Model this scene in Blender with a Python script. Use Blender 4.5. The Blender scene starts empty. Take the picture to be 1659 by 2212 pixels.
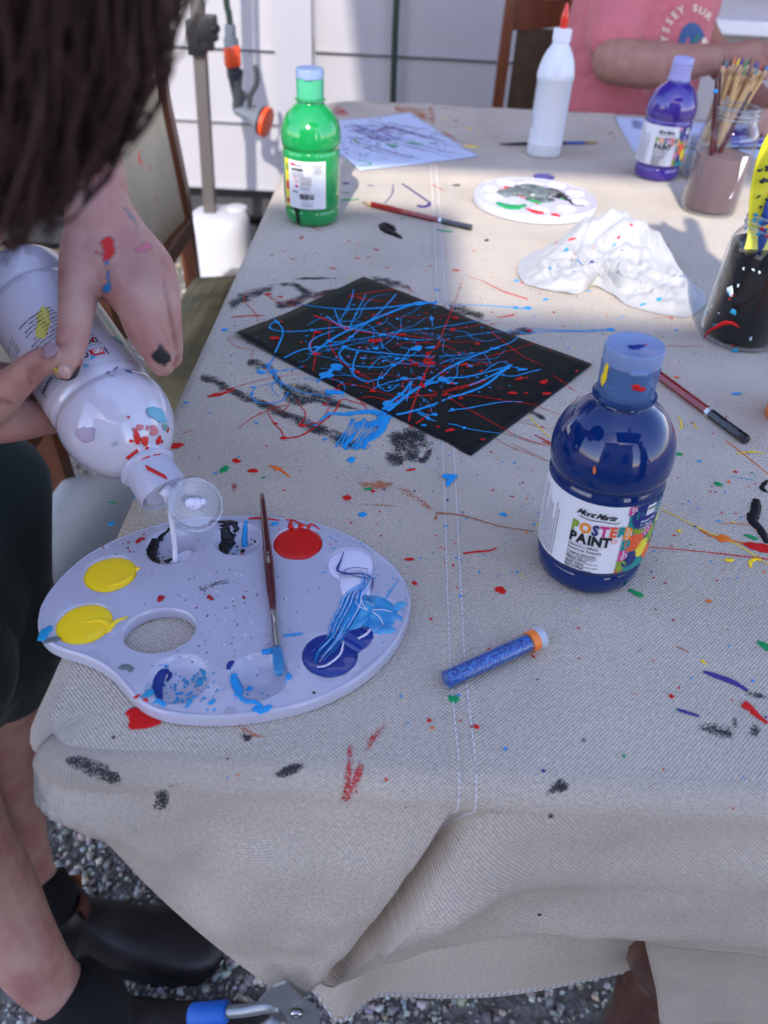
import bpy, bmesh, math, random
import numpy as np
from mathutils import Vector, Matrix, Quaternion, noise
from mathutils.geometry import delaunay_2d_cdt
from mathutils.bvhtree import BVHTree
sc = bpy.context.scene
PI = math.pi
# ------------------------------------------------------------------ camera
CAMPOS = Vector((0.0, 0.0, 1.105)); TH = math.radians(39.5); RO = math.radians(3.0)
_f = Vector((0, math.cos(TH), -math.sin(TH))); _u = Vector((0, math.sin(TH), math.cos(TH))); _r = Vector((1, 0, 0))
R_ = _r*math.cos(RO) + _u*math.sin(RO); U_ = -_r*math.sin(RO) + _u*math.cos(RO)
cd = bpy.data.cameras.new('camera'); cam = bpy.data.objects.new('camera', cd); sc.collection.objects.link(cam)
cam.matrix_world = Matrix(((R_.x, U_.x, -_f.x, CAMPOS.x), (R_.y, U_.y, -_f.y, CAMPOS.y), (R_.z, U_.z, -_f.z, CAMPOS.z), (0, 0, 0, 1)))
cd.sensor_fit = 'VERTICAL'; cd.sensor_height = 36; cd.sensor_width = 27; cd.lens = 36*1661/2212
cd.clip_start = 0.02; cd.clip_end = 300
cd.dof.use_dof = True; cd.dof.focus_distance = 0.57; cd.dof.aperture_fstop = 6.8
sc.camera = cam
# ------------------------------------------------------------------ world, sun, exposure
SUN_TRAVEL = Vector((0.10, 1.0, -0.70)).normalized()
w = bpy.data.worlds.new('World'); sc.world = w; w.use_nodes = True
nt = w.node_tree; nt.nodes.clear()
wo = nt.nodes.new('ShaderNodeOutputWorld'); bg = nt.nodes.new('ShaderNodeBackground'); sky = nt.nodes.new('ShaderNodeTexSky')
sky.sky_type = 'NISHITA'; sky.sun_disc = False
sd = -SUN_TRAVEL
sky.sun_elevation = math.asin(sd.z); sky.sun_rotation = math.atan2(sd.x, sd.y)
sky.air_density = 1.0; sky.dust_density = 0.6; sky.ozone_density = 1.0
bg.inputs[1].default_value = 0.15
tint = nt.nodes.new('ShaderNodeVectorMath'); tint.operation = 'MULTIPLY'; tint.inputs[1].default_value = (1.08, .97, 1.05)   # camera white balance
nt.links.new(sky.outputs[0], tint.inputs[0]); nt.links.new(tint.outputs[0], bg.inputs[0]); nt.links.new(bg.outputs[0], wo.inputs[0])
sl = bpy.data.lights.new('sun', 'SUN'); sl.energy = 2.0; sl.angle = math.radians(0.5); sl.color = (1.0, 0.93, 0.82)
so = bpy.data.objects.new('sun', sl); sc.collection.objects.link(so); so.rotation_euler = SUN_TRAVEL.to_track_quat('-Z', 'Y').to_euler()
so.location = (0, -4, 6)
sc.view_settings.view_transform = 'Standard'; sc.view_settings.look = 'None'; sc.view_settings.gamma = 1; sc.view_settings.use_curve_mapping = False
sc.view_settings.exposure = 1.9
sc.cycles.max_bounces = 10; sc.cycles.transmission_bounces = 8; sc.cycles.transparent_max_bounces = 12
sc.cycles.use_denoising = True; sc.cycles.caustics_refractive = False; sc.cycles.caustics_reflective = False
sc.cycles.sample_clamp_indirect = 6
# ------------------------------------------------------------------ helpers
def ray(x, y):
    return R_*(x-829.5) + U_*(-(y-1106)) + _f*1661.0
def at(x, y, z=0.74):
    d = ray(x, y); return CAMPOS + d*((CAMPOS.z-z)/-d.z)
def aty(x, y, Y):
    d = ray(x, y); return CAMPOS + d*(Y/d.y)
def q(x, y, Z):
    return CAMPOS + ray(x, y)*(Z/1661.0)
def pj(P):
    v = Vector(P)-CAMPOS; z = v.dot(_f); return 829.5+1661*v.dot(R_)/z, 1106-1661*v.dot(U_)/z
V1 = lambda x, y: (x/2.5, y/2.5)
V2 = lambda x, y: ((900+x/2.0738)/1.507, y/2.0738/1.507)
V3 = lambda x, y: (995.4+x/2.5, y/2.5)
V4 = lambda x, y: (x/2.0738/1.507, (700+y/2.0738)/1.507)
V5 = lambda x, y: ((650+x/1.276)/1.507, (800+y/1.276)/1.507)
V6 = lambda x, y: ((100+x/1.276)/1.507, (1550+y/1.276)/1.507)
VA = lambda x, y: ((1350+x/1.4426)/1.507, (1000+y/1.4426)/1.507)
VB = lambda x, y: (x/1.508/1.507, (2300+y/1.508)/1.507)
VC = lambda x, y: ((900+x/1.037)/1.507, (2200+y/1.037)/1.507)
VD = lambda x, y: ((1950+x/2.2127)/1.507, (150+y/2.2127)/1.507)
VE = lambda x, y: ((200+x/3.687)/1.507, (1000+y/3.687)/1.507)
rnd = random.Random(5)
COL = sc.collection
class MB:
    def __init__(s): s.v = []; s.f = []; s.m = []; s.smooth = True
    def add(s, vs, fs, mi=0):
        o = len(s.v); s.v.extend([tuple(p) for p in vs]); s.f.extend([tuple(i+o for i in f) for f in fs]); s.m.extend([mi]*len(fs)); return s
    def box(s, c, d, rot=None, mi=0, bev=0.0):
        x, y, z = d[0]/2, d[1]/2, d[2]/2
        bm = bmesh.new(); bmesh.ops.create_cube(bm, size=1)
        for v in bm.verts: v.co = Vector((v.co.x*d[0], v.co.y*d[1], v.co.z*d[2]))
        if bev > 0: bmesh.ops.bevel(bm, geom=bm.edges[:], offset=bev, segments=2, affect='EDGES', profile=0.6)
        R = rot if rot is not None else Matrix.Identity(3)
        vs = [Vector(c)+R @ v.co for v in bm.verts]; fs = [[v.index for v in f.verts] for f in bm.faces]
        bm.free(); return s.add(vs, fs, mi)
    def lathe(s, prof, n=48, M=None, mi=0, cap=True):
        vs = []; fs = []
        for (z, r) in prof:
            for k in range(n): a = 2*PI*k/n; vs.append(Vector((r*math.cos(a), r*math.sin(a), z)))
        for i in range(len(prof)-1):
            for k in range(n):
                a = i*n+k; b = i*n+(k+1) % n; fs.append((a, b, b+n, a+n))
        if cap:
            if prof[0][1] > 1e-5: fs.append(tuple(reversed(range(n))))
            if prof[-1][1] > 1e-5: fs.append(tuple(range((len(prof)-1)*n, len(prof)*n)))
        if M is not None: vs = [M @ v for v in vs]
        return s.add(vs, fs, mi)
    def tube(s, pts, rad, n=10, mi=0, flat=1.0, up=None, cap=True):
        pts = [Vector(p) for p in pts]; m = len(pts)
        if not hasattr(rad, '__len__'): rad = [rad]*m
        vs = []; fs = []; prev = None
        for i, p in enumerate(pts):
            t = (pts[min(i+1, m-1)]-pts[max(i-1, 0)])
            if t.length < 1e-9: t = Vector((0, 0, 1))
            t.normalize()
            if up is not None: nrm = Vector(up)
            elif prev is None: nrm = Vector((0, 0, 1)) if abs(t.z) < .9 else Vector((1, 0, 0))
            else: nrm = prev
            nrm = (nrm - t*nrm.dot(t));
            if nrm.length < 1e-6: nrm = Vector((1, 0, 0))
            nrm.normalize(); prev = nrm; b = t.cross(nrm)
            for k in range(n):
                a = 2*PI*k/n; vs.append(p + (b*math.cos(a) + nrm*math.sin(a)*flat)*rad[i])
        for i in range(m-1):
            for k in range(n): a = i*n+k; c = i*n+(k+1) % n; fs.append((a, c, c+n, a+n))
        if cap: fs.append(tuple(reversed(range(n)))); fs.append(tuple(range((m-1)*n, m*n)))
        return s.add(vs, fs, mi)
    def grid(s, P, mi=0):
        r = len(P); c = len(P[0]); return s.add([p for row in P for p in row], [(i*c+j, i*c+j+1, (i+1)*c+j+1, (i+1)*c+j) for i in range(r-1) for j in range(c-1)], mi)
    def build(s, name, mats, parent=None, smooth=True, angle=None, kind=None, label=None):
        me = bpy.data.meshes.new(name); me.from_pydata(s.v, [], s.f)
        if not isinstance(mats, (list, tuple)): mats = [mats]
        for m in mats: me.materials.append(m)
        me.polygons.foreach_set('material_index', s.m)
        me.polygons.foreach_set('use_smooth', [smooth]*len(s.f))
        me.update()
        o = bpy.data.objects.new(name, me); COL.objects.link(o)
        if parent: o.parent = parent
        if angle is not None: me.set_sharp_from_angle(angle=math.radians(angle))
        if kind: o['kind'] = kind
        if label: o['label'] = label
        return o
def thing(name, label, cat, loc=(0, 0, 0), rotz=0, group=None):
    o = bpy.data.objects.new(name, None); COL.objects.link(o); o.location = loc; o.rotation_euler = (0, 0, rotz)
    o.empty_display_size = .05
    return tag(o, label, cat, group)
def tag(o, label, cat, group=None):
    o['label'] = label; o['category'] = cat
    if group: o['group'] = group
    return o
def cr(pts, n=8):
    """Catmull-Rom through points (tuples of any length)"""
    P = [np.array(p, float) for p in pts]; P = [2*P[0]-P[1]] + P + [2*P[-1]-P[-2]]; out = []
    for i in range(1, len(P)-2):
        for k in range(n):
            t = k/n; a, b, c, d = P[i-1], P[i], P[i+1], P[i+2]
            out.append(0.5*((2*b)+(-a+c)*t+(2*a-5*b+4*c-d)*t*t+(-a+3*b-3*c+d)*t**3))
    out.append(P[-2]); return out
# ------------------------------------------------------------------ materials
MATS = {}
def mat(name, col=(.5, .5, .5), rough=.5, metal=0, trans=0, ior=1.45, coat=0, coat_r=.03, sheen=0, bump=None, vary=None, alpha=None, sss=0, spec=.5, grain=None):
    if name in MATS: return MATS[name]
    m = bpy.data.materials.new(name); m.use_nodes = True; t = m.node_tree; b = t.nodes['Principled BSDF']
    b.inputs['Base Color'].default_value = (*col, 1); b.inputs['Roughness'].default_value = rough; b.inputs['Metallic'].default_value = metal
    b.inputs['Transmission Weight'].default_value = trans; b.inputs['IOR'].default_value = ior; b.inputs['Coat Weight'].default_value = coat
    b.inputs['Coat Roughness'].default_value = coat_r; b.inputs['Sheen Weight'].default_value = sheen; b.inputs['Specular IOR Level'].default_value = spec
    if sss: b.inputs['Subsurface Weight'].default_value = sss; b.inputs['Subsurface Radius'].default_value = (.012, .004, .002); b.inputs['Subsurface Scale'].default_value = 0.6
    if alpha is not None: b.inputs['Alpha'].default_value = alpha
    tc = t.nodes.new('ShaderNodeTexCoord')
    if vary:   # (scale, amount, second colour)
        n = t.nodes.new('ShaderNodeTexNoise'); n.inputs['Scale'].default_value = vary[0]; n.inputs['Detail'].default_value = 6
        mx = t.nodes.new('ShaderNodeMix'); mx.data_type = 'RGBA'; mx.inputs[6].default_value = (*col, 1); mx.inputs[7].default_value = (*vary[2], 1)
        rp = t.nodes.new('ShaderNodeMapRange'); rp.inputs[1].default_value = .35; rp.inputs[2].default_value = .65; rp.inputs[4].default_value = vary[1]
        t.links.new(tc.outputs['Object'], n.inputs['Vector']); t.links.new(n.outputs[0], rp.inputs[0]); t.links.new(rp.outputs[0], mx.inputs[0]); t.links.new(mx.outputs[2], b.inputs['Base Color'])
        if len(vary) > 3: mp = t.nodes.new('ShaderNodeMapping'); mp.inputs['Scale'].default_value = vary[3]; t.links.new(tc.outputs['Object'], mp.inputs[0]); t.links.new(mp.outputs[0], n.inputs['Vector'])
    if bump:   # (scale, strength, distance)
        n = t.nodes.new('ShaderNodeTexNoise'); n.inputs['Scale'].default_value = bump[0]; n.inputs['Detail'].default_value = 4
        bp = t.nodes.new('ShaderNodeBump'); bp.inputs['Strength'].default_value = bump[1]; bp.inputs['Distance'].default_value = bump[2]
        t.links.new(tc.outputs['Object'], n.inputs['Vector']); t.links.new(n.outputs[0], bp.inputs['Height']); t.links.new(bp.outputs[0], b.inputs['Normal'])
        if len(bump) > 3: mp = t.nodes.new('ShaderNodeMapping'); mp.inputs['Scale'].default_value = bump[3]; t.links.new(tc.outputs['Object'], mp.inputs[0]); t.links.new(mp.outputs[0], n.inputs['Vector'])
    MATS[name] = m; return m
def canvas(name, col, pitch=.0026, strength=.9):
    m = bpy.data.materials.new(name); m.use_nodes = True; t = m.node_tree; b = t.nodes['Principled BSDF']; L = t.links.new
    b.inputs['Roughness'].default_value = .9; b.inputs['Sheen Weight'].default_value = .15; b.inputs['Specular IOR Level'].default_value = .2
    uv = t.nodes.new('ShaderNodeUVMap'); uv.uv_map = 'UVMap'
    dn = t.nodes.new('ShaderNodeTexNoise'); dn.inputs['Scale'].default_value = 180; dn.inputs['Detail'].default_value = 2
    L(uv.outputs[0], dn.inputs['Vector'])
    ad = t.nodes.new('ShaderNodeVectorMath'); ad.operation = 'MULTIPLY_ADD'; ad.inputs[1].default_value = (.0003, .0003, 0)
    L(dn.outputs['Color'], ad.inputs[0]); L(uv.outputs[0], ad.inputs[2])
    sp = t.nodes.new('ShaderNodeSeparateXYZ'); L(ad.outputs[0], sp.inputs[0])
    def sn(o, k):
        a = t.nodes.new('ShaderNodeMath'); a.operation = 'MULTIPLY'; a.inputs[1].default_value = 2*PI/pitch*k; L(o, a.inputs[0])
        s_ = t.nodes.new('ShaderNodeMath'); s_.operation = 'SINE'; L(a.outputs[0], s_.inputs[0]); return s_.outputs[0]
    pr = t.nodes.new('ShaderNodeMath'); pr.operation = 'MULTIPLY'; L(sn(sp.outputs[0], 1), pr.inputs[0]); L(sn(sp.outputs[1], 1), pr.inputs[1])
    # broad tone variation, slubs
    n2 = t.nodes.new('ShaderNodeTexNoise'); n2.inputs['Scale'].default_value = 9; n2.inputs['Detail'].default_value = 5; L(uv.outputs[0], n2.inputs['Vector'])
    n3 = t.nodes.new('ShaderNodeTexNoise'); n3.inputs['Scale'].default_value = 420; n3.inputs['Detail'].default_value = 2; L(uv.outputs[0], n3.inputs['Vector'])
    mr = t.nodes.new('ShaderNodeMapRange'); mr.inputs[1].default_value = -1; mr.inputs[2].default_value = 1; mr.inputs[3].default_value = .60; mr.inputs[4].default_value = 1.24; L(pr.outputs[0], mr.inputs[0])
    m2 = t.nodes.new('ShaderNodeMapRange'); m2.inputs[1].default_value = .3; m2.inputs[2].default_value = .7; m2.inputs[3].default_value = .90; m2.inputs[4].default_value = 1.08; L(n2.outputs[0], m2.inputs[0])
    m3 = t.nodes.new('ShaderNodeMapRange'); m3.inputs[1].default_value = .3; m3.inputs[2].default_value = .75; m3.inputs[3].default_value = .84; m3.inputs[4].default_value = 1.2; L(n3.outputs[0], m3.inputs[0])
    x1 = t.nodes.new('ShaderNodeMath'); x1.operation = 'MULTIPLY'; L(mr.outputs[0], x1.inputs[0]); L(m2.outputs[0], x1.inputs[1])
    x2 = t.nodes.new('ShaderNodeMath'); x2.operation = 'MULTIPLY'; L(x1.outputs[0], x2.inputs[0]); L(m3.outputs[0], x2.inputs[1])
    vm = t.nodes.new('ShaderNodeVectorMath'); vm.operation = 'SCALE'; vm.inputs[0].default_value = col; L(x2.outputs[0], vm.inputs['Scale']); L(vm.outputs[0], b.inputs['Base Color'])
    hs = t.nodes.new('ShaderNodeMath'); hs.operation = 'ADD'; L(pr.outputs[0], hs.inputs[0]); L(n3.outputs[0], hs.inputs[1])
    bp = t.nodes.new('ShaderNodeBump'); bp.inputs['Strength'].default_value = strength; bp.inputs['Distance'].default_value = .0005; L(hs.outputs[0], bp.inputs['Height'])
    n4 = t.nodes.new('ShaderNodeTexNoise'); n4.inputs['Scale'].default_value = 26; n4.inputs['Detail'].default_value = 3; L(uv.outputs[0], n4.inputs['Vector'])
    b2 = t.nodes.new('ShaderNodeBump'); b2.inputs['Strength'].default_value = .35; b2.inputs['Distance'].default_value = .004; L(n4.outputs[0], b2.inputs['Height']); L(bp.outputs[0], b2.inputs['Normal'])
    L(b2.outputs[0], b.inputs['Normal']); MATS[name] = m; return m
def thin(name, tint=(1, 1, 1), body=.06, col=(.8, .85, .9), ior=1.5, rough=.03, edge=.8):
    """thin clear wall: mostly lets light straight through, mirrors at grazing angles"""
    m = bpy.data.materials.new(name); m.use_nodes = True; t = m.node_tree; t.nodes.clear(); L = t.links.new
    out = t.nodes.new('ShaderNodeOutputMaterial'); tr = t.nodes.new('ShaderNodeBsdfTransparent'); tr.inputs[0].default_value = (*tint, 1); gl = t.nodes.new('ShaderNodeBsdfGlossy'); gl.inputs['Roughness'].default_value = rough
    df = t.nodes.new('ShaderNodeBsdfPrincipled'); df.inputs['Base Color'].default_value = (*col, 1); df.inputs['Roughness'].default_value = .35
    lw = t.nodes.new('ShaderNodeLayerWeight'); lw.inputs[0].default_value = .5; pw_ = t.nodes.new('ShaderNodeMath'); pw_.operation = 'POWER'; pw_.inputs[1].default_value = 2.1; L(lw.outputs['Facing'], pw_.inputs[0])
    mp = t.nodes.new('ShaderNodeMapRange'); mp.inputs[3].default_value = .03; mp.inputs[4].default_value = edge; L(pw_.outputs[0], mp.inputs[0])
    m1 = t.nodes.new('ShaderNodeMixShader'); m1.inputs[0].default_value = body; L(tr.outputs[0], m1.inputs[1]); L(df.outputs[0], m1.inputs[2])
    m2 = t.nodes.new('ShaderNodeMixShader'); L(mp.outputs[0], m2.inputs[0]); L(m1.outputs[0], m2.inputs[1]); L(gl.outputs[0], m2.inputs[2]); L(m2.outputs[0], out.inputs[0]); MATS[name] = m; return m
def smear(name, col, cover=.5, pitch=.0026):
    """dry-brushed paint that only caught the raised threads"""
    m = bpy.data.materials.new(name); m.use_nodes = True; t = m.node_tree; b = t.nodes['Principled BSDF']; L = t.links.new
    b.inputs['Base Color'].default_value = (*col, 1); b.inputs['Roughness'].default_value = .8
    g = t.nodes.new('ShaderNodeNewGeometry'); n = t.nodes.new('ShaderNodeTexNoise'); n.inputs['Scale'].default_value = 900; n.inputs['Detail'].default_value = 1; L(g.outputs['Position'], n.inputs['Vector'])
    n2 = t.nodes.new('ShaderNodeTexNoise'); n2.inputs['Scale'].default_value = 70; n2.inputs['Detail'].default_value = 4; L(g.outputs['Position'], n2.inputs['Vector'])
    at_ = t.nodes.new('ShaderNodeAttribute'); at_.attribute_name = 'fade'
    a = t.nodes.new('ShaderNodeMath'); a.operation = 'ADD'; L(n.outputs[0], a.inputs[0]); L(n2.outputs[0], a.inputs[1])
    c = t.nodes.new('ShaderNodeMath'); c.operation = 'ADD'; fm = t.nodes.new('ShaderNodeMath'); fm.operation = 'MULTIPLY'; fm.inputs[1].default_value = .5; L(at_.outputs['Fac'], fm.inputs[0]); L(a.outputs[0], c.inputs[0]); L(fm.outputs[0], c.inputs[1])
    mr = t.nodes.new('ShaderNodeMapRange'); mr.inputs[1].default_value = 2.02-cover; mr.inputs[2].default_value = 2.24-cover; mr.inputs[4].default_value = .88; L(c.outputs[0], mr.inputs[0]); L(mr.outputs[0], b.inputs['Alpha'])
    MATS[name] = m; return m
PAINT = {}
def paint(k):
    if k in PAINT: return PAINT[k]
    c = dict(red=(.62, .012, .01), blue=(.015, .30, .66), navy=(.008, .03, .22), cyan=(.02, .28, .5), green=(.01, .3, .09), yellow=(1.0, .68, .015), orange=(.8, .17, .02), black=(.008, .008, .012),
             white=(.82, .82, .85), purple=(.06, .04, .22), dkred=(.4, .008, .012), teal=(.03, .25, .33), pink=(.75, .15, .3), grey=(.14, .17, .17))[k]
    PAINT[k] = mat('paint_'+k, c, rough=.3, coat=.25, coat_r=.04, spec=.3); return PAINT[k]
def dry(k):
    c = tuple(paint(k).node_tree.nodes['Principled BSDF'].inputs['Base Color'].default_value)[:3]; return mat('dry_'+k, c, rough=.55, spec=.2)
# ================================================================== SETTING
TZ = 0.74
def cz(x, y):      # height of the canvas lying on the table
    z = TZ + 0.0006*noise.noise(Vector((x*9, y*7, 0))) + 0.0005*noise.noise(Vector((x*25, y*22, 3)))
    d = abs(x-seamx(y))
    z += 0.0017*max(0, 1-((x-seamx(y)-.008)/.0085)**6)*(.75+.25*math.cos((x-seamx(y)-.008)*700)) if -.0005 < x-seamx(y) < .0165 else 0
    return z
def seamx(y): return .0405 + .004*math.sin((y-.25)*2.1) + .0035*math.exp(-((y-.22)/.05)**2)
# ground
g = MB(); n = 60
GX = lambda i: -6+ (i/n)*14
g.grid([[(GX(j)*1.0, -8+i*14.0/n, 0.0) for j in range(n+1)] for i in range(n+1)])
g.add([(-60, -60, -.01), (60, -60, -.01), (60, 60, -.01), (-60, 60, -.01)], [(0, 1, 2, 3)])
ground = g.build('ground', mat('dirt', (.2, .165, .13), rough=.95, bump=(70, 1, .02), vary=(35, .9, (.30, .28, .26))))
ground['kind'] = 'structure'
# loose gravel: one mesh of small faceted stones, tone per stone
ico = bmesh.new(); bmesh.ops.create_icosphere(ico, subdivisions=1, radius=1); IV = np.array([v.co for v in ico.verts]); IF = np.array([[v.index for v in f.verts] for f in ico.faces]); ico.free()
rs = np.random.RandomState(3)
def gravel(x0, x1, y0, y1, cnt, s0, s1):
    V = []; cols = []
    c = np.stack([rs.uniform(x0, x1, cnt), rs.uniform(y0, y1, cnt), rs.uniform(.0, .006, cnt)], 1)
    s = s0 + (s1-s0)*rs.rand(cnt)**2.2
    sc3 = s[:, None]*np.stack([rs.uniform(.8, 1.4, cnt), rs.uniform(.7, 1.1, cnt), rs.uniform(.45, .9, cnt)], 1)
    ax = rs.normal(size=(cnt, 3)); ax /= np.linalg.norm(ax, axis=1)[:, None]; an = rs.uniform(0, .9, cnt); an2 = rs.uniform(0, 2*PI, cnt)
    P = IV[None]*sc3[:, None] * (1+.28*rs.normal(size=(cnt, len(IV), 1)).clip(-1, 1))
    ca, sa = np.cos(an2)[:, None], np.sin(an2)[:, None]
    P = np.stack([P[..., 0]*ca-P[..., 1]*sa, P[..., 0]*sa+P[..., 1]*ca, P[..., 2]], 2)
    K = ax[:, None]; cr_ = np.cross(np.broadcast_to(K, P.shape), P); dt = (P*K).sum(2)[..., None]; c2 = np.cos(an)[:, None, None]; s2 = np.sin(an)[:, None, None]
    P = P*c2+cr_*s2+K*dt*(1-c2) + c[:, None]
    F = IF[None]+(np.arange(cnt)*len(IV))[:, None, None]
    tone = rs.choice([.18, .34, .50, .66, .8], cnt, p=[.2, .3, .27, .17, .06])
    tint = np.stack([1.08+.12*rs.normal(size=cnt), np.ones(cnt), .86+.1*rs.normal(size=cnt)], 1)
    return P.reshape(-1, 3), F.reshape(-1, 3), np.repeat(np.clip(tone[:, None]*tint, .03, .8), len(IF), 0)
Ps = []; Fs = []; Cs = []; off = 0
for a in [(-1.0, .12, .12, 1.3, 26000, .002, .0062), (-2.2, -.45, 1.3, 2.7, 7000, .004, .009), (-.1, .5, .1, .9, 4000, .002, .006), (-1.0, .3, .15, .9, 900, .005, .0095)]:
    P, F, Cc = gravel(*a); Ps.append(P); Fs.append(F+off); Cs.append(Cc); off += len(P)
P = np.concatenate(Ps); F = np.concatenate(Fs); Cc = np.concatenate(Cs)
me = bpy.data.meshes.new('gravel'); me.vertices.add(len(P)); me.vertices.foreach_set('co', P.ravel()); me.loops.add(F.size); me.loops.foreach_set('vertex_index', F.ravel().astype(np.int32))
me.polygons.add(len(F)); me.polygons.foreach_set('loop_start', np.arange(0, F.size, 3, dtype=np.int32)); me.update(calc_edges=True); me.validate()
ca = me.color_attributes.new('stone_tone', 'FLOAT_COLOR', 'CORNER'); ca.data.foreach_set('color', np.concatenate([np.repeat(Cc, 3, 0), np.ones((F.size, 1))], 1).ravel())
gm = mat('gravel_stone', rough=.8); t = gm.node_tree; an_ = t.nodes.new('ShaderNodeAttribute'); an_.attribute_name = 'stone_tone'; t.links.new(an_.outputs[0], t.nodes['Principled BSDF'].inputs['Base Color'])
me.materials.append(gm); go = bpy.data.objects.new('gravel', me); COL.objects.link(go); go['kind'] = 'stuff'; tag(go, 'loose grey and brown gravel stones covering the ground under the table', 'gravel')

# house wall behind the table -------------------------------------------------
WY = 2.60
board_m = mat('painted_board', (.40, .395, .42), rough=.55, bump=(40, .15, .002), vary=(3, .5, (.35, .345, .37)))
trim_m = mat('painted_trim', (.38, .38, .42), rough=.5, vary=(2, .4, (.34, .34, .38)))
hw = thing('house_wall', 'grey weatherboard house wall with a white framed window behind the table', 'wall', (0, WY, 0))
def boardx(x0, x1, z0, z1, nm='board'):
    b = MB(); t_ = .006
    prof = [(-t_-.012, z0+.003), (-t_-.011, z0), (-t_+.002, z0+.0005), (-.004, z1-.006), (.006, z1-.0055), (.006, z0+.002)]
    vs = [(x, y, z) for x in (x0, x1) for (y, z) in prof]; k = len(prof)
    fs = [(i, (i+1) % k, (i+1) % k+k, i+k) for i in range(k)]+[tuple(reversed(range(k))), tuple(range(k, 2*k))]
    b.add(vs, fs); return b.build(nm, board_m, hw, smooth=False)
for i in range(8):
    z0 = .302+.1985*i
    boardx(-2.6, -.389, z0, z0+.1985)
    if z0 < .79: boardx(-.276, 2.6, z0+.004, z0+.2025)
    else: boardx(-.276, .476, z0+.004, z0+.2025); boardx(2.02, 2.6, z0+.004, z0+.2025)
b = MB(); b.box((-.333, -.008, 1.08), (.109, .05, 1.62), bev=.003); b.box((-.2745, -.002, 1.08), (.006, .02, 1.58)); b.build('corner_trim', trim_m, hw, smooth=False)
b = MB(); b.box((0, .35, 1.5), (5.2, .6, 2.6)); b.build('wall_core', mat('wall_core', (.05, .05, .055), rough=.9), hw, smooth=False)
b = MB(); b.box((.4, -.55, 2.36), (4.4, 1.2, .05)); b.box((.4, -1.16, 2.35), (4.4, .04, .14)); b.build('added_eave', trim_m, hw, smooth=False)  # deep overhang out of view, added to darken the wall and far table
for i, z in enumerate((.10, .215)):
    b = MB(); b.box((-.3, .10+.02*i, z), (4.6, .03, .10), bev=.003); b.build('skirting_board', mat('dark_subfloor', (.018, .02, .026), rough=.7, bump=(30, .3, .003)), hw, smooth=False)
b = MB(); b.box((0, .25, .14), (5.2, .05, .3)); b.build('subfloor', mat('subfloor_black', (.008, .008, .01), rough=.9), hw, smooth=False)
win = MB(); wm = mat('window_frame_paint', (.74, .76, .8), rough=.35)
win.box((1.25, -.03, .822), (1.56, .075, .035), bev=.004); win.box((.51, -.02, 1.35), (.05, .06, 1.1), bev=.004); win.box((2.0, -.02, 1.35), (.05, .06, 1.1), bev=.004); win.box((.57, .0, 1.35), (.03, .04, 1.1), bev=.003)
wo_ = win.build('window_frame', wm, hw, smooth=False)
b = MB(); b.box((1.27, .03, 1.37), (1.46, .006, 1.06)); b.build('window_pane', mat('window_glass', (.006, .007, .009), rough=.06, spec=.6), wo_, smooth=False)
b = MB(); b.box((.95, -.02, .90), (.10, .01, .004)); b.build('window_latch', mat('brass', (.6, .42, .12), rough=.35, metal=1), wo_, smooth=False)

# garden hose + spray gun --------------------------------------------------------
hm = mat('hose_rubber', (.012, .03, .022), rough=.45)
b = MB(); b.tube([(-.036+.004*math.sin(z*6), 2.555, z) for z in np.linspace(.02, 1.9, 30)], .0095, n=12)
tag(b.build('garden_hose', hm), 'dark green garden hose hanging straight down the grey wall right of the trim board', 'hose')
GY = 2.33
def g1(x, y, Y=GY): return aty(*V1(x, y), Y)
sg = thing('spray_gun', 'grey and orange garden hose spray gun hanging in front of the wall beside the pole', 'spray gun', g1(1250, 300))
def loc(o, pts): return [Vector(p)-o.location for p in pts]
b = MB(); b.tube(loc(sg, cr([g1(1180, -900), g1(1205, -300), g1(1222, 0), g1(1235, 70), g1(1243, 140)], 6)), .0085, n=12); b.build('hose_end', hm, sg)
dg = mat('gun_grey_plastic', (.045, .05, .06), rough=.4)
b = MB(); b.tube(loc(sg, [g1(1241, 132), g1(1243, 150), g1(1244, 200), g1(1246, 205), g1(1250, 255)]), [.013, .0145, .0145, .019, .0195], n=18); b.build('hose_connector', mat('gun_mid_grey', (.11, .13, .16), rough=.45), sg, angle=30)
b = MB(); b.tube(loc(sg, [g1(1250, 250), g1(1252, 258), g1(1258, 350), g1(1259, 358)]), [.0205, .0225, .0225, .021], n=20); b.build('orange_collar', mat('gun_orange', (.85, .09, .02), rough=.4), sg, angle=30)
b = MB(); b.tube(loc(sg, cr([g1(1259, 350), g1(1262, 400), g1(1275, 470), g1(1287, 530), g1(1284, 575), g1(1290, 603)], 5)), [.0195]*2+[.0185]*5+[.0165]*8+[.0155]*5+[.015]*5+[.012], n=16)
b.tube(loc(sg, [g1(1298, 375), g1(1305, 380), g1(1302, 480), g1(1325, 520)]), [.003, .004, .004, .006], n=8); b.build('grip', dg, sg)
b = MB(); b.tube(loc(sg, cr([g1(1375, 350), g1(1388, 400), g1(1382, 460), g1(1352, 520), g1(1350, 575), g1(1385, 590)], 5)), [.0035]+[.0075]*24+[.004], n=10); b.tube(loc(sg, [g1(1300, 560), g1(1330, 510), g1(1345, 515)]), .006, n=8); b.build('trigger_lever', dg, sg)
a0, a1 = g1(1270, 590), g1(1450, 665, GY-.03)
hd = mat('gun_light_grey', (.16, .18, .21), rough=.35)
b = MB(); b.tube(loc(sg, [a0+(a1-a0)*k for k in (0, .05, .45, .6, .8)]), [.010, .014, .016, .027, .036], n=24); b.build('nozzle_head', hd, sg, angle=35)
b = MB(); b.tube(loc(sg, [a0+(a1-a0)*k for k in (.79, .8, .88, .885)]), [.036, .038, .038, .033], n=24); b.build('nozzle_band', mat('gun_black', (.012, .012, .014), rough=.4), sg, angle=35)
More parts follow.
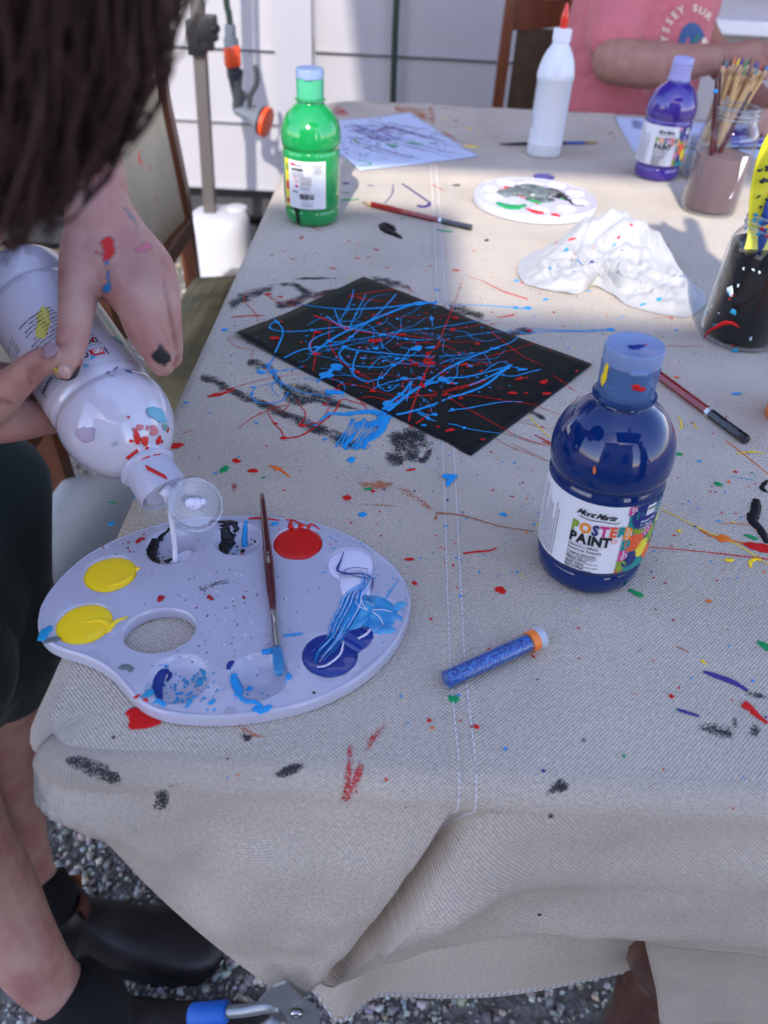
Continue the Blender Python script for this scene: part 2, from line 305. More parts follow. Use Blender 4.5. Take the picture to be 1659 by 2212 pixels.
b = MB(); b.tube(loc(sg, [a0+(a1-a0)*k for k in (.87, .88, .97, .98, .99)]), [.036, .039, .039, .036, .028], n=24); b.build('nozzle_ring', MATS['gun_orange'], sg, angle=35)

# gazebo pole, bracket, weight --------------------------------------------------
pole = thing('gazebo_pole', 'square brown-grey metal gazebo pole standing in the white weight', 'pole', (-.527, 2.2, 0))
pm = mat('pole_metal', (.13, .115, .11), rough=.4, metal=.3)
pt0, pt1 = aty(455, 470, 2.2), aty(425, 0, 2.2); pdv = (pt1-pt0).normalized()
b = MB(); b.tube(loc(pole, [pt0-pdv*.33, pt1+pdv*1.6]), .0215, n=4, up=(1, 1, 0)); b.build('shaft', pm, pole, smooth=False)
bk = MATS['gun_black']; c0 = aty(*V1(1062, 200), 2.19)
b = MB(); b.box(loc(pole, [c0])[0], (.042, .045, .075), bev=.003); b.box(loc(pole, [aty(*V1(1118, 150), 2.17)])[0], (.05, .035, .055), bev=.006); b.box(loc(pole, [aty(*V1(1120, 215), 2.17)])[0], (.03, .03, .045), bev=.004)
b.tube(loc(pole, [aty(*V1(1130, 150), 2.17), aty(*V1(1175, 155), 2.15)]), [.012, .009], n=10); b.build('height_bracket', bk, pole, angle=40)
wt = thing('gazebo_weight', 'white plastic gazebo leg weight with a round handle recess beside the house wall', 'weight', (-.512, 2.2, 0))
bm = bmesh.new(); N = 64; rings = []
for z, k in [(0, .93), (.004, .97), (.02, 1), (.31, .96), (.335, .93), (.35, .86), (.357, .75)]:
    ring = []
    for i in range(N):
        a = 2*PI*i/N; x = .088*k*math.copysign(abs(math.cos(a))**.75, math.cos(a)); y = .085*k*math.copysign(abs(math.sin(a))**.75, math.sin(a))
        gr = .010*math.exp(-((a-PI*1.30)/.05)**2); y += gr*1.2
        if z > .03 and z < .33: pass
        ring.append(bm.verts.new((x, y, z)))
    rings.append(ring)
zs = list(np.linspace(.02, .31, 24))
for r0, r1 in zip(rings[:-1], rings[1:]):
    for i in range(N): bm.faces.new((r0[i], r0[(i+1) % N], r1[(i+1) % N], r1[i]))
bm.faces.new(rings[-1]); bm.faces.new(list(reversed(rings[0])))
bmesh.ops.subdivide_edges(bm, edges=[e for e in bm.edges if abs(e.verts[0].co.z-e.verts[1].co.z) > .2], cuts=30)
for v in bm.verts:   # round handle recess pressed into the front
    if v.co.y < 0:
        d = math.hypot(v.co.x-.052, (v.co.z-.185)*1.0)
        if d < .036: v.co.y += .05*(1-(d/.036)**2)**.6; v.co.x -= .012*(1-(d/.036)**2)
me = bpy.data.meshes.new('weight_body'); bm.normal_update(); bm.to_mesh(me); bm.free(); me.materials.append(mat('white_plastic', (.52, .52, .55), rough=.45, bump=(25, .2, .003)))
me.polygons.foreach_set('use_smooth', [True]*len(me.polygons)); me.set_sharp_from_angle(angle=math.radians(50)); o = bpy.data.objects.new('weight_body', me); COL.objects.link(o); o.parent = wt
b = MB(); b.lathe([(.352, .03), (.362, .03), (.364, .026)], 32, Matrix.Translation((.045, .035, 0))); b.build('fill_cap', MATS['white_plastic'], wt, angle=30)

# table and canvas ---------------------------------------------------------------
X0, X1, Y0, Y1 = -.178, 1.0, .232, 1.80
wood = mat('dark_wood', (.10, .035, .018), rough=.35, coat=.4, coat_r=.2, vary=(60, .7, (.05, .016, .01), (1, 1, .12)))
tb = thing('table', 'dark wooden table with turned legs hidden under the canvas sheet', 'table', (.4, 1.0, 0))
b = MB(); b.box((.01, .015, .718), (1.16, 1.53, .03), bev=.006); b.build('tabletop', wood, tb, smooth=False)
def legprof():
    return [(0, .018), (.03, .024), (.05, .018), (.08, .022), (.2, .026), (.26, .034), (.275, .030), (.285, .036), (.30, .036), (.31, .030), (.345, .048), (.38, .055), (.415, .05), (.44, .038), (.447, .044), (.456, .050), (.466, .046), (.474, .050), (.486, .056), (.498, .052), (.504, .056), (.52, .060), (.53, .058), (.56, .045), (.6, .04), (.703, .04)]
for lx, ly in ((.292, .30), (.93, .33), (-.12, 1.70), (.93, 1.70)):
    b = MB(); b.lathe(legprof(), 40, Matrix.Translation((lx-.4, ly-1.0, 0))); b.build('leg', wood, tb, angle=35)

cvs = canvas('canvas_cloth', (.64, .545, .435))
tc_root = thing('tablecloth', 'off-white canvas drop sheet spattered with paint covering the table', 'tablecloth', (0, 0, 0))
RB = .014
def edge_pos(s, t):
    """sheet parameter (metres from origin) -> draped position, rear corners rounded"""
    dx = (X0-s) if s < X0 else ((s-X1) if s > X1 else 0); sx = -1 if s < X0 else 1
    dy = (t-Y1) if t > Y1 else 0
    cx = min(max(s, X0), X1); cy = min(t, Y1)
    RC = .11
    if cx < X0+RC and cy > Y1-RC:      # rounded rear-left table corner
        ux, uy = (X0+RC-cx), (cy-(Y1-RC)); m = max(ux, uy); h = math.hypot(ux, uy)
        if h > 1e-6:
            k = m/h; cx, cy = X0+RC-ux*k, Y1-RC+uy*k
    RF = .022; fc = False
    dx *= min(1, .3+max(0, t-Y0)/.15)
    if cx < X0+RF and cy < Y0+RF:      # rounded front-left table corner
        ux, uy = (X0+RF-cx), (Y0+RF-cy); m = max(ux, uy); h = math.hypot(ux, uy)
        if h > 1e-6: fc = True; k = m/h; cx, cy = X0+RF-ux*k, Y0+RF-uy*k; fn = (-ux/h, -uy/h)
    d = math.hypot(dx, dy)
    if d == 0: return Vector((cx, cy, cz(cx, cy)))
    nx, ny = sx*dx/d, dy/d
    if s < X0+RC and t > Y1-RC:
        ux, uy = (X0+RC-cx), (cy-(Y1-RC)); h = math.hypot(ux, uy) or 1; nx, ny = -ux/h, uy/h
    if fc: nx, ny = fn
    a = min(d/RB, PI/2); out = RB*math.sin(a); dn = RB*(1-math.cos(a)) + max(0, d-RB*PI/2)
    fl = .15*max(0, d-RB*PI/2)+.010*math.sin((s+t)*26)*min(1, max(0, d-.03)/.15)
    return Vector((cx+nx*(out+fl), cy+ny*(out+fl), TZ-dn))
def ubreaks(a, b, st): return list(np.arange(a, b, st))
sl_ = [X0-d for d in (.045, .038, .03, .022, .018, .014, .011, .008, .005, .0025)] + ubreaks(X0, -.0, .006) + ubreaks(0, .034, .0034) + ubreaks(.034, .068, .001) + ubreaks(.068, .5, .007) + ubreaks(.5, X1, .012) + [X1, X1+.01, X1+.022, X1+.05, X1+.12, X1+.2]
tl_ = ubreaks(Y0, .7, .006) + ubreaks(.7, Y1, .011) + [Y1+d for d in (0, .003, .006, .01, .014, .018, .022, .03, .045, .07, .1, .15, .2)]
SY = Y0; K = Vector((-.042, .188, .512))
D0 = Vector((-.168, .222, .712))
def frontrow(s, u):
    """front skirt: u 0..1 from the table edge downwards"""
    base = edge_pos(s, SY); S = seamx(SY)
    out_dir = Vector((0, -1, 0))
    if s < X0+.022: ux = X0+.022-max(s, X0); out_dir = Vector((-ux, -.022, 0)).normalized()
    if s <= S+.0006:
        k = (s-X0)/(S-X0); k = max(0, min(1, k/.94)); 
        low = D0.lerp(K, k**1.0) if k < 1 else K.copy()
        low = low + Vector((-.010, 0, -.006))*math.sin(k*PI); 
    else:
        k = (s-S)/(X1+.2-S); k2 = min(1, (s-S)/.018)
        if k2 < 1: low = K + Vector((.018*k2, .02, -.022*k2))
        else:
            xx = max(0, s-.058); low = Vector((-.022+xx*1.02+.018*math.exp(-xx/.02)*0, .205+.01*math.sin(xx*16), .492+.052*(1-math.exp(-xx/.04))+.30*xx*(1-min(.6, xx))*(1 if xx < .4 else .4/xx)))
    # roll over the edge then run to low
    RB2 = .016; A = base + Vector((0, 0, 0)); L1 = RB2*PI/2; total = (low-base).length; d = u*total
    z0 = TZ if s >= X0 else base.z
    if s < X0: 
        w_ = min(1, u*14); return base*(1-w_) + (frontrow(X0, u) + Vector((.05*(X0-s), .12*(X0-s), 0)))*w_
    a = min(d/RB2, PI/2); arc = A + out_dir*(RB2*math.sin(a)) + Vector((0, 0, -RB2*(1-math.cos(a))))
    if d <= L1: return arc
    e = (d-L1)/(total-L1); st = A + out_dir*RB2 + Vector((0, 0, -RB2)); p = st.lerp(low, e)
    sg_ = math.sin(e*PI)
    if s <= S+.0006:
        kk = (s-X0)/(S-X0); p += Vector((0, -.012*sg_ - .004*math.sin(kk*9+e*3)*sg_, 0))
        p += Vector((.0, -.006*sg_*math.exp(-((kk-.62)/.08)**2), 0)) + Vector((0, .006*sg_*math.exp(-((kk-.45)/.07)**2), 0))
    else:
        k2 = min(1, (s-S)/.018)
        if k2 < 1: p += Vector((-.004*sg_, .022*sg_*math.sin(k2*PI*.9) + .012*sg_*(1-k2)*.5, 0)); p.y += .003*math.sin(k2*PI*3)*sg_
        else:
            xx = s-.058; p.y += -.010*sg_ + .0035*math.sin(e*11+xx*14)*min(1, e*3) + .004*math.exp(-xx/.012)*math.cos(e*6) - .003*math.sin(xx*31+e*5)*sg_
            p.y -= .010*sg_*math.exp(-((xx-.02)/.02)**2); p.x -= .0*e
    wn = min(1, e*4)*(1-min(1, max(0, e-.93)/.07)*(1 if s < S else 0)); p.y += wn*(.0035*noise.noise(Vector((p.x*22, p.z*30, 1)))+.0018*noise.noise(Vector((p.x*60, p.z*45, 4)))+.0012*abs(noise.noise(Vector((p.x*50+p.z*50, p.z*14, 8)))))
    return p
vs = []; uv = []; NU = 90
cols = len(sl_)
us = [(i/NU)**1.5 for i in range(NU, 0, -1)]
for u in us:
    for s in sl_: p = frontrow(s, u); vs.append(p); uv.append((s, SY-u*.26))
for t_ in tl_:
    for s in sl_: vs.append(edge_pos(s, t_)); uv.append((s, t_))
rows = len(us)+len(tl_)
b = MB(); b.v = [tuple(v) for v in vs]; b.f = [(i*cols+j, i*cols+j+1, (i+1)*cols+j+1, (i+1)*cols+j) for i in range(rows-1) for j in range(cols-1)]; b.m = [0]*len(b.f)
def set_uv(o, uvs):
    me = o.data; l = me.uv_layers.new(name='UVMap'); idx = np.zeros(len(me.loops), np.int32); me.loops.foreach_get('vertex_index', idx); l.data.foreach_set('uv', np.array(uvs, float)[idx].ravel())
sheet = b.build('sheet', cvs, tc_root); set_uv(sheet, uv)
md = sheet.modifiers.new('thick', 'SOLIDIFY'); md.thickness = .0009; md.offset = -1
sheet_bvh = BVHTree.FromPolygons([Vector(v) for v in b.v], b.f)
def on_sheet(x, y, eps=.0004):   # pixel -> point on the cloth surface as really draped
    d = ray(x, y).normalized(); h = sheet_bvh.ray_cast(CAMPOS, d)
    if h[0] is None: return at(x, y), Vector((0, 0, 1))
    nn = h[1] if h[1].dot(d) < 0 else -h[1]
    return h[0]+nn*eps, nn
# inner hanging layer with stitched hem, and flap in front of the leg
def curtain(name, fn, nu, nv, mats=cvs):
    P = [[fn(i/nu, j/nv) for i in range(nu+1)] for j in range(nv+1)]; b = MB(); b.grid(P); o = b.build(name, mats, tc_root)
    set_uv(o, [(i/nu*.6+.01*j/nv, -j/nv*.4) for j in range(nv+1) for i in range(nu+1)]); m_ = o.modifiers.new('thick', 'SOLIDIFY'); m_.thickness = .0009; return o
def inner(a, c):
    x = -.06+a*.75; zb = .205 if x < .05 else .205+(x-.05)*.42; zt = .66; z = zt+(zb-zt)*c
    return Vector((x-.05*c*max(0, 1-a*2.2), .285+.008*math.sin(x*18+c*2)+.012*c-.03*math.exp(-((x-.02)/.02)**2)*c, z))
inn = curtain('inner_layer', inner, 80, 24)
lf = [aty(*p, .202) for p in ((1395, 2020), (1402, 2060), (1410, 2110), (1424, 2170), (1440, 2240), (1450, 2330))]
def flap(a, c):
    k = c*(len(lf)-1); i = min(int(k), len(lf)-2); L0 = Vector(lf[i]).lerp(Vector(lf[i+1]), k-i)
    return L0 + Vector((a*.35, .012*math.sin(a*7+c)*min(1, a*6), 0)) + Vector((0, .03*c+.008*math.exp(-a*30), .0))
curtain('front_flap', flap, 50, 20)
# seam and hem stitching: short raised threads
thread = mat('white_thread', (.75, .75, .78), rough=.8)
b = MB()
for off_ in (.0035, .0125):
    y = .236
    while y < 1.6:
        ln = .0030; b.tube([(seamx(y)+off_, y, cz(seamx(y)+off_, y)+.0001), (seamx(y)+off_, y+ln*.5, cz(seamx(y)+off_, y)+.0007), (seamx(y+ln)+off_, y+ln, cz(seamx(y+ln)+off_, y+ln)+.0001)], .00042, n=5); y += ln+.0014
for off_ in (.0035, .0125):
    for k in range(40):
        u0 = .012+k*.013; pts = [frontrow(seamx(SY)+off_*(1), u0+e*.009) + Vector((0, -.0007, .0003)) for e in (0, .5, 1)]; b.tube(pts, .00042, n=5)
b.build('seam_stitching', thread, tc_root, kind='stuff')
b = MB()
for dz in (.006, .012):
    for i in range(150):
        a = i/150; p = [inner(a+e*.004, .999) + Vector((0, -.0015, dz)) for e in (0, .5, 1)]; b.tube(p, .0006, n=5)
b.build('hem_stitching', thread, tc_root, kind='stuff')

# spring clamp at the gathered corner ----------------------------------------------
cl = thing('spring_clamp', 'grey spring clamp with blue handle grips gripping the gathered corner of the sheet', 'clamp', aty(641, 2184, .185))
steel = mat('clamp_steel', (.30, .31, .32), rough=.38, metal=.6)
def cpt(x, y, Y=.186): return aty(*VB(x, y), Y)-cl.location
def plate(mb, pts2, Y, th):
    A = [cpt(x, y, Y) for x, y in pts2]; B = [p+Vector((0, th, 0)) for p in A]; n_ = len(A); mb.add(A+B, [tuple(range(n_)), tuple(reversed(range(n_, 2*n_)))]+[(i, i+n_, (i+1) % n_+n_, (i+1) % n_) for i in range(n_)])
jaw = [(1270, 1450), (1340, 1380), (1400, 1360), (1440, 1400), (1480, 1440), (1530, 1470), (1560, 1500), (1570, 1560), (1420, 1570), (1400, 1520), (1370, 1480)]
for Y in (.180, .196):
    b = MB(); plate(b, jaw, Y, .002); b.build('jaw_plate', steel, cl, smooth=False)
b = MB(); b.tube([cpt(1375, 1462), cpt(1300, 1475), cpt(1200, 1492), cpt(1100, 1500), cpt(960, 1512)], [.005, .0042, .0042, .0042, .0042], n=14); b.tube([cpt(1380, 1540, .20), cpt(1300, 1600, .20), cpt(1150, 1680, .2), cpt(1000, 1740, .2)], [.007]*4, n=14); b.build('handle_arm', steel, cl)
blu = mat('blue_grip', (.01, .12, .5), rough=.5)
for pts in ([(1118, 1498), (1105, 1499), (1020, 1506), (945, 1512), (930, 1513)],):
    b = MB(); b.tube([cpt(*p) for p in pts], [.0070, .0078, .0078, .0078, .0062], n=14, flat=.7); b.build('handle_grip', blu, cl)
b = MB(); b.tube([cpt(1130, 1690, .2), cpt(1040, 1725, .2), cpt(960, 1755, .2)], [.009]*3, n=14); b.build('handle_grip', blu, cl)
b = MB(); b.lathe([(0, .004), (.003, .0045), (.0035, .0035), (.0035, .0018), (.002, .0016)], 20, Matrix.Translation(cpt(1457, 1495, .1795)) @ Matrix.Rotation(PI/2, 4, 'X')); b.build('rivet', mat('rivet_steel', (.5, .5, .5), rough=.25, metal=1), cl)
# ---- added blockers behind the camera that carve the sun patch: house and shade sail
nh = thing('added_shade_house', 'added pale house out of view, shaped to shade the near end of the table', 'house', (0, -3, 0))  # unseen house, stepped height chosen for where its shadow edge falls
b = MB(); b.box((-1.30, -1.5, 1.70), (1.95, 3, 3.4)); b.box((.64, -1.5, 1.60), (1.92, 3, 3.2)); b.build('wall', mat('shade_house_wall', (.42, .40, .38), rough=.8), nh, smooth=False)
b = MB(); b.box((-1.325, -1.5, 3.50), (2.0, 3.2, .12)); b.box((.675, -1.5, 3.27), (2.0, 3.2, .12)); b.build('roof', mat('shade_house_roof', (.08, .08, .09), rough=.6), nh, smooth=False)
for x in (-1.5, .7):
    b = MB(); b.box((x, .03, 1.7), (.9, .06, 1.1), bev=.01); f_ = b.build('window_frame', wm, nh, smooth=False); b = MB(); b.box((x, .065, 1.7), (.78, .01, .98)); b.build('window_pane', MATS['window_glass'], f_, smooth=False)
ss = thing('added_shade_sail', 'dark fabric shade sail added out of view to block sun from the far table', 'shade sail', (0, 0, 4.2))  # unseen sail, put in to shade the far table and right-hand wall
b = MB(); b.grid([[(-.66+3.6*i/12, -3.62+1.95*j/8, .06*math.sin(i*.5)*math.sin(j*.7)) for i in range(13)] for j in range(9)]); b.build('sun_block_fabric', mat('sun_block_fabric', (.10, .11, .12), rough=.9), ss)
sh = bpy.data.materials.new('sun_dimming_weave'); sh.use_nodes = True; sb = sh.node_tree.nodes['Principled BSDF']; sb.inputs['Base Color'].default_value = (.3, .3, .3, 1); sb.inputs['Alpha'].default_value = .35
b = MB(); b.grid([[(-3.2+2.535*i/12, -3.62+2.0*j/8, .06*math.sin(i*.5)*math.sin(j*.7)) for i in range(13)] for j in range(9)]); b.build('sun_dimming_mesh', sh, ss)  # see-through panel added to dim the sun on the left wall
sh2 = sh.copy(); sh2.name = 'sun_dimming_fabric'; sh2.node_tree.nodes['Principled BSDF'].inputs['Alpha'].default_value = .22
b = MB(); b.grid([[(-1.6+4.2*i/12, -4.6+.978*j/8, .05*math.sin(i*.5)*math.sin(j*.7)) for i in range(13)] for j in range(9)]); b.build('sun_dimming_sheer', sh2, ss)  # thin panel added across the sun path to weaken the table's sun patch
for cx_, cy_ in ((-.66, -3.62), (2.94, -3.62), (-.66, -1.67), (2.94, -1.67)):
    b = MB(); b.tube([(cx_, cy_, 0), (cx_*1.6, cy_+(cy_+2.6)*1.2, .3)], .006, n=6); b.build('guy_rope', thread, ss)
# ================================================================== PRINT HELPERS
FONT = None
_tcache = {}
def text_geo(s, size, bold=0.0, shear=0.0, align='LEFT', space=1.0):
    """triangulated outlines of a string in its own plane (built-in font)"""
    key = (s, size, bold, shear, align, space)
    if key in _tcache: return _tcache[key]
    cu = bpy.data.curves.new('t', 'FONT'); cu.body = s; cu.size = size; cu.offset = bold; cu.shear = shear; cu.align_x = align; cu.resolution_u = 2; cu.space_character = space
    o = bpy.data.objects.new('t', cu); COL.objects.link(o); dg_ = bpy.context.evaluated_depsgraph_get(); me = bpy.data.meshes.new_from_object(o.evaluated_get(dg_))
    vs = [tuple(v.co[:2]) for v in me.vertices]; fs = [tuple(p.vertices) for p in me.polygons]
    bpy.data.objects.remove(o); bpy.data.curves.remove(cu); bpy.data.meshes.remove(me); _tcache[key] = (vs, fs); return vs, fs
def put(mb, geo, u, v, rot, wrap, mi=0, sx=1, sy=1):
    c, s = math.cos(rot), math.sin(rot); vs, fs = geo
    mb.add([wrap(u+(x*sx)*c-(y*sy)*s, v+(x*sx)*s+(y*sy)*c) for x, y in vs], fs, mi)
def quad(w_, h_, n=6):
    vs = []; 
    for j in (0, 1):
        for i in range(n+1): vs.append((-w_/2+w_*i/n, -h_/2+h_*j))
    return vs, [(i, i+1, n+2+i, n+1+i) for i in range(n)]
def disc(r, n=18, ry=None, wob=0, seed=0):
    rr = random.Random(seed); ry = ry or r; vs = [(0, 0)]
    for i in range(n):
        a = 2*PI*i/n; k = 1+wob*(rr.random()-.5); vs.append((r*k*math.cos(a), ry*k*math.sin(a)))
    return vs, [(0, 1+i, 1+(i+1) % n) for i in range(n)]
def frame(w_, h_, t_):
    o = [(-w_/2, -h_/2), (w_/2, -h_/2), (w_/2, h_/2), (-w_/2, h_/2)]; k = [(x-math.copysign(t_, x), y-math.copysign(t_, y)) for x, y in o]
    return o+k, [(i, (i+1) % 4, (i+1) % 4+4, i+4) for i in range(4)]
def ringg(r, t_, n=24): 
    vs = [(k*math.cos(2*PI*i/n), k*math.sin(2*PI*i/n)) for k in (r, r-t_) for i in range(n)]; return vs, [(i, (i+1) % n, (i+1) % n+n, i+n) for i in range(n)]
def print_mat(name, c): return mat('print_'+name, c, rough=.45)
INK = [print_mat('black', (.012, .012, .014)), print_mat('olive', (.24, .36, .02)), print_mat('orange', (.85, .27, .02)), print_mat('navy', (.02, .03, .16)), print_mat('magenta', (.6, .03, .22)),
       print_mat('vermilion', (.8, .11, .03)), print_mat('teal', (.01, .26, .24)), print_mat('white', (.8, .8, .8)), print_mat('yellow', (.85, .7, .03)), print_mat('red', (.6, .02, .03)), print_mat('grey', (.22, .22, .24)), print_mat('sky', (.05, .4, .7))]
KB, OL, OR_, NV, MG, VM, TL, WH, YL, RD, GY_, SK = range(12)
# ================================================================== PAINT MARK HELPERS
def blot(mb, P, nrm, r, seed=0, stretch=1.0, ang=0.0, dome=.0004, mi=0, wob=.35, n=20):
    rr = random.Random(seed); nrm = Vector(nrm).normalized(); X = Vector((1, 0, 0)) - nrm*nrm.x
    if X.length < .1: X = Vector((0, 1, 0))-nrm*nrm.y
    X.normalize(); Y = nrm.cross(X); D = X*math.cos(ang)+Y*math.sin(ang); E = nrm.cross(D)
    ph = [rr.uniform(0, 6.28) for _ in range(4)]
    rings = [(1.0, 0.0), (.93, .6), (.6, .95)]; vs = []; fs = []
    for k, hgt in rings:
        for i in range(n):
            a = 2*PI*i/n; w_ = 1+wob*(.5*math.sin(2*a+ph[0])+.3*math.sin(3*a+ph[1])+.25*math.sin(5*a+ph[2])+.2*math.sin(8*a+ph[3]))
            vs.append(P + D*(r*stretch*k*w_*math.cos(a)) + E*(r*k*w_*math.sin(a)) + nrm*(dome*hgt))
    vs.append(P+nrm*dome); 
    for j in range(2):
        for i in range(n): a = j*n+i; c = j*n+(i+1) % n; fs.append((a, c, c+n, a+n))
    for i in range(n): fs.append((2*n+i, 2*n+(i+1) % n, 3*n))
    mb.add(vs, fs, mi)
def streak(mb, pts, rad, up=(0, 0, 1), flat=.35, mi=0, n=6): mb.tube(pts, rad, n=n, flat=flat, up=up, mi=mi)
def string(mb, px, conv, surf, wid, sub=8, mi=0, wob=0.0, seed=0, beads=0.0):
    """dribbled paint line: px = pixel control points, wid = half widths in metres at ends/middle"""
    rr = random.Random(seed); P2 = cr([conv(*p[:2]) for p in px], sub); m = len(P2); pts = []; rad = []
    w0, w1, w2 = wid if hasattr(wid, '__len__') else (wid, wid, wid)
    for i, p in enumerate(P2):
        X = surf(p[0], p[1]); t = i/(m-1); w_ = w0*(1-t)**2+2*w1*t*(1-t)+w2*t*t
        w_ *= 1+.35*noise.noise(Vector((i*.6, seed, 0)))
        pts.append(X); rad.append(max(w_, .00012))
    streak(mb, pts, rad, mi=mi)
    for _ in range(int(beads)):
        i = rr.randrange(m); blot(mb, pts[i], (0, 0, 1), rad[i]*rr.uniform(1.8, 3), rr.random(), 1.3, rr.uniform(0, 3), .0005, mi, .25, 10)
def S_(x, y, e=.0002):
    p = at(x, y); p.z = cz(p.x, p.y)+e; return p
def Sw(x, y, e=.0002): return Vector((x, y, cz(x, y)+e))
# ================================================================== BOTTLES
def body_prof(ext=0):
    P = [(.0015, .020), (.0, .027), (.0006, .030), (.0025, .0325), (.006, .0343), (.012, .0350), (.0165, .0350), (.0178, .0343), (.019, .0337), (.0202, .0343), (.0215, .0352), (.023, .0356), (.0815, .0362),
            (.0835, .0359), (.0848, .0350), (.086, .0347), (.0872, .0351), (.0885, .0364), (.092, .0373), (.0975, .0376), (.104, .0371), (.110, .0356), (.116, .0330), (.122, .0292), (.127, .0245), (.1305, .0200), (.1325, .0170), (.134, .0158), (.1365, .0156)]
    return [((z*(1+ext/.084) if z < .084 else z+ext), r) for z, r in P]
def bottle_body(parent, m, name='body', ext=0):
    b = MB(); b.lathe(body_prof(ext), 72); return b.build(name, m, parent, angle=60)
cap_m = mat('cap_frosted', (.13, .24, .48), rough=.22, alpha=.55)
cap_lid_m = mat('cap_lid_frosted', (.26, .35, .58), rough=.28, alpha=.8)
def flip_cap(parent, tint=None, lid=True, stain=None, z0=.136):
    b = MB(); b.lathe([(z0, .0155), (z0, .0186), (z0+.0012, .0188), (z0+.002, .0165), (z0+.003, .0155)], 48); nr = b.build('neck_ring', parent_mat[0] if tint is None else tint, parent, angle=30)
    n = 144; bm_ = MB(); prof = [(z0+.0028, 0), (z0+.0028, 1), (z0+.020, 1), (z0+.0215, .5), (z0+.0222, 0)]
    vs = []; fs = []
    rb = lambda z: .0160+.0004*(z-z0)/.02
    for (z, k) in prof:
        for i in range(n): a = 2*PI*i/n; r = rb(z)+(.00028 if i % 2 else -.0001)*k; vs.append((r*math.cos(a), r*math.sin(a), z))
    for j in range(len(prof)-1):
        for i in range(n): a = j*n+i; c = j*n+(i+1) % n; fs.append((a, c, c+n, a+n))
    bm_.add(vs, fs); cp = bm_.build('cap', cap_m, parent, angle=70)
    b = MB(); b.lathe([(z0, .0125), (z0+.004, .0125), (z0+.005, .0136), (z0+.006, .0125), (z0+.009, .0125), (z0+.010, .0136), (z0+.011, .0125), (z0+.014, .0125), (z0+.015, .0136), (z0+.016, .0125), (z0+.021, .0125)], 36)
    b.build('neck_thread', stain or mat('thread_stained', (.05, .15, .36), rough=.4), cp, angle=30)
    if lid:
        b = MB(); b.lathe([(z0+.0225, .0163), (z0+.0228, .0167), (z0+.031, .0168), (z0+.0322, .0163), (z0+.0324, .0150), (z0+.0318, .0142), (z0+.0316, .0)], 56, cap=False)
        b.box((0, -.0172, z0+.0235), (.010, .003, .002), bev=.0006); b.build('cap_lid', cap_lid_m, parent, angle=40)
    return cp
def wrapper(r, z0, rot=0.0, off=.0004):
    def wr(u, v, e=0): a = rot+u/r; return Vector(((r+off+e)*math.sin(a), -(r+off+e)*math.cos(a), z0+v))
    return wr
def label_sheet(parent, r, z0, z1, a0, a1, m, name='label', off=.0002):
    b = MB(); n = 48
    P = [[((r+off)*math.sin(a0+(a1-a0)*i/n), -(r+off)*math.cos(a0+(a1-a0)*i/n), z) for i in range(n+1)] for z in (z0, z0+.001, z1-.001, z1)]
    b.grid(P); return b.build(name, m, parent)
label_white = mat('label_paper', (.78, .78, .80), rough=.38, coat=.3, coat_r=.15)
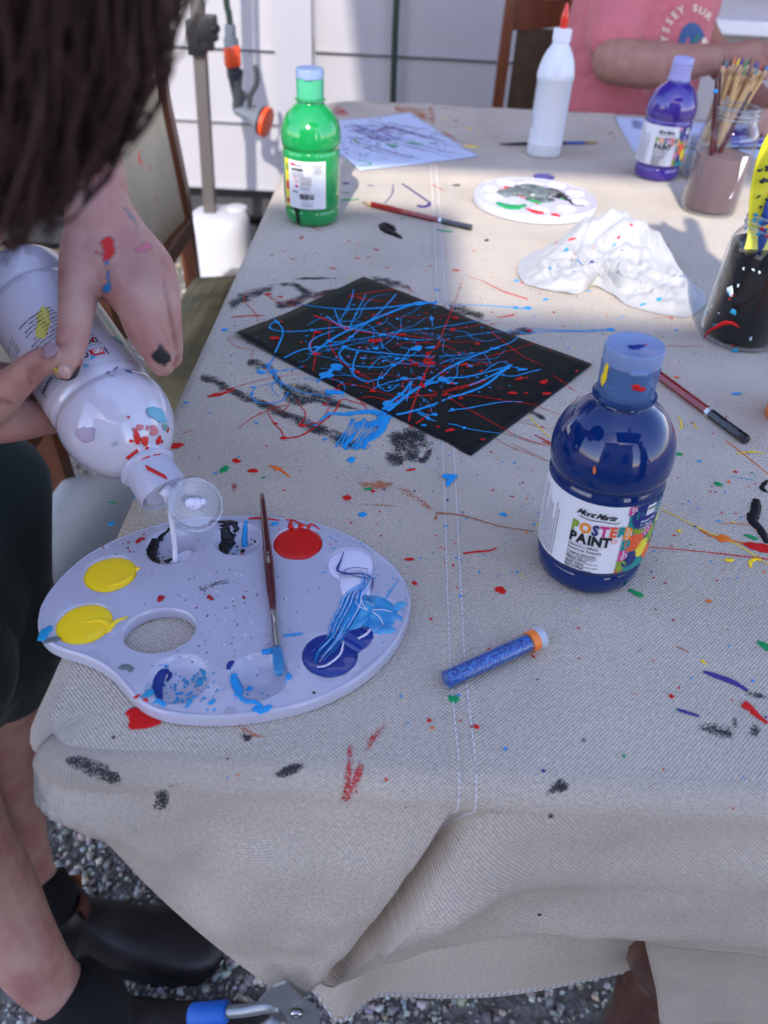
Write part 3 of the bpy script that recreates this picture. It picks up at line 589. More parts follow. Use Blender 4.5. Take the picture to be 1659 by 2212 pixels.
def poster_label(parent, rot, colour_mat, colour_name, shade):
    """printed wrap label of a poster paint bottle; rot = where its front faces"""
    r = .0361; z0, z1 = .0245, .0795; lab = label_sheet(parent, r, z0, z1, rot-1.95, rot+2.3, label_white)
    R0 = r+.0002; w1 = wrapper(R0, z0, rot, .00025); w2 = wrapper(R0, z0, rot, .00045); w3 = wrapper(R0, z0, rot, .0006)
    b = MB(); mats = INK+[colour_mat]; CM = len(INK)
    H = z1-z0
    # colourful dot field on the right part: overlapping discs clipped to the label height
    def fld(u0, u1):
        n = 20; b.add([w1(u0+(u1-u0)*i/n + (.0008*math.sin(j*9) if i == 0 else 0), H*j/10) for j in range(11) for i in range(n+1)], [(j*(n+1)+i, j*(n+1)+i+1, (j+1)*(n+1)+i+1, (j+1)*(n+1)+i) for j in range(10) for i in range(n)], TL)
    uL = .0200; fld(uL, uL+.058)
    def clip_disc(u, v, rx, ry, mi, wr, ux=uL, n=22):
        pts = [(0, 0)]+[(rx*math.cos(2*PI*i/n), ry*math.sin(2*PI*i/n)) for i in range(n)]
        pts = [(max(ux-.0012, u+x), min(H, max(0, v+y))) for x, y in pts]
        b.add([wr(*p) for p in pts], [(0, 1+i, 1+(i+1) % n) for i in range(n)], mi)
    discs = [(.0195, .0525, .0048, .0042, MG, 1), (.0195, .0335, .0052, .0058, OR_, 1), (.0195, .0245, .0055, .005, TL, 0), (.0205, .0150, .0048, .0048, MG, 1), (.0205, .0060, .0055, .0050, OL, 0), (.019, .000, .006, .0035, RD, 0),
             (.0285, .0245, .0075, .0075, VM, 0), (.0275, .0100, .0058, .0068, NV, 0), (.0305, .0350, .0055, .0045, OL, 0), (.0275, .001, .006, .004, TL, 0), (.037, .016, .006, .0075, YL, 0), (.037, .033, .0055, .006, MG, 1), (.045, .024, .006, .007, OL, 0), (.045, .009, .006, .006, VM, 0), (.052, .035, .006, .006, YL, 1), (.053, .016, .006, .007, NV, 0), (.046, .046, .006, .006, TL, 1), (.060, .026, .006, .008, RD, 0)]
    for i, (u, v, rx, ry, mi, dots) in enumerate(discs):
        clip_disc(u, v, rx, ry, mi, w2)
        if dots:
            for k in range(16):
                a = k*2.4; rr_ = .88*math.sqrt((k+.5)/16); uu, vv = u+rx*rr_*math.cos(a), v+ry*rr_*math.sin(a)
                if uu > uL and .0005 < vv < H-.0005: clip_disc(uu, vv, .00062, .00075, WH, w3, uL, 6)
    clip_disc(.0335, .0465, .0118, .0125, CM, w3, .0215, 30); clip_disc(.038, .0465, .0118, .0125, CM, w3, .0215, 30)
    w4 = wrapper(R0, z0, rot, .0008)
    put(b, quad(.0075, .0078), .0352, .0490, -.03, w4, WH); w5 = wrapper(R0, z0, rot, .0010)
    put(b, text_geo('500mL', .0026, .0001), .0320, .0494, 0, w5, KB); put(b, text_geo('16.9 US fl oz', .0011), .0320, .0474, 0, w5, KB)
    for k, s_ in enumerate(shade): put(b, text_geo(s_, .0024 if k == 0 else .0020, .00006 if k == 0 else 0), .0283, .0405-.0026*k, .0, w5, WH)
    # lettering on the white part
    put(b, text_geo('Mont Marte', .0062, .00012, .55, 'LEFT', .86), -.0128, .0452, -.02, w2, KB, sx=.92)
    ln = cr([(-.0105, .0436), (-.004, .0428), (.004, .0432), (.012, .0424), (.0145, .0436)], 6)
    for p0, p1 in zip(ln[:-1], ln[1:]):
        b.add([w2(p0[0], p0[1]-.00028), w2(p1[0], p1[1]-.00028), w2(p1[0], p1[1]+.00028), w2(p0[0], p0[1]+.00028)], [(0, 1, 2, 3)], KB)
    xs = -.0140
    for ch, mi in zip('POSTER', (OL, OR_, NV, MG, VM, TL)):
        gq = text_geo(ch, .0108, .00055); put(b, gq, xs, .0318, 0, w2, mi, sx=.80); xs += max(x for x, y in gq[0])*.80+.00050
    xs = -.0140
    for ch in 'PAINT':
        gq = text_geo(ch, .0105, .00055); put(b, gq, xs, .0232, 0, w2, KB, sx=.80); xs += max(x for x, y in gq[0])*.80+.00035
    put(b, ringg(.0014, .0003), xs+.0012, .0278, 0, w2, VM); put(b, ringg(.0021, .0002), xs+.0012, .0278, 0, w2, VM)
    y = .0200
    def rule(v): put(b, quad(.0215, .00018), -.0032, v, 0, w2, KB)
    rule(.0224-.0006)
    for s_, sz, dy in (('Peinture à Affiche', .00265, .0028), ('Pintura de Tempera', .00265, .0028)): put(b, text_geo(s_, sz, .00004), -.0138, y-.0008, 0, w2, KB); y -= dy
    rule(y+.0012); y -= .0014
    for s_, sz, dy in (('Tempera style paint', .0023, .00185), ('Peinture de Style Détrempe', .0017, .0017), ('Pintura de Estilo Témpera', .0017, .0019), ('Vibrant colour', .0023, .00185), ('Couleurs vives | Colores vivos', .0017, .0019), ('Quick drying', .0023, .0018), ('Séchage rapide | Secado rápido', .0017, .0019), ('Easy to blend', .0023, .0018), ('Mélange aisé | Mezcla fácil', .0017, .0017)):
        put(b, text_geo(s_, sz, .00006 if sz > .002 else .00002), -.0138, y, 0, w2, KB); y -= dy*.86
    es = ['ES: Libera tu creatividad en el aula o en casa. Nuestras Pinturas de Témpera', 'brillantes son excelentes para una amplia gama de proyectos y se pueden', 'utilizar en cartulina, cartón o papel de construcción (no es adecuado para usar',
          'con lienzos). Limpiar con agua con jabón tibia', 'FR: Libérez votre créativité en classe ou à la maison. Nos peintures', 'sont idéales pour une large gamme de projets et peuvent être', 'utilisées sur du papier cartonné ou du papier de construction.', 'Nettoyer avec de l’eau tiède et savonneuse', 'EN: Unleash your creativity in the classroom or at home. Our paint', 'is perfect for a wide range of projects on cardboard or paper.']
    for k, s_ in enumerate(es): put(b, text_geo(s_, .00165, .00003), -.0245-(len(es)-1-k)*.0021+.0*k, .0020, PI/2, w2, KB, sx=.93)
    b.build('label_print', mats, lab, smooth=False)
    return lab
parent_mat = [None]
def tilt(o, ax, ang): o.rotation_mode = 'QUATERNION'; o.rotation_quaternion = Quaternion(Vector(ax).normalized(), ang) @ Quaternion((0, 0, 1), o.get('rz', 0.0))
# blue bottle in front
bp = at(1266, 1216); bb = thing('paint_bottle', 'dark blue poster paint bottle standing in front of the black painting', 'paint bottle', bp)
blue_m = mat('blue_paint_bottle', (.001, .019, .115), rough=.08, spec=.35, coat=.5, coat_r=.015); parent_mat[0] = mat('bottle_pet_blue', (.02, .07, .22), rough=.08, trans=.4)
bottle_body(bb, blue_m); flip_cap(bb); poster_label(bb, math.atan2(-bp.x, bp.y)+.10-.06, mat('ink_phthalo', (.01, .02, .17), rough=.4), 'blue', ('Phthalo Blue', 'Bleu Phtalo', 'Azul Ftalo'))
b = MB(); blot(b, Vector((.000, -.002, .1678)), (0, 0, 1), .0032, 4, 1.3, .3, .0006, 0, .5); blot(b, Vector((.006, .001, .1678)), (0, 0, 1), .0006, 4, 1, .3, .0006, 1)
wr_ = wrapper(.0372, 0, 0, .0003)
blot(b, wr_(-.0185, .1045), wr_(-.0185, .1045)-Vector((0, 0, .09)), .0009, 2, 2.6, 1.5, .0007, 2)
blot(b, Vector((-.0155, -.006, .152)), (-1, -.3, 0), .0028, 7, 2.4, 1.5, .0004, 3); blot(b, Vector((.0015, -.0168, .150)), (0, -1, 0), .0022, 9, 1.6, 0, .0003, 1, .6)
b.build('paint_spots', [paint('navy'), paint('red'), paint('orange'), paint('yellow')], bb, kind='stuff')
tilt(bb, (0, 1, 0), math.radians(-2.4))
# purple bottle (screw cap without lid)
pp = at(1414, 381); pb = thing('paint_bottle', 'purple poster paint bottle with its lid missing, standing left of the jar of brushes', 'paint bottle', pp)
pur_m = mat('purple_paint_bottle', (.045, .02, .25), rough=.14, coat=1, coat_r=.02); parent_mat[0] = mat('bottle_pet_purple', (.12, .08, .35), rough=.1, trans=.4)
bottle_body(pb, pur_m); poster_label(pb, math.atan2(-pp.x, pp.y)+.06, mat('ink_violet', (.06, .02, .25), rough=.4), 'purple', ('Violet', 'Violette', 'Violeta'))
b = MB(); b.lathe([(.136, .0155), (.136, .0172), (.1375, .0172), (.138, .0160), (.146, .0150), (.147, .0158), (.148, .0150), (.151, .0150), (.152, .0158), (.153, .0150), (.156, .0150), (.157, .0158), (.158, .0150), (.163, .0148), (.1645, .0140), (.162, .0125), (.150, .012)], 48, cap=False)
b.build('cap', mat('cap_violet_frost', (.42, .42, .72), rough=.3, alpha=.75), pb, angle=40)
# green bottle
gp = at(675, 474); gb = thing('paint_bottle', 'bright green paint bottle showing its barcode label near the far left corner', 'paint bottle', gp)
grn_m = mat('green_paint_bottle', (.007, .27, .065), rough=.12, coat=.7, coat_r=.02, sss=0); parent_mat[0] = mat('bottle_pet_green', (.05, .4, .15), rough=.1, trans=.4)
o = bottle_body(gb, grn_m); flip_cap(gb, stain=mat('thread_green', (.05, .45, .2), rough=.4)); 
for ch in gb.children:
    if ch.name.startswith('cap') and 'lid' not in ch.name: ch.data.materials[0] = mat('cap_green_frost', (.08, .45, .25), rough=.28, alpha=.85)
gr = math.atan2(-gp.x, gp.y); lab = label_sheet(gb, .0361, .0235, .0775, gr-1.15, gr+.50, label_white); R0 = .0363; w1 = wrapper(R0, .0235, gr, .00025)
b = MB()
put(b, quad(.008, .054), -.0362, .027, 0, wrapper(R0, .0235, gr, .0002), YL); put(b, quad(.006, .010), -.0355, .024, 0, w1, RD); put(b, quad(.006, .006), -.0355, .006, 0, w1, RD); put(b, quad(.006, .008), -.0355, .045, 0, w1, OL)
put(b, text_geo('chromaette', .0040, .0001), -.0275, .0480, 0, w1, GY_, sx=.85); put(b, disc(.0042, 18, .0014), -.0252, .0495, 0, wrapper(R0, .0235, gr, .0003), RD); put(b, text_geo('washable', .0044, .0003, .3), -.0275, .0430, 0, w1, KB)
put(b, frame(.0125, .0125, .0003), .0085, .0450, 0, w1, GY_); 
for k in range(6): put(b, quad(.010-.003*(k % 3 == 2), .0007), .0080, .0495-.0018*k, 0, w1, GY_)
for k in range(5): put(b, quad(.0175-.002*(k % 2), .0004), -.0185, .0410-.0011*k, 0, w1, GY_)
put(b, ringg(.0036, .0006), -.0205, .0330, 0, w1, RD); put(b, quad(.0064, .0006), -.0205, .0330, -.8, w1, RD); put(b, disc(.0027, 16, .0016), -.0200, .0255, 0, w1, MG)
for k in range(7): put(b, quad(.0155-.003*(k % 3 == 1), .0006), -.0075, .0360-.0014*k, 0, w1, GY_)
for k in range(3): put(b, quad(.013-.003*(k % 3 == 1), .0005), -.0085, .0252-.0013*k, 0, w1, GY_)
put(b, text_geo('500ml', .0030, .0001), -.0262, .0180, 0, w1, KB); put(b, text_geo('Made in China', .0014), -.0105, .0186, 0, w1, KB)
x_ = -.0158
while x_ < .0022: wd = rnd.choice((.0003, .0005, .0008)); put(b, quad(wd, .0062, 1), x_+wd/2, .0142, 0, w1, KB); x_ += wd+rnd.choice((.0003, .0005))
put(b, text_geo('9 312345 678906', .0014), -.0150, .0094, 0, w1, KB)
for k in range(4): put(b, quad(.0170-.004*(k % 2), .0006 if k == 2 else .0004), -.0068, .0075-.0016*k, 0, w1, GY_)
b.build('label_print', INK, lab, smooth=False)
b = MB(); wg = wrapper(.0357, 0, gr, .0006)
b.add([wg(-.0245+dx, z) for z, dx0, ww in ((.036, 0, .001), (.031, .001, .0025), (.026, .002, .004), (.021, .003, .0032), (.015, .0045, .002), (.008, .005, .0026), (.003, .006, .0015)) for dx in (dx0-ww, dx0, dx0+ww)], [(i*3+j, i*3+j+1, i*3+j+4, i*3+j+3) for i in range(6) for j in range(2)])
b.build('black_paint_run', paint('black'), gb)
gb.scale = (1.03, 1.03, 1.085); pb.scale = (1.02, 1.02, 1.05)
# white glue bottle with red nozzle
wp = at(1173, 334); wb = thing('glue_bottle', 'tall white glue bottle with a white cap and red pointed nozzle', 'glue bottle', wp)
wg_m = mat('white_hdpe', (.72, .74, .76), rough=.28, coat=.4, coat_r=.1, sss=.15)
b = MB(); b.lathe([(.001, .02), (0, .026), (.002, .0285), (.006, .0297), (.021, .0298), (.0215, .0305), (.023, .0298), (.024, .0294), (.117, .0294), (.118, .0302), (.122, .0312), (.127, .0305), (.136, .029), (.148, .0255), (.158, .0205), (.166, .0152), (.171, .0128), (.176, .0125)], 56); b.build('body', wg_m, wb, angle=50)
b = MB(); b.lathe([(.172, .0130), (.1725, .0146), (.1885, .0148), (.190, .0135), (.190, .006), (.191, .0045)], 64, cap=True); b.build('cap', mat('white_cap', (.78, .79, .82), rough=.3), wb, angle=30)
b = MB(); b.lathe([(.190, .0058), (.196, .0056), (.198, .0068), (.208, .0058), (.220, .0030), (.2235, .0018), (.224, .0)], 24, cap=False); b.build('nozzle', mat('red_nozzle', (.75, .03, .01), rough=.3, coat=.4), wb, angle=40)
wr0 = math.atan2(-wp.x, wp.y); b = MB(); w1 = wrapper(.0294, 0, wr0, .0004)
for k in range(16): put(b, quad(.008-.002*(k % 3), .0006 if k % 4 else .0012), -.0345+.001*(k % 2), .112-.0026*k, 0, w1, GY_)
for k in range(5): put(b, quad(.008, .0014), -.0335, .062-.004*k, .1, w1, NV)
b.build('printed_text', INK, wb, smooth=False)
# ================================================================== JARS
glass = thin('clear_glass', (.96, .97, .97), .0)
def jar(name, label, loc_, water_m, zw, h=.142):
    j = thing(name, label, 'jar', loc_); k = h/.142
    outer = [(0, .030), (.0005, .034), (.003, .0375), (.008, .0392), (.012, .0398), (.100, .0398), (.108, .0392), (.115, .0365), (.121, .0325), (.1245, .0305), (.1265, .0302), (.128, .0318), (.1295, .0302), (.132, .0302), (.1335, .0316), (.135, .0302), (.138, .0300), (.1405, .0306), (.142, .0298)]
    inner_ = [(.1415, .0285), (.13, .0282), (.122, .0298), (.115, .0340), (.108, .0370), (.100, .0376), (.012, .0376), (.006, .035), (.005, .0)]
    b = MB(); b.lathe([(z*k, r) for z, r in outer]+[(.1415*k, .0285), (.137*k, .0283)], 64, cap=False); b.add([((.03*math.cos(2*PI*i/64)), .03*math.sin(2*PI*i/64), 0) for i in range(64)], [tuple(reversed(range(64)))])
    gl = b.build('glass', glass, j, angle=50)
    for zz, rr0 in ((.128, .0316), (.1335, .0314), (.1402, .0306)):
        b = MB(); b.tube([(rr0*math.cos(2*PI*i/48), rr0*math.sin(2*PI*i/48), zz*k) for i in range(49)], .0013, n=8, cap=False); b.build('rim_ring', thin('rim_glass', (.9, .93, .94), .22, (.55, .6, .66), rough=.08) if 'rim_glass' not in MATS else MATS['rim_glass'], j)
    b = MB(); b.lathe([(.0005, .0345), (.003, .0381), (.0045, .0386), (.006, .0388)], 64, cap=False); b.build('base_ring', MATS['rim_glass'], j)
    b = MB(); b.lathe([(.0052, .001), (.0055, .034), (.010, .0372), (min(zw, .1), .0374)]+([(zw, .0362 if zw > .108 else .0372)] if zw > .1 else [])+[(zw+.0003, .030), (zw+.0001, .001)], 64, cap=False); b.build('water', water_m, j, angle=40)
    return j, gl
def murky(name, c, dens, rough=.15, tr=.5):
    m = mat(name, c, rough=rough, trans=tr, ior=1.33); return m
jp = at(1527, 455)
j1, _ = jar('water_jar', 'glass jar of cloudy mauve water holding dark brushes', jp, murky('mauve_water', (.150, .100, .118), 1, .2, .0), .080)
b = MB(); A = j1.location
for (x0, y0, x1, y1) in ((875, 190, 905, 640), (852, 225, 880, 760),): pass
def rod(mb, p0, p1, r0, r1, n=10): 
    p0, p1 = Vector(p0), Vector(p1); mb.tube([p0+(p1-p0)*k for k in (0, .5, 1)], [r0, (r0+r1)/2, r1], n=n)
brush_m = mat('brush_handle_maroon', (.07, .008, .012), rough=.25, coat=.6)
tipm = mat('ferrule_silver', (.62, .63, .65), rough=.25, metal=1)
def jar_brush(base_off, toppx, depthY, label, hm_=None):
    p1 = aty(*toppx, depthY); p0 = A+Vector(base_off); t = thing('paintbrush', label, 'paintbrush', p0)
    d = p1-p0; b = MB(); b.tube([d*k for k in (.32, .5, .7, .97, 1)], [.0026, .0036, .0034, .0022, .0014], n=10); b.build('handle', hm_ or brush_m, t)
    b = MB(); b.tube([d*k for k in (.14, .32)], [.0030, .0026], n=10); b.build('ferrule', tipm, t); b = MB(); b.tube([d*k for k in (0, .06, .14)], [.0006, .0034, .0030], n=10); b.build('bristles', mat('wet_bristle', (.05, .03, .03), rough=.5), t); return t
jar_brush((.002, .004, .012), VD(878, 188), jp.y-.004, 'maroon paintbrush in the mauve water jar, the tallest of its three brushes')
jar_brush((-.004, -.006, .012), VD(850, 228), jp.y-.022, 'maroon paintbrush dotted with blue in the mauve water jar, at the left rim')
jar_brush((-.022, .0, .014), VD(1096, 325), jp.y+.008, 'maroon paintbrush leaning to the right rim of the mauve water jar')
b = MB(); p_ = aty(*VD(840, 325), jp.y-.030); blot(b, p_-Vector(j1.location), (0, -1, .2), .0030, 3, 1, 0, .001)
b.build('blue_dab', paint('blue'), j1)
wj = wrapper(.0398, 0, math.atan2(-jp.x, jp.y), .0004); b = MB()
b.add([wj(.026+.006*k+.004*math.sin(k*5), .030+.056*k) for k in np.linspace(0, 1, 12)]+[wj(.029+.0085*k, .030+.056*k) for k in np.linspace(0, 1, 12)], [(i, i+1, i+13, i+12) for i in range(11)]); b.build('torn_label_strip', label_white, j1)
# black water jar
j2p = at(1590, 728)
j2, _ = jar('water_jar', 'glass jar of black paint water with a red streak, at the right edge', j2p, murky('black_water', (.012, .012, .014), 1, .05, .0), .098, .130)
j2.rotation_euler = (0, math.radians(1.5), 0)
a2 = math.atan2(-j2p.x, j2p.y); b = MB(); w_j = wrapper(.0398, 0, a2, .0004)
def jar_px(px):  # pixel -> point on the jar's outer cylinder
    d = ray(*px).normalized(); o = CAMPOS-j2.location; a = d.x**2+d.y**2; bq = 2*(o.x*d.x+o.y*d.y); c = o.x**2+o.y**2-.0403**2; D = bq*bq-4*a*c
    if D < 0: return None
    s = (-bq-math.sqrt(D))/(2*a); return o+d*s
VF = lambda x, y: ((2200+x/3.16)/1.507, (500+y/3.16)/1.507)
pts = [jar_px(VF(*p)) for p in ((285, 1910), (310, 1860), (370, 1815), (450, 1770), (510, 1745), (570, 1748), (620, 1775), (650, 1800))]; pts = [p for p in pts if p]
b.tube(pts, [.0008, .0012, .0018, .0030, .0028, .0018, .0009, .0004][:len(pts)], n=8, flat=.35, up=(0, -1, 0)); 
for (x, y, r, mi) in ((578, 1635, .0028, 1), (408, 1775, .0016, 1), (380, 1770, .0008, 1), (605, 2030, .0026, 1), (565, 1468, .0009, 0), (537, 1505, .0008, 0), (310, 1640, .0014, 1), (580, 1980, .0008, 0), (540, 1420, .0040, 2), (530, 1440, .002, 1), (620, 1365, .0012, 2), (765, 1905, .0016, 2), (670, 1190, .0012, 2), (770, 1200, .0012, 2), (835, 1225, .0012, 2), (430, 1650, .0008, 2), (360, 1580, .0008, 2)):
    p = jar_px(VF(x, y))
    if p: blot(b, p, (p.x, p.y, 0), r, x, 1.2, y, .0005, mi, .5, 12)
rim = [(590, 770, 2), (700, 640, 1), (760, 720, 1), (800, 790, 0), (860, 775, 3), (880, 870, 0), (760, 850, 1), (690, 690, 1), (900, 820, 3)]
for (x, y, mi) in rim:
    d = aty(*VF(x, y), j2p.y-.030)-j2.location; d = jar_px(VF(x, y)); d = d and Vector((d.x*.78, d.y*.78, d.z)); d and blot(b, d, (d.x, d.y, 0), .0018, x, 1.6, .3, .0004, 1 if mi == 2 else mi, .3, 12)
b.build('paint_marks', [paint('red'), paint('cyan'), mat('dried_splash', (.5, .6, .68), rough=.3), paint('yellow')], j2, kind='stuff')
# yellow foam-tipped tool standing in the black jar and blue handled brush
yk = thing('paint_scraper', 'bright yellow curved plastic paint spreader with black spots standing in the black water jar', 'paint spreader', j2p+Vector((.0, 0, .06)))
ym = mat('yellow_plastic', (.85, .78, .03), rough=.35, coat=.3)
cl_ = [(VD(1135, 1500), j2p.y-.012, .015), (VD(1150, 1400), j2p.y-.008, .0125), (VD(1160, 1270), j2p.y-.002, .0115), (VD(1180, 1120), j2p.y+.0, .0135), (VD(1205, 980), j2p.y+.002, .0145), (VD(1238, 830), j2p.y+.002, .0145), (VD(1285, 690), j2p.y, .0135), (VD(1330, 580), j2p.y-.002, .010)]
b = MB(); ctr = cr([tuple(aty(*p, Y)-yk.location)+(r,) for p, Y, r in cl_], 5); b.tube([Vector(c[:3]) for c in ctr], [c[3] for c in ctr], n=14, flat=.12, up=(.1, -1, .15)); b.build('blade', ym, yk)
b = MB()
for (x, y, r) in ((1160, 895, .0015), (1150, 1085, .0012), (1165, 1160, .0012), (1190, 970, .0026), (1205, 1105, .001), (1178, 1220, .001), (1212, 880, .002)): 
    p = aty(*VD(x, y), j2p.y-.0035)-yk.location; blot(b, p, (.1, -1, .3), r, x, 1.6, .5, .0006, 0, .6, 12)
b.build('paint_spots', paint('black'), yk, kind='stuff')
bt = thing('paintbrush', 'paintbrush with a thick blue handle in the black water jar beside the yellow spreader', 'paintbrush', j2p+Vector((.01, 0, .05)))
b = MB(); p0 = aty(*VD(1190, 1330), j2p.y-.005)-bt.location; p1 = aty(*VD(1300, 1020), j2p.y)-bt.location; b.tube([p0-(p1-p0)*.8, p0, p0+(p1-p0)*.6, p1], [.005, .006, .0085, .006], n=14); b.build('handle', mat('blue_handle', (.01, .06, .35), rough=.3, coat=.4), bt)
b = MB(); b.tube([p0-(p1-p0)*1.2, p0-(p1-p0)*.8], [.004, .0055], n=12); b.build('ferrule', tipm, bt)
# orange lid at the right frame edge
ol = thing('paint_pot', 'small orange paint pot just showing at the right edge beside the pencil', 'paint pot', at(1706, 905)); b = MB(); b.lathe([(0, .021), (.002, .0225), (.030, .0225), (.032, .0218)], 40); b.build('pot', mat('orange_pot', (.85, .2, .04), rough=.35), ol, angle=40)
b = MB(); b.lathe([(.032, .0235), (.033, .024), (.043, .024), (.0445, .0225), (.0445, .0)], 40, cap=False); b.build('lid', mat('orange_lid', (.85, .16, .03), rough=.35, coat=.3), ol, angle=30)

# ================================================================== PENCIL BUNDLE
potp = Vector((jp.x+.040, jp.y+.175, TZ)); pot = thing('pencil_pot', 'small clear pot behind the mauve jar holding upright coloured pencils', 'pot', potp)
b = MB(); b.lathe([(0, .0), (0, .030), (.002, .032), (.06, .033), (.0602, .031), (.004, .030), (.004, .0)], 40, cap=False); b.build('wall', thin('pot_plastic', (.9, .92, .94), .12), pot, angle=40)
pw = mat('pencil_wood', (.62, .42, .20), rough=.45, vary=(150, .4, (.5, .30, .13), (1, 1, .1)))
tips = [(905, 85, 'black'), (925, 100, 'teal'), (955, 90, 'black'), (985, 75, 'orange'), (1015, 85, 'yellow'), (1040, 80, 'navy'), (1075, 95, 'green'), (1100, 85, 'black'), (1140, 100, 'navy'), (1160, 110, 'purple'), (1185, 120, 'dkred'), (1205, 130, 'black'), (925, 150, 'red'), (1060, 150, 'green'), (1100, 165, 'navy'), (1150, 150, 'teal'), (1195, 165, 'purple'), (1000, 120, 'yellow'), (1235, 120, 'blue')]
nm_ = {'navy': 'dark blue', 'dkred': 'dark red', 'teal': 'teal'}
used = {}
PLAB = ['wood pencil with black lead, leftmost of the pencil bundle', 'wood pencil with teal lead right of the leftmost pencil', 'wood pencil with black lead left of the tallest pencil', 'wood pencil with orange lead, tallest of the bundle', 'wood pencil with yellow lead beside the tall orange pencil', 'wood pencil with dark blue lead in the middle of the bundle, back row',
 'wood pencil with green lead at the back of the bundle', 'wood pencil with black lead in the middle of the bundle, back row', 'wood pencil with dark blue lead right of the middle, back row', 'wood pencil with purple lead at the back, left of the dark red one', 'wood pencil with dark red lead at the back of the bundle', 'wood pencil with black lead at the right side of the bundle',
 'wood pencil with bright red lead, low at the left of the bundle', 'wood pencil with green lead in the front of the bundle', 'wood pencil with dark blue lead in the front of the bundle', 'wood pencil with teal lead in the front, right of the middle', 'wood pencil with purple lead in the front right of the bundle', 'wood pencil with yellow lead in the front left of the bundle', 'wood pencil with bright blue lead, rightmost of the bundle']
for i, (x, y, c) in enumerate(tips):
    p1 = aty(*VD(x, y), potp.y-.015+.016*((i*7) % 5)/2); ba = i*2.4; bs = potp+Vector((.017*math.cos(ba)*((i % 3)+1)/3-.003, .017*math.sin(ba)*((i % 3)+1)/3, .006)); d = p1-bs; L_ = d.length; dn = d/L_
    cc = nm_.get(c, c); used[cc] = used.get(cc, 0)+1
    where = ('at the left edge', 'in the middle', 'at the right side')[0 if x < 960 else (1 if x < 1110 else 2)]
    row = 'front row' if y > 115 else 'back row'
    t = thing('coloured_pencil', PLAB[i], 'pencil', bs, 0, 'coloured pencils bundled behind the jars')
    Mz = dn.to_track_quat('Z', 'Y').to_matrix().to_4x4()
    b = MB(); b.lathe([(0, .0041), (L_-.024, .0041)], 6, Mz); b.build('shaft', pw, t, smooth=False)
    b = MB(); b.lathe([(L_-.024, .0040), (L_-.0065, .0012)], 12, Mz); b.build('sharpened_cone', mat('pencil_bare_wood', (.55, .36, .2), rough=.7), t)
    b = MB(); b.lathe([(L_-.010, .0019), (L_-.0005, .0006), (L_, .0)], 10, Mz, cap=False); b.build('lead', paint(c), t)
# two red pencils
def red_pencil(p_tip, p_end, label):
    d = (p_end-p_tip); L_ = d.length; t = thing('pencil', label, 'pencil', p_tip+Vector((0, 0, .0039))); Mz = d.normalized().to_track_quat('Z', 'Y').to_matrix().to_4x4()
    b = MB(); b.lathe([(.016, .0041), (L_*.715, .0041)], 6, Mz); b.build('shaft', mat('red_lacquer', (.26, .008, .012), rough=.22, coat=.7), t, smooth=False)
    b = MB(); b.lathe([(.004, .0013), (.016, .0038)], 12, Mz); b.build('sharpened_cone', MATS['pencil_bare_wood'], t); b = MB(); b.lathe([(0, .0002), (.005, .0015)], 10, Mz); b.build('lead', mat('graphite', (.04, .04, .045), rough=.4, metal=.4), t)
    b = MB(); b.lathe([(L_*.715, .00425), (L_*.74, .00425)], 6, Mz); b.build('silver_band', mat('white_silver', (.6, .62, .64), rough=.3, metal=.5), t, smooth=False)
    b = MB(); b.lathe([(L_*.74, .0042), (L_-.001, .0042), (L_, .0036)], 6, Mz); b.build('black_end', mat('black_lacquer', (.008, .008, .01), rough=.2, coat=.7), t, smooth=False)
    b = MB(); b.lathe([(L_*.2, .00)], 3) if False else None
red_pencil(S_(*V2(578, 1388), .0004), S_(*V2(1315, 1560), .0004), 'red pencil with a black end lying beside the green bottle')
e_ = S_(*VA(1553, 645), .0004); r_ = S_(*VA(1388, 522), .0004); dd = (e_-r_).normalized(); red_pencil(e_-dd*.176, e_, 'red pencil with a black end lying behind the blue bottle towards the right edge')
# glitter tube
ga = S_(*VA(125, 1790), .0); gb_ = S_(*VA(578, 1585), .0); d = gb_-ga; L_ = d.length; gt = thing('glitter_tube', 'clear tube of blue glitter with an orange stopper lying on the seam', 'glitter tube', ga+Vector((0, 0, .0066))); Mz = d.normalized().to_track_quat('Z', 'Y').to_matrix().to_4x4()
b = MB(); b.lathe([(0, 0), (0, .0055), (.001, .0064), (L_-.009, .0064), (L_-.009, .0060), (.0022, .0058), (.002, 0)], 32, Mz, cap=False); b.build('tube', thin('clear_plastic', (.97, .98, 1), .0, edge=.35), gt, angle=40)
gm_ = bpy.data.materials.new('glitter'); gm_.use_nodes = True; t_ = gm_.node_tree; bs_ = t_.nodes['Principled BSDF']; vo = t_.nodes.new('ShaderNodeTexVoronoi'); vo.inputs['Scale'].default_value = 1900; tcn = t_.nodes.new('ShaderNodeTexCoord'); t_.links.new(tcn.outputs['Object'], vo.inputs['Vector'])
rp = t_.nodes.new('ShaderNodeValToRGB'); t_.links.new(vo.outputs['Color'], rp.inputs[0]); rp.color_ramp.elements[0].color = (.001, .012, .16, 1); rp.color_ramp.elements[1].color = (.12, .65, 1, 1); rp.color_ramp.elements.new(.62).color = (.003, .07, .50, 1); rp.color_ramp.elements[0].position = .25; t_.links.new(rp.outputs[0], bs_.inputs['Base Color'])
bs_.inputs['Metallic'].default_value = .0; bs_.inputs['Roughness'].default_value = .4; nm = t_.nodes.new('ShaderNodeNormalMap'); nm.space = 'OBJECT'; nm.inputs[0].default_value = 0.8; t_.links.new(vo.outputs['Color'], nm.inputs[1]); mxn = t_.nodes.new('ShaderNodeBump'); mxn.inputs['Strength'].default_value = 1; mxn.inputs['Distance'].default_value = .0006; t_.links.new(vo.outputs['Color'], mxn.inputs['Height']); t_.links.new(mxn.outputs[0], bs_.inputs['Normal'])
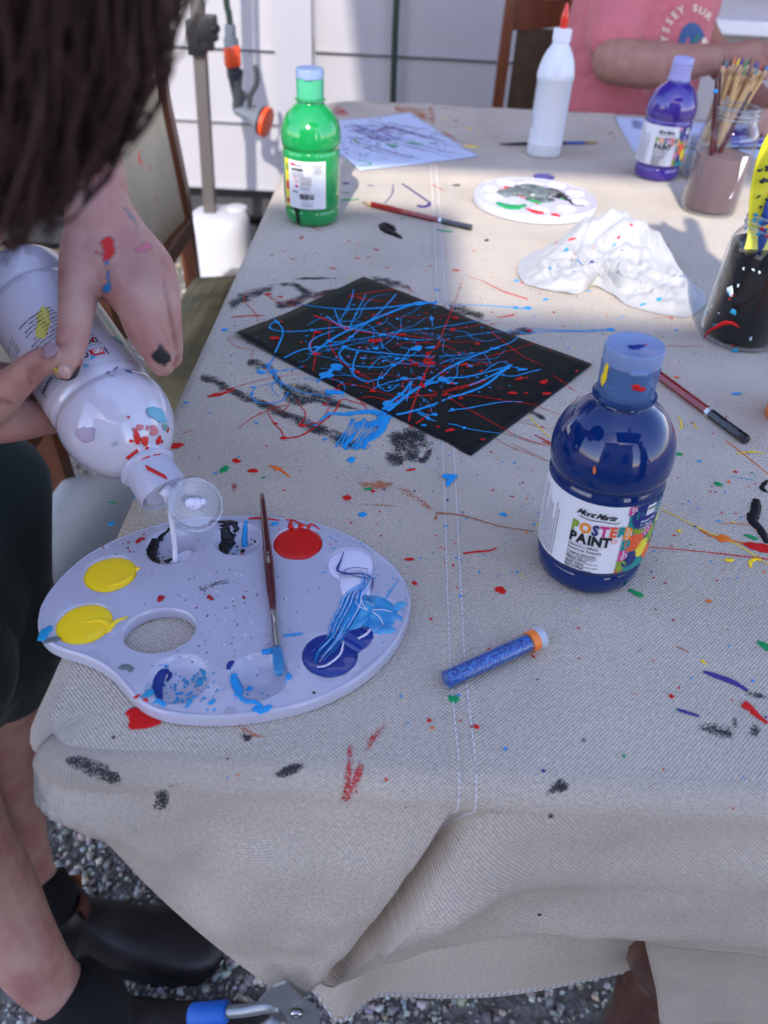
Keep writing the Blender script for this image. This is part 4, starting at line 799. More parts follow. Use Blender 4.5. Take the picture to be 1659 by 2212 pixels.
b = MB(); b.lathe([(.0028, .0), (.0028, .0052), (L_-.009, .0053), (L_-.009, 0)], 28, Mz, cap=False); b.build('glitter_fill', gm_, gt, angle=40)
b = MB(); b.lathe([(L_-.0085, .0), (L_-.0085, .0057), (L_-.0085, .0066), (L_-.0035, .0067), (L_-.003, 0)], 28, Mz, cap=False); b.build('stopper', mat('orange_stopper', (.9, .22, .03), rough=.3), gt, angle=40)
b = MB(); b.lathe([(L_-.0035, .0062), (L_-.0035, .0070), (L_, .0072), (L_+.0012, .0070), (L_+.0012, .0040), (L_-.001, .0036)], 32, Mz, cap=False); b.build('end_cap', mat('frost_cap', (.6, .66, .78), rough=.3, alpha=.6), gt, angle=40)
# brush behind glue bottle
p0, p1 = S_(*V3(208, 788), .003), S_(*V3(742, 778), .003); t = thing('paintbrush', 'thin paintbrush with a blue ferrule lying behind the glue bottle', 'paintbrush', p0); d = p1-p0
b = MB(); b.tube([d*k for k in (0, .12, .4, .66)], [.0012, .0022, .0034, .0026], n=10); b.build('handle', mat('black_silver_handle', (.03, .03, .035), rough=.25, coat=.5), t); b = MB(); b.tube([d*k for k in (.66, .85)], [.0027, .0033], n=10, flat=.8); b.build('ferrule', mat('blue_metal_ferrule', (.06, .15, .5), rough=.3, metal=.7), t); b = MB(); b.tube([d*k for k in (.85, .93, 1)], [.0033, .0038, .0015], n=10, flat=.6); b.build('bristles', mat('tan_bristle', (.42, .26, .12), rough=.8), t)
# ================================================================== PALETTES
def palette(name, label, outline, ztop, wells, hole, m, parent_loc, rim=.0075, ring_marks=None, wd=.0076, wseg=26):
    """moulded palette: flat deck, dished wells, thumb hole, rolled rim. outline/wells in world metres"""
    t = thing(name, label, 'palette', parent_loc); O = Vector(parent_loc); ox, oy = O.x, O.y
    vin = []; con = []
    def loop(pts, ins=True):
        k = len(vin); vin.extend([Vector((x, y)) for x, y in pts]); n = len(pts); con.extend([(k+i, k+(i+1) % n) for i in range(n)])
    loop(outline)
    if hole: loop(hole)
    for (wx, wy, r) in wells:
        for kk in (1.06, 1.0, .93, .82, .66, .45, .22):
            loop([(wx+r*kk*math.cos(2*PI*i/wseg), wy+r*kk*math.sin(2*PI*i/wseg)) for i in range(wseg)])
    xs = [p[0] for p in outline]; ys = [p[1] for p in outline]
    def inside(p, poly):
        c = False; n = len(poly); j = n-1
        for i in range(n):
            xi, yi = poly[i]; xj, yj = poly[j]
            if (yi > p[1]) != (yj > p[1]) and p[0] < (xj-xi)*(p[1]-yi)/(yj-yi)+xi: c = not c
            j = i
        return c
    gx = np.arange(min(xs), max(xs), .006)
    for x in gx:
        for y in np.arange(min(ys), max(ys), .006):
            if inside((x, y), outline) and (not hole or not inside((x, y), hole)) and all((x-a)**2+(y-c)**2 > (r*1.15)**2 for a, c, r in wells): vin.append(Vector((x, y)))
    V, E, F, *_ = delaunay_2d_cdt(vin, con, [], 0, 1e-6)
    def zf(x, y):
        for a, c, r in wells:
            d = math.hypot(x-a, y-c)/r
            if d < 1: 
                e = 1-d*d; return ztop-wd*min(1, e**.62) if d < .93 else ztop-wd*(e**.62)
            if d < 1.07: return ztop+.0003
        return ztop+.0002*math.sin(x*40)*math.sin(y*33)
    vs = [(v.x-ox, v.y-oy, zf(v.x, v.y)-O.z) for v in V]; fs = []
    for f in F:
        c = sum((V[i] for i in f), Vector((0, 0)))/len(f)
        if inside(c, outline) and not (hole and inside(c, hole)):
            a = V[f[1]]-V[f[0]]; d = V[f[2]]-V[f[0]]; fs.append(tuple(f) if a.x*d.y-a.y*d.x > 0 else tuple(reversed(f)))
    b = MB(); b.add(vs, fs)
    def skirt(poly, prof, sgn):
        n = len(poly); A = sum((poly[i][0]*poly[(i+1) % n][1]-poly[(i+1) % n][0]*poly[i][1]) for i in range(n)); s = (1 if A > 0 else -1)*sgn; rings = []
        for o_, dz in prof:
            ring = []
            for i in range(n):
                x0, y0 = poly[i-1]; x1, y1 = poly[(i+1) % n]; tx, ty = x1-x0, y1-y0; h = math.hypot(tx, ty); ring.append((poly[i][0]+s*ty/h*o_-ox, poly[i][1]-s*tx/h*o_-oy, ztop-dz-O.z))
            rings.append(ring)
        vs = [p for r_ in rings for p in r_]; b.add(vs, [(j*n+i, j*n+(i+1) % n, (j+1)*n+(i+1) % n, (j+1)*n+i) for j in range(len(rings)-1) for i in range(n)])
    skirt(outline, [(0, 0), (.0006, -.0004), (.0014, -.0003), (.0022, .0006), (.0027, .002), (.0030, rim)], 1)
    if hole: skirt(hole, [(0, 0), (.0005, -.0002), (.0013, .0005), (.0017, .002), (.0018, rim)], -1)
    bm = bmesh.new(); me = bpy.data.meshes.new('tray'); me.from_pydata(b.v, [], b.f); bm.from_mesh(me); bmesh.ops.remove_doubles(bm, verts=bm.verts, dist=1e-5); bmesh.ops.recalc_face_normals(bm, faces=bm.faces); bm.to_mesh(me); bm.free()
    me.materials.append(m); me.polygons.foreach_set('use_smooth', [True]*len(me.polygons)); me.set_sharp_from_angle(angle=math.radians(55)); o = bpy.data.objects.new('tray', me); COL.objects.link(o); o.parent = t
    return t, zf
PZ = .7484
def P6(x, y, z=PZ): p = at(*V6(x, y), z); return (p.x, p.y)
ol_px = [(45, 595), (58, 535), (100, 465), (170, 388), (262, 318), (400, 250), (555, 200), (700, 178), (860, 170), (1000, 176), (1150, 195), (1270, 230), (1380, 285), (1470, 350), (1532, 420), (1560, 490), (1560, 550), (1535, 625), (1487, 705), (1408, 785), (1308, 855), (1180, 915), (1030, 957), (860, 982), (700, 985), (580, 972), (505, 948), (455, 915), (405, 860), (355, 808), (295, 765), (220, 732), (140, 708), (85, 680), (52, 640)]
outl = [tuple(p) for p in cr([P6(*p) for p in ol_px]+[P6(*ol_px[0])], 5)][:-1]
th_c = P6(533, 643); hole = []
for i in range(40):
    a = 2*PI*i/40; hole.append(P6(533+162*math.cos(a)*1.0+12*math.sin(a)*-1, 643+98*math.sin(a)-14*math.cos(a)))
def well6(x, y, rx): c = P6(x, y); e = P6(x+rx, y); return (c[0], c[1], math.hypot(e[0]-c[0], e[1]-c[1])*.99)
wl = dict(y1=well6(330, 405, 112), y2=well6(222, 612, 120), w3=well6(582, 292, 112), w4=well6(862, 262, 102), red=well6(1110, 278, 106), wh=well6(1330, 368, 104), lb=well6(1408, 572, 113), db=well6(1243, 742, 120), w9=well6(945, 832, 124), w10=well6(617, 842, 130))
pal_m = mat('palette_plastic', (.46, .45, .54), rough=.22, coat=.5, coat_r=.05, sss=.0, bump=(60, .08, .001))
pal, zpal = palette('palette', 'large white kidney-shaped paint palette with a thumb hole under the pouring bottle', outl, PZ, list(wl.values()), hole, pal_m, (-.095, .345, TZ))
PO = Vector((-.095, .345, TZ))
def pool(parent, O, zfn, mb, c, r, z, n=48, wob=.03, seed=0, mi=0, mound=.0009, stretch=(1, 1)):
    """liquid paint lying in a well: level surface with a rounded rim"""
    rr = random.Random(seed); ph = [rr.uniform(0, 6.28) for _ in range(4)]; vs = []; fs = []
    for k, h in ((1.0, -.0012), (.985, 0), (.95, .0005), (.85, mound*.8), (.6, mound), (.3, mound*1.0)):
        for i in range(n):
            a = 2*PI*i/n; w_ = 1+wob*(math.sin(2*a+ph[0])+.7*math.sin(3*a+ph[1])+.5*math.sin(6*a+ph[2])); x = c[0]+r*k*w_*math.cos(a)*stretch[0]; y = c[1]+r*k*w_*math.sin(a)*stretch[1]
            vs.append((x-O.x, y-O.y, z+h+.0003*noise.noise(Vector((x*90, y*90, seed)))-O.z))
    m = 6
    for j in range(m-1):
        for i in range(n): a_ = j*n+i; b_ = j*n+(i+1) % n; fs.append((a_, b_, b_+n, a_+n))
    fs.append(tuple((m-1)*n+i for i in range(n))); mb.add(vs, fs, mi)
def dripfn(O, zfn, e=.0004):
    def f(x, y): return Vector((x, y, zfn(x, y)+e))-O
    return f
def c6(x, y): return P6(x, y)
sp = dripfn(PO, zpal)
for nm, seed, w_, ex in (('y1', 1, .018, 0), ('y2', 2, .018, 0)):
    c = wl[nm]; b = MB(); pool(pal, PO, zpal, b, c, c[2]*.985, PZ-.0010, seed=seed, wob=.012, mound=.0012)
    if nm == 'y1': string(b, [(400, 430), (420, 415), (438, 395), (446, 384), (452, 388)], c6, sp, (.0014, .0013, .0010)); string(b, [(330, 455), (380, 440), (425, 412)], c6, lambda x, y: Vector((x, y, PZ+.0004))-PO, (.001, .003, .0015))
    else: string(b, [(310, 640), (335, 625), (355, 605), (385, 592), (404, 586)], c6, sp, (.0022, .0015, .0006)); string(b, [(225, 605), (300, 600), (330, 630), (310, 650)], c6, lambda x, y: Vector((x, y, PZ+.0003))-PO, (.001, .0022, .0016))
    b.build('yellow_paint', paint('yellow'), pal)
c = wl['red']; b = MB(); pool(pal, PO, zpal, b, c, c[2]*.99, PZ-.0009, seed=5, wob=.008, mound=.0010)
string(b, [(1130, 222), (1122, 205), (1118, 196)], c6, sp, (.003, .0018, .0012)); string(b, [(1080, 215), (1078, 200), (1082, 186)], c6, sp, (.0022, .0014, .0008)); string(b, [(1160, 225), (1155, 208), (1170, 200), (1200, 222)], c6, sp, (.0016, .0009, .0006)); string(b, [(1060, 182), (1090, 184), (1120, 198), (1150, 210)], c6, sp, (.0006, .0012, .0008))
string(b, [(905, 178), (940, 175), (985, 178), (1035, 184)], c6, sp, (.0009, .0016, .0005))
b.build('red_paint', paint('red'), pal)
white_p = mat('paint_wet_white', (.74, .72, .86), rough=.2, coat=.5, coat_r=.05)
c = wl['wh']; b = MB(); pool(pal, PO, zpal, b, c, c[2]*.97, PZ-.0012, seed=6, wob=.02, mound=.0010)
b.tube([Vector((*c6(x, y), PZ-.0001))-PO for x, y in ((1330, 400), (1345, 450), (1352, 490), (1350, 520))], [.008, .010, .0095, .006], n=12, flat=.12, up=(0, 0, 1))
b.build('white_paint', white_p, pal)
c = wl['lb']; lb_m = mat('paint_light_blue', (.015, .22, .50), rough=.2, coat=.6, coat_r=.05, vary=(110, .9, (.10, .42, .68), (1, 1, 1)))
b = MB(); pool(pal, PO, zpal, b, c, c[2]*1.02, PZ-.0002, seed=8, wob=.035, mound=.0008, stretch=(1.02, 1.02)); 
for (x, y, r, s_) in ((1330, 555, .007, 1), (1310, 590, .004, 2), (1480, 640, .0035, 3), (1530, 540, .0035, 4), (1460, 640, .003, 5), (1300, 530, .003, 8), (1530, 590, .002, 9)): p = Vector((*c6(x, y), PZ+.0003))-PO; blot(b, p, (0, 0, 1), r, s_, 1.3, s_, .0008, 0, .35)
string(b, [(1470, 520), (1500, 470), (1530, 430)], c6, sp, (.0008, .0006, .0003))
b.tube([Vector((*c6(x, y), PZ+.0002))-PO for x, y in ((1408, 500), (1380, 540), (1340, 590), (1330, 640), (1365, 655))], [.006, .011, .012, .009, .004], n=12, flat=.08, up=(0, 0, 1))
b.build('light_blue_paint', lb_m, pal, kind='stuff')
c = wl['db']; b = MB(); pool(pal, PO, zpal, b, c, c[2]*.995, PZ-.0008, seed=9, wob=.02, mound=.0009)
b.tube([Vector((*c6(x, y), PZ+.0001))-PO for x, y in ((1300, 700), (1340, 660), (1370, 640), (1385, 610))], [.012, .0125, .010, .006], n=12, flat=.07, up=(0, 0, 1))
b.build('dark_blue_paint', mat('paint_mid_navy', (.006, .03, .22), rough=.18, coat=.6, coat_r=.05), pal)
# marbled streaks dragged between the white and blue wells
b = MB(); hi = lambda x, y: Vector((x, y, PZ+.0012))-PO; rr = random.Random(11)
for k in range(26):
    dx = (k-13)*2.9; j = rr.uniform(-1, 1); e0 = rr.random(); st = [(1400+dx*.9, 405+rr.uniform(-12, 10)), (1392+dx*.5+6*j, 450), (1352+dx*1.1, 490+6*j), (1335+dx*1.3, 540+8*j), (1292+dx*1.2+5*j, 620), (1262+dx*.9, 680+10*j), (1215+dx*1.2, 735+8*j), (1192+dx*.8, 770+rr.uniform(-14, 10))]
    st = st[int(e0*3):len(st)-int((1-e0)*3)]
    string(b, st, c6, hi, (.0001, rr.uniform(.0003, .0007), .0001), mi=(1, 0, 1, 2, 1)[k % 5], seed=k)
for k in range(8):
    a = rr.uniform(0, 6.28); string(b, [(1408+12*math.cos(a), 565+8*math.sin(a)), (1408+55*math.cos(a+.3), 568+35*math.sin(a+.3)), (1408+95*math.cos(a+.5), 572+62*math.sin(a+.5))], c6, hi, (.0003, .0006, .0002), mi=(0, 1)[k % 2], seed=k+20)
string(b, [(1270, 395), (1310, 410), (1380, 410), (1420, 435), (1415, 480)], c6, hi, (.0009, .0004, .0004), mi=2); string(b, [(1400, 390), (1340, 385), (1300, 400), (1350, 420), (1400, 430)], c6, hi, (.0003, .0003, .0003), mi=2); string(b, [(1300, 320), (1290, 350), (1272, 390)], c6, hi, (.0003, .0004, .001), mi=2)
string(b, [(1190, 798), (1230, 790), (1285, 745), (1300, 690)], c6, hi, (.0005, .001, .0004), mi=0); string(b, [(1360, 680), (1395, 660), (1410, 640)], c6, hi, (.0007, .0012, .0004), mi=0)
b.build('marbled_streaks', [white_p, paint('blue'), paint('navy')], pal, kind='stuff')
# wells with remains
def inwell(x, y, e=.0004): X = c6(x, y); return Vector((X[0], X[1], zpal(*X)+e))-PO
b = MB()
for pts, r in (([(512, 252), (500, 280), (495, 310), (515, 335), (530, 352)], (.004, .0060, .0012)), ([(530, 250), (545, 235), (585, 218), (590, 222)], (.003, .0012, .0008)), ([(480, 290), (490, 320), (520, 350)], (.001, .0012, .0008)), ([(555, 330), (575, 318), (592, 312)], (.0022, .0018, .001)),
               ([(800, 215), (812, 245), (795, 280), (810, 305)], (.004, .0082, .0022)), ([(800, 215), (830, 195), (855, 205), (840, 215)], (.003, .0022, .0014)), ([(745, 190), (790, 192), (830, 190), (860, 198)], (.0010, .0016, .0012)), ([(870, 280), (885, 283)], (.0016, .0022, .0016))):
    string(b, pts, c6, lambda x, y: Vector((x, y, zpal(x, y)+.0005))-PO, r, seed=len(pts))
b.build('black_paint_remains', paint('black'), pal, kind='stuff')
b = MB()
string(b, [(895, 190), (888, 215), (885, 245), (890, 262)], c6, lambda x, y: Vector((x, y, zpal(x, y)+.0006))-PO, (.0016, .0018, .0026)); string(b, [(1000, 205), (1015, 198), (1030, 200)], c6, sp, (.0014, .0022, .001)); string(b, [(835, 815), (840, 850), (860, 880), (880, 885)], c6, lambda x, y: Vector((x, y, zpal(x, y)+.0006))-PO, (.0025, .006, .002)); string(b, [(850, 905), (890, 935), (930, 940), (960, 955)], c6, sp, (.0008, .002, .001)); string(b, [(1065, 815), (1072, 835), (1060, 850)], c6, sp, (.001, .0022, .001)); string(b, [(1050, 665), (1090, 660), (1130, 655)], c6, sp, (.001, .0012, .0008)); string(b, [(960, 735), (990, 728), (1010, 722)], c6, sp, (.002, .003, .002))
b.build('blue_paint_remains', paint('blue'), pal, kind='stuff')
b = MB(); string(b, [(570, 785), (540, 800), (520, 840), (520, 880), (540, 915)], c6, lambda x, y: Vector((x, y, zpal(x, y)+.0006))-PO, (.0008, .0068, .001)); string(b, [(560, 790), (575, 800), (560, 825)], c6, lambda x, y: Vector((x, y, zpal(x, y)+.0006))-PO, (.001, .0014, .0008)); string(b, [(820, 805), (830, 780), (845, 770)], c6, sp, (.001, .0028, .0008)); b.build('navy_paint_remains', paint('navy'), pal, kind='stuff')
b = MB(); blot(b, inwell(598, 340), (0, 0, 1), .0030, 1, 1, 0, .0020); blot(b, inwell(640, 318), (0, 0, 1), .0058, 2, 1.1, .4, .0030, 0, .15); blot(b, inwell(618, 332), (0, 0, 1), .0036, 3, 1, 0, .0022); b.build('fresh_white_paint', white_p, pal)
# fine speckle over the deck (uncountable)
b = MB(); rr = random.Random(77); keys = ['blue', 'navy', 'black', 'red', 'cyan', 'white', 'dkred', 'grey']
cand = 0
areas = [(617, 842, 120, 80, 60, (0, 4), .0007), (862, 262, 95, 55, 30, (0, 2), .0005), (1330, 368, 150, 110, 60, (4, 0), .00045), (900, 560, 330, 280, 130, (5, 7), .0004), (700, 900, 260, 60, 40, (0, 4), .0006), (1250, 240, 180, 60, 25, (4, 3), .0004), (760, 620, 260, 240, 40, (2, 6), .0004), (582, 292, 100, 50, 20, (2, 7), .0004), (1450, 500, 90, 160, 40, (4, 0), .0004), (620, 930, 180, 40, 14, (0, 4), .0011), (400, 300, 120, 60, 12, (2, 6), .0006)]
def inpoly(p, poly):
    c = False; n_ = len(poly); j = n_-1
    for i in range(n_):
        xi, yi = poly[i]; xj, yj = poly[j]
        if (yi > p[1]) != (yj > p[1]) and p[0] < (xj-xi)*(p[1]-yi)/(yj-yi)+xi: c = not c
        j = i
    return c
for cx_, cy_, sx, sy, n_, ks, r in areas:
    for _ in range(n_):
        x, y = cx_+sx*max(-1.2, min(1.2, rr.gauss(0, .55))), cy_+sy*max(-1.2, min(1.2, rr.gauss(0, .55))); X = c6(x, y)
        if inpoly(X, outl) and not inpoly(X, hole) and math.hypot(X[0]-wl['red'][0], X[1]-wl['red'][1]) > wl['red'][2]: blot(b, Vector((X[0], X[1], zpal(*X)+.0003))-PO, (0, 0, 1), r*rr.uniform(.5, 1.5), rr.random(), rr.uniform(1, 1.5), rr.uniform(0, 3), .0003, rr.choice(ks), .2, 7)
for x, y, r, k in ((395, 795, .0026, 7), (415, 805, .0015, 7), (60, 655, .004, 4), (90, 682, .003, 7), (960, 968, .0035, 0), (545, 945, .0020, 0), (440, 918, .0012, 3), (478, 932, .0012, 3), (885, 505, .001, 6), (540, 508, .0022, 6), (745, 505, .0018, 6), (450, 268, .002, 6), (470, 262, .001, 6), (490, 905, .0025, 4), (705, 830, .0028, 4), (720, 800, .002, 4), (903, 855, .0018, 0), (1176, 900, .0008, 2), (845, 222, .001, 2), (930, 250, .001, 2), (880, 313, .0016, 3)):
    X = c6(x, y); blot(b, Vector((X[0], X[1], zpal(*X)+.0003))-PO, (0, 0, 1), r, x, 1.4, y, .0004, k, .45, 12)
for k in range(46):   # dry brush marks mid-deck
    x, y = 760+rr.uniform(-60, 60), 452; y += -(x-760)*.28+rr.uniform(-9, 9); X = c6(x, y); blot(b, Vector((X[0], X[1], PZ+.0003))-PO, (0, 0, 1), .00035, rr.random(), 2, .5, .0002, 7 if k % 4 else 2, .2, 6)
b.build('paint_speckle', [paint(k) for k in keys], pal, kind='stuff')
# brush resting across the palette
A0, A1 = at(*V6(960, 72), .7535), at(*V6(1034, 826), .7505); d = A1-A0; br = thing('paintbrush', 'thin maroon paintbrush with blue-tipped bristles lying across the large palette', 'paintbrush', A0)
zz = [0, .01, .06, .3, .45, .58, .68, .71]; rr_ = [.0006, .0016, .0020, .0027, .0033, .0030, .0022, .0021]
b = MB(); b.tube([d*k for k in zz], rr_, n=14); b.build('handle', brush_m, br)
b = MB(); b.tube([d*k for k in (.705, .72, .76, .775, .785, .80, .86, .88)], [.0021, .0023, .0023, .0020, .0023, .0023, .0024, .0025], n=16); b.build('ferrule', tipm, br, angle=30)
b = MB(); b.tube([d*k for k in (.872, .90, .95, .985, 1.0)], [.0026, .0029, .0034, .0030, .0018], n=14, flat=.75); b.build('bristles', mat('blue_loaded_bristles', (.02, .20, .42), rough=.35, coat=.4, bump=(900, .6, .001, (1, 1, .1))), br)
b = MB(); put(b, text_geo('6 - CHINA', .0024, .0001), 0, 0, 0, lambda u, v: Vector((0, 0, 0))+d*(.40+u/d.length)+Vector((-v*1, 0, 0))+Vector((.0008, 0, .0036))); b.build('stamped_text', mat('gold_stamp', (.45, .4, .3), rough=.4), br, smooth=False)

# round palette
RC_ = at(1156, 422, .752); Rr = .0885
rol = [(RC_.x+Rr*math.cos(2*PI*i/96), RC_.y+Rr*math.sin(2*PI*i/96)) for i in range(96)]
rw = [(RC_.x+.066*math.cos(2*PI*i/10+.3), RC_.y+.066*math.sin(2*PI*i/10+.3), .0150) for i in range(10)]
rpal, zr = palette('palette', 'round white ten-well palette smeared with black, green and red paint', rol, .751, rw, None, mat('palette_white', (.58, .58, .66), rough=.25, coat=.4, coat_r=.08), (RC_.x, RC_.y, TZ), rim=.0095, wd=.006, wseg=20)
RO_ = Vector((RC_.x, RC_.y, TZ)); P3 = lambda x, y: tuple(at(*V3(x, y), .751)[:2]); spr = lambda x, y: Vector((x, y, zr(x, y)+.0005))-RO_
def rstr(nm, key, lst, m=None):
    b = MB()
    for i, (pts, w_) in enumerate(lst): string(b, pts, P3, spr, w_, seed=i)
    return b.build(nm, m or paint(key), rpal, kind='stuff')
sm = mat('grey_wash', (.16, .20, .19), rough=.3, coat=.4, vary=(90, .9, (.035, .045, .05)))
rstr('grey_smear', 'grey', [([(215, 1050), (300, 1040), (400, 1050), (470, 1065)], (.012, .022, .014)), ([(290, 1010), (380, 1010), (470, 1035), (560, 1055)], (.004, .014, .006)), ([(350, 1075), (430, 1085), (500, 1080)], (.004, .012, .006))], sm)
rstr('black_smear', 'black', [([(440, 1020), (500, 1030), (530, 1050), (560, 1075)], (.003, .012, .004)), ([(560, 1075), (610, 1090), (670, 1096)], (.004, .005, .0035)), ([(490, 1060), (540, 1070), (580, 1060)], (.002, .006, .002))])
rstr('green_paint', 'green', [([(205, 1110), (250, 1105), (300, 1110), (338, 1120)], (.008, .019, .009)), ([(370, 1080), (400, 1090), (430, 1100)], (.004, .007, .004)), ([(535, 1065), (560, 1078)], (.003, .005, .003))])
rstr('red_paint', 'red', [([(372, 1140), (410, 1135), (450, 1140)], (.010, .016, .009)), ([(232, 1010), (260, 1022), (310, 1055), (360, 1080), (420, 1105)], (.002, .0016, .001)), ([(235, 1012), (260, 1015)], (.004, .005, .003)), ([(485, 1158), (515, 1162), (535, 1172)], (.003, .006, .002)), ([(180, 1005), (230, 1025)], (.0005, .001, .0005))])
b = MB(); p_ = at(*V3(450, 945), .752); pool(rpal, RO_, zr, b, (p_.x, p_.y), .0165, .7500, seed=3, wob=.03); b.build('purple_paint', paint('purple'), rpal)
b = MB(); p_ = at(*V3(375, 993), .7515); blot(b, Vector((p_.x, p_.y, .7515))-RO_, (0, 0, 1), .020, 2, 1.1, 0, .0012, 0, .1, 28); b.build('cream_paint', mat('paint_cream', (.75, .70, .60), rough=.3, coat=.5), rpal)
# ================================================================== PAPERS
def paper(name, label, cat, corners, m, lift=(0, 0, 0, 0), n=26, z0=.0009):
    A, B, Cc, D = [Vector((p[0], p[1])) for p in corners]; t = thing(name, label, cat, (A.x, A.y, TZ)); O = t.location.copy(); mb = MB()
    def zf(u, v):
        P = A*(1-u)*(1-v)+B*u*(1-v)+Cc*u*v+D*(1-u)*v
        l = lift[0]*max(0, 1-u*3-v*3)+lift[1]*max(0, 1-(1-u)*3-v*3)+lift[2]*max(0, 1-(1-u)*3-(1-v)*3)+lift[3]*max(0, 1-u*3-(1-v)*3)
        return Vector((P.x, P.y, cz(P.x, P.y)+z0+l+.0006*max(0, noise.noise(Vector((u*4, v*4, 7))))))
    mb.grid([[zf(i/n, j/n)-O for i in range(n+1)] for j in range(n+1)]); o = mb.build('sheet', m, t); md = o.modifiers.new('thick', 'SOLIDIFY'); md.thickness = .0003; md.offset = -1
    M_ = Matrix(((B-A).to_tuple()+(0,), (D-A).to_tuple()+(0,), (0, 0, 1))).transposed()
    def surf(x, y, e=.0005):
        dx, dy = x-A.x, y-A.y; a, b_ = B-A, D-A; det = a.x*b_.y-a.y*b_.x; u = (dx*b_.y-dy*b_.x)/det; v = (a.x*dy-a.y*dx)/det
        if u < 0 or v < 0 or u > 1 or v > 1: return Vector((x, y, cz(x, y)+e*.6))
        p = zf(u, v); return Vector((x, y, p.z+e))
    return t, surf
blackpaper_m = mat('black_painted_paper', (.006, .006, .008), rough=.5, spec=.18, bump=(420, .5, .0006, (1.0, .12, 1)), vary=(18, .9, (.009, .014, .011)))
pc = [at(*V5(x, y), .742)[:2] for x, y in ((681, 128), (1630, 495), (1128, 868), (149, 373))]
bpt, bsurf = paper('painting', 'sheet of paper painted black with splattered blue and red lines', 'painting', pc, blackpaper_m, (.001, .002, .0, .004))
BO = bpt.location.copy()
c5 = lambda x, y: tuple(at(*V5(x, y), .742)[:2])
def onb(x, y): return bsurf(x, y)-BO
BL = [([(525, 290), (580, 325), (680, 350), (800, 375), (900, 390), (1000, 385)], (.0008, .0011, .0004)), ([(990, 232), (900, 240), (780, 255), (640, 262), (520, 255), (400, 238)], (.0016, .0012, .0005)),
 ([(985, 228), (880, 245), (770, 285), (640, 340), (560, 380), (500, 420), (470, 440), (455, 410), (480, 380), (560, 350)], (.0016, .0011, .0006)), ([(345, 470), (420, 430), (520, 415), (600, 400), (680, 330), (700, 320)], (.0008, .0010, .0004)),
 ([(318, 310), (290, 340), (330, 355), (430, 352), (540, 340), (640, 330), (720, 300), (790, 230), (815, 200)], (.0006, .0010, .0006)), ([(310, 305), (345, 350), (330, 410), (300, 470), (282, 500), (340, 560), (420, 600), (560, 620)], (.0006, .0010, .0005)),
 ([(590, 415), (640, 430), (720, 440), (820, 450), (920, 455), (1010, 460), (1140, 445)], (.0012, .0010, .0003)), ([(600, 420), (580, 450), (620, 490), (700, 500), (770, 500), (830, 480), (870, 430), (830, 420)], (.0007, .0009, .0004)),
 ([(660, 430), (640, 480), (640, 530), (690, 560), (760, 540), (800, 500), (900, 440)], (.0006, .0009, .0004)), ([(560, 260), (575, 300), (610, 350), (640, 300), (690, 200)], (.0005, .0007, .0004)), ([(640, 180), (630, 220), (600, 280), (570, 330)], (.0004, .0006, .0003)),
 ([(760, 700), (820, 650), (900, 590), (1000, 560), (1120, 540), (1240, 510), (1300, 490)], (.0022, .0012, .0005)), ([(780, 705), (860, 690), (960, 660), (1080, 620), (1180, 580), (1260, 520), (1290, 495), (1230, 530), (1120, 580)], (.0014, .0012, .0008)),
 ([(900, 680), (960, 700), (1080, 680), (1240, 650), (1340, 645)], (.0008, .0008, .0004)), ([(750, 690), (800, 640), (850, 600), (880, 560), (860, 640)], (.0018, .0010, .0005)), ([(890, 600), (1000, 530), (1110, 470), (1220, 425), (1290, 400), (1330, 370)], (.0010, .0009, .0004)),
 ([(560, 400), (700, 380), (860, 350), (1000, 340), (1100, 320), (1210, 300)], (.0005, .0008, .0003)), ([(905, 690), (990, 730), (1130, 760), (1250, 778)], (.0008, .0006, .0003)), ([(720, 590), (800, 560), (900, 550), (1000, 570), (1060, 575), (1010, 550)], (.0005, .0008, .0004)),
 ([(700, 510), (760, 460), (860, 470), (960, 500), (1060, 470), (1200, 440)], (.0004, .0007, .0003)), ([(485, 560), (530, 530), (560, 500), (575, 495)], (.0008, .0035, .0006)), ([(960, 290), (965, 310), (968, 335)], (.0009, .0005, .0003)), ([(1230, 530), (1300, 540), (1380, 520), (1420, 510)], (.0004, .0008, .0003)), ([(1060, 380), (1200, 360), (1330, 345)], (.0003, .0005, .0002)),
 ([(1340, 510), (1300, 500), (1250, 480), (1180, 520)], (.0006, .0005, .0003)), ([(430, 500), (380, 505), (300, 520), (260, 515)], (.0004, .0007, .0004)), ([(830, 570), (780, 600), (740, 570), (760, 520)], (.0005, .0006, .0003)),
 ([(1030, 245), (1150, 240), (1290, 250), (1375, 258)], (.0004, .0006, .0016)), ([(1280, 345), (1360, 355), (1420, 350), (1560, 352), (1650, 355)], (.0005, .0006, .0003)), ([(225, 590), (215, 620), (250, 645), (330, 640), (370, 600)], (.0005, .0009, .0004))]
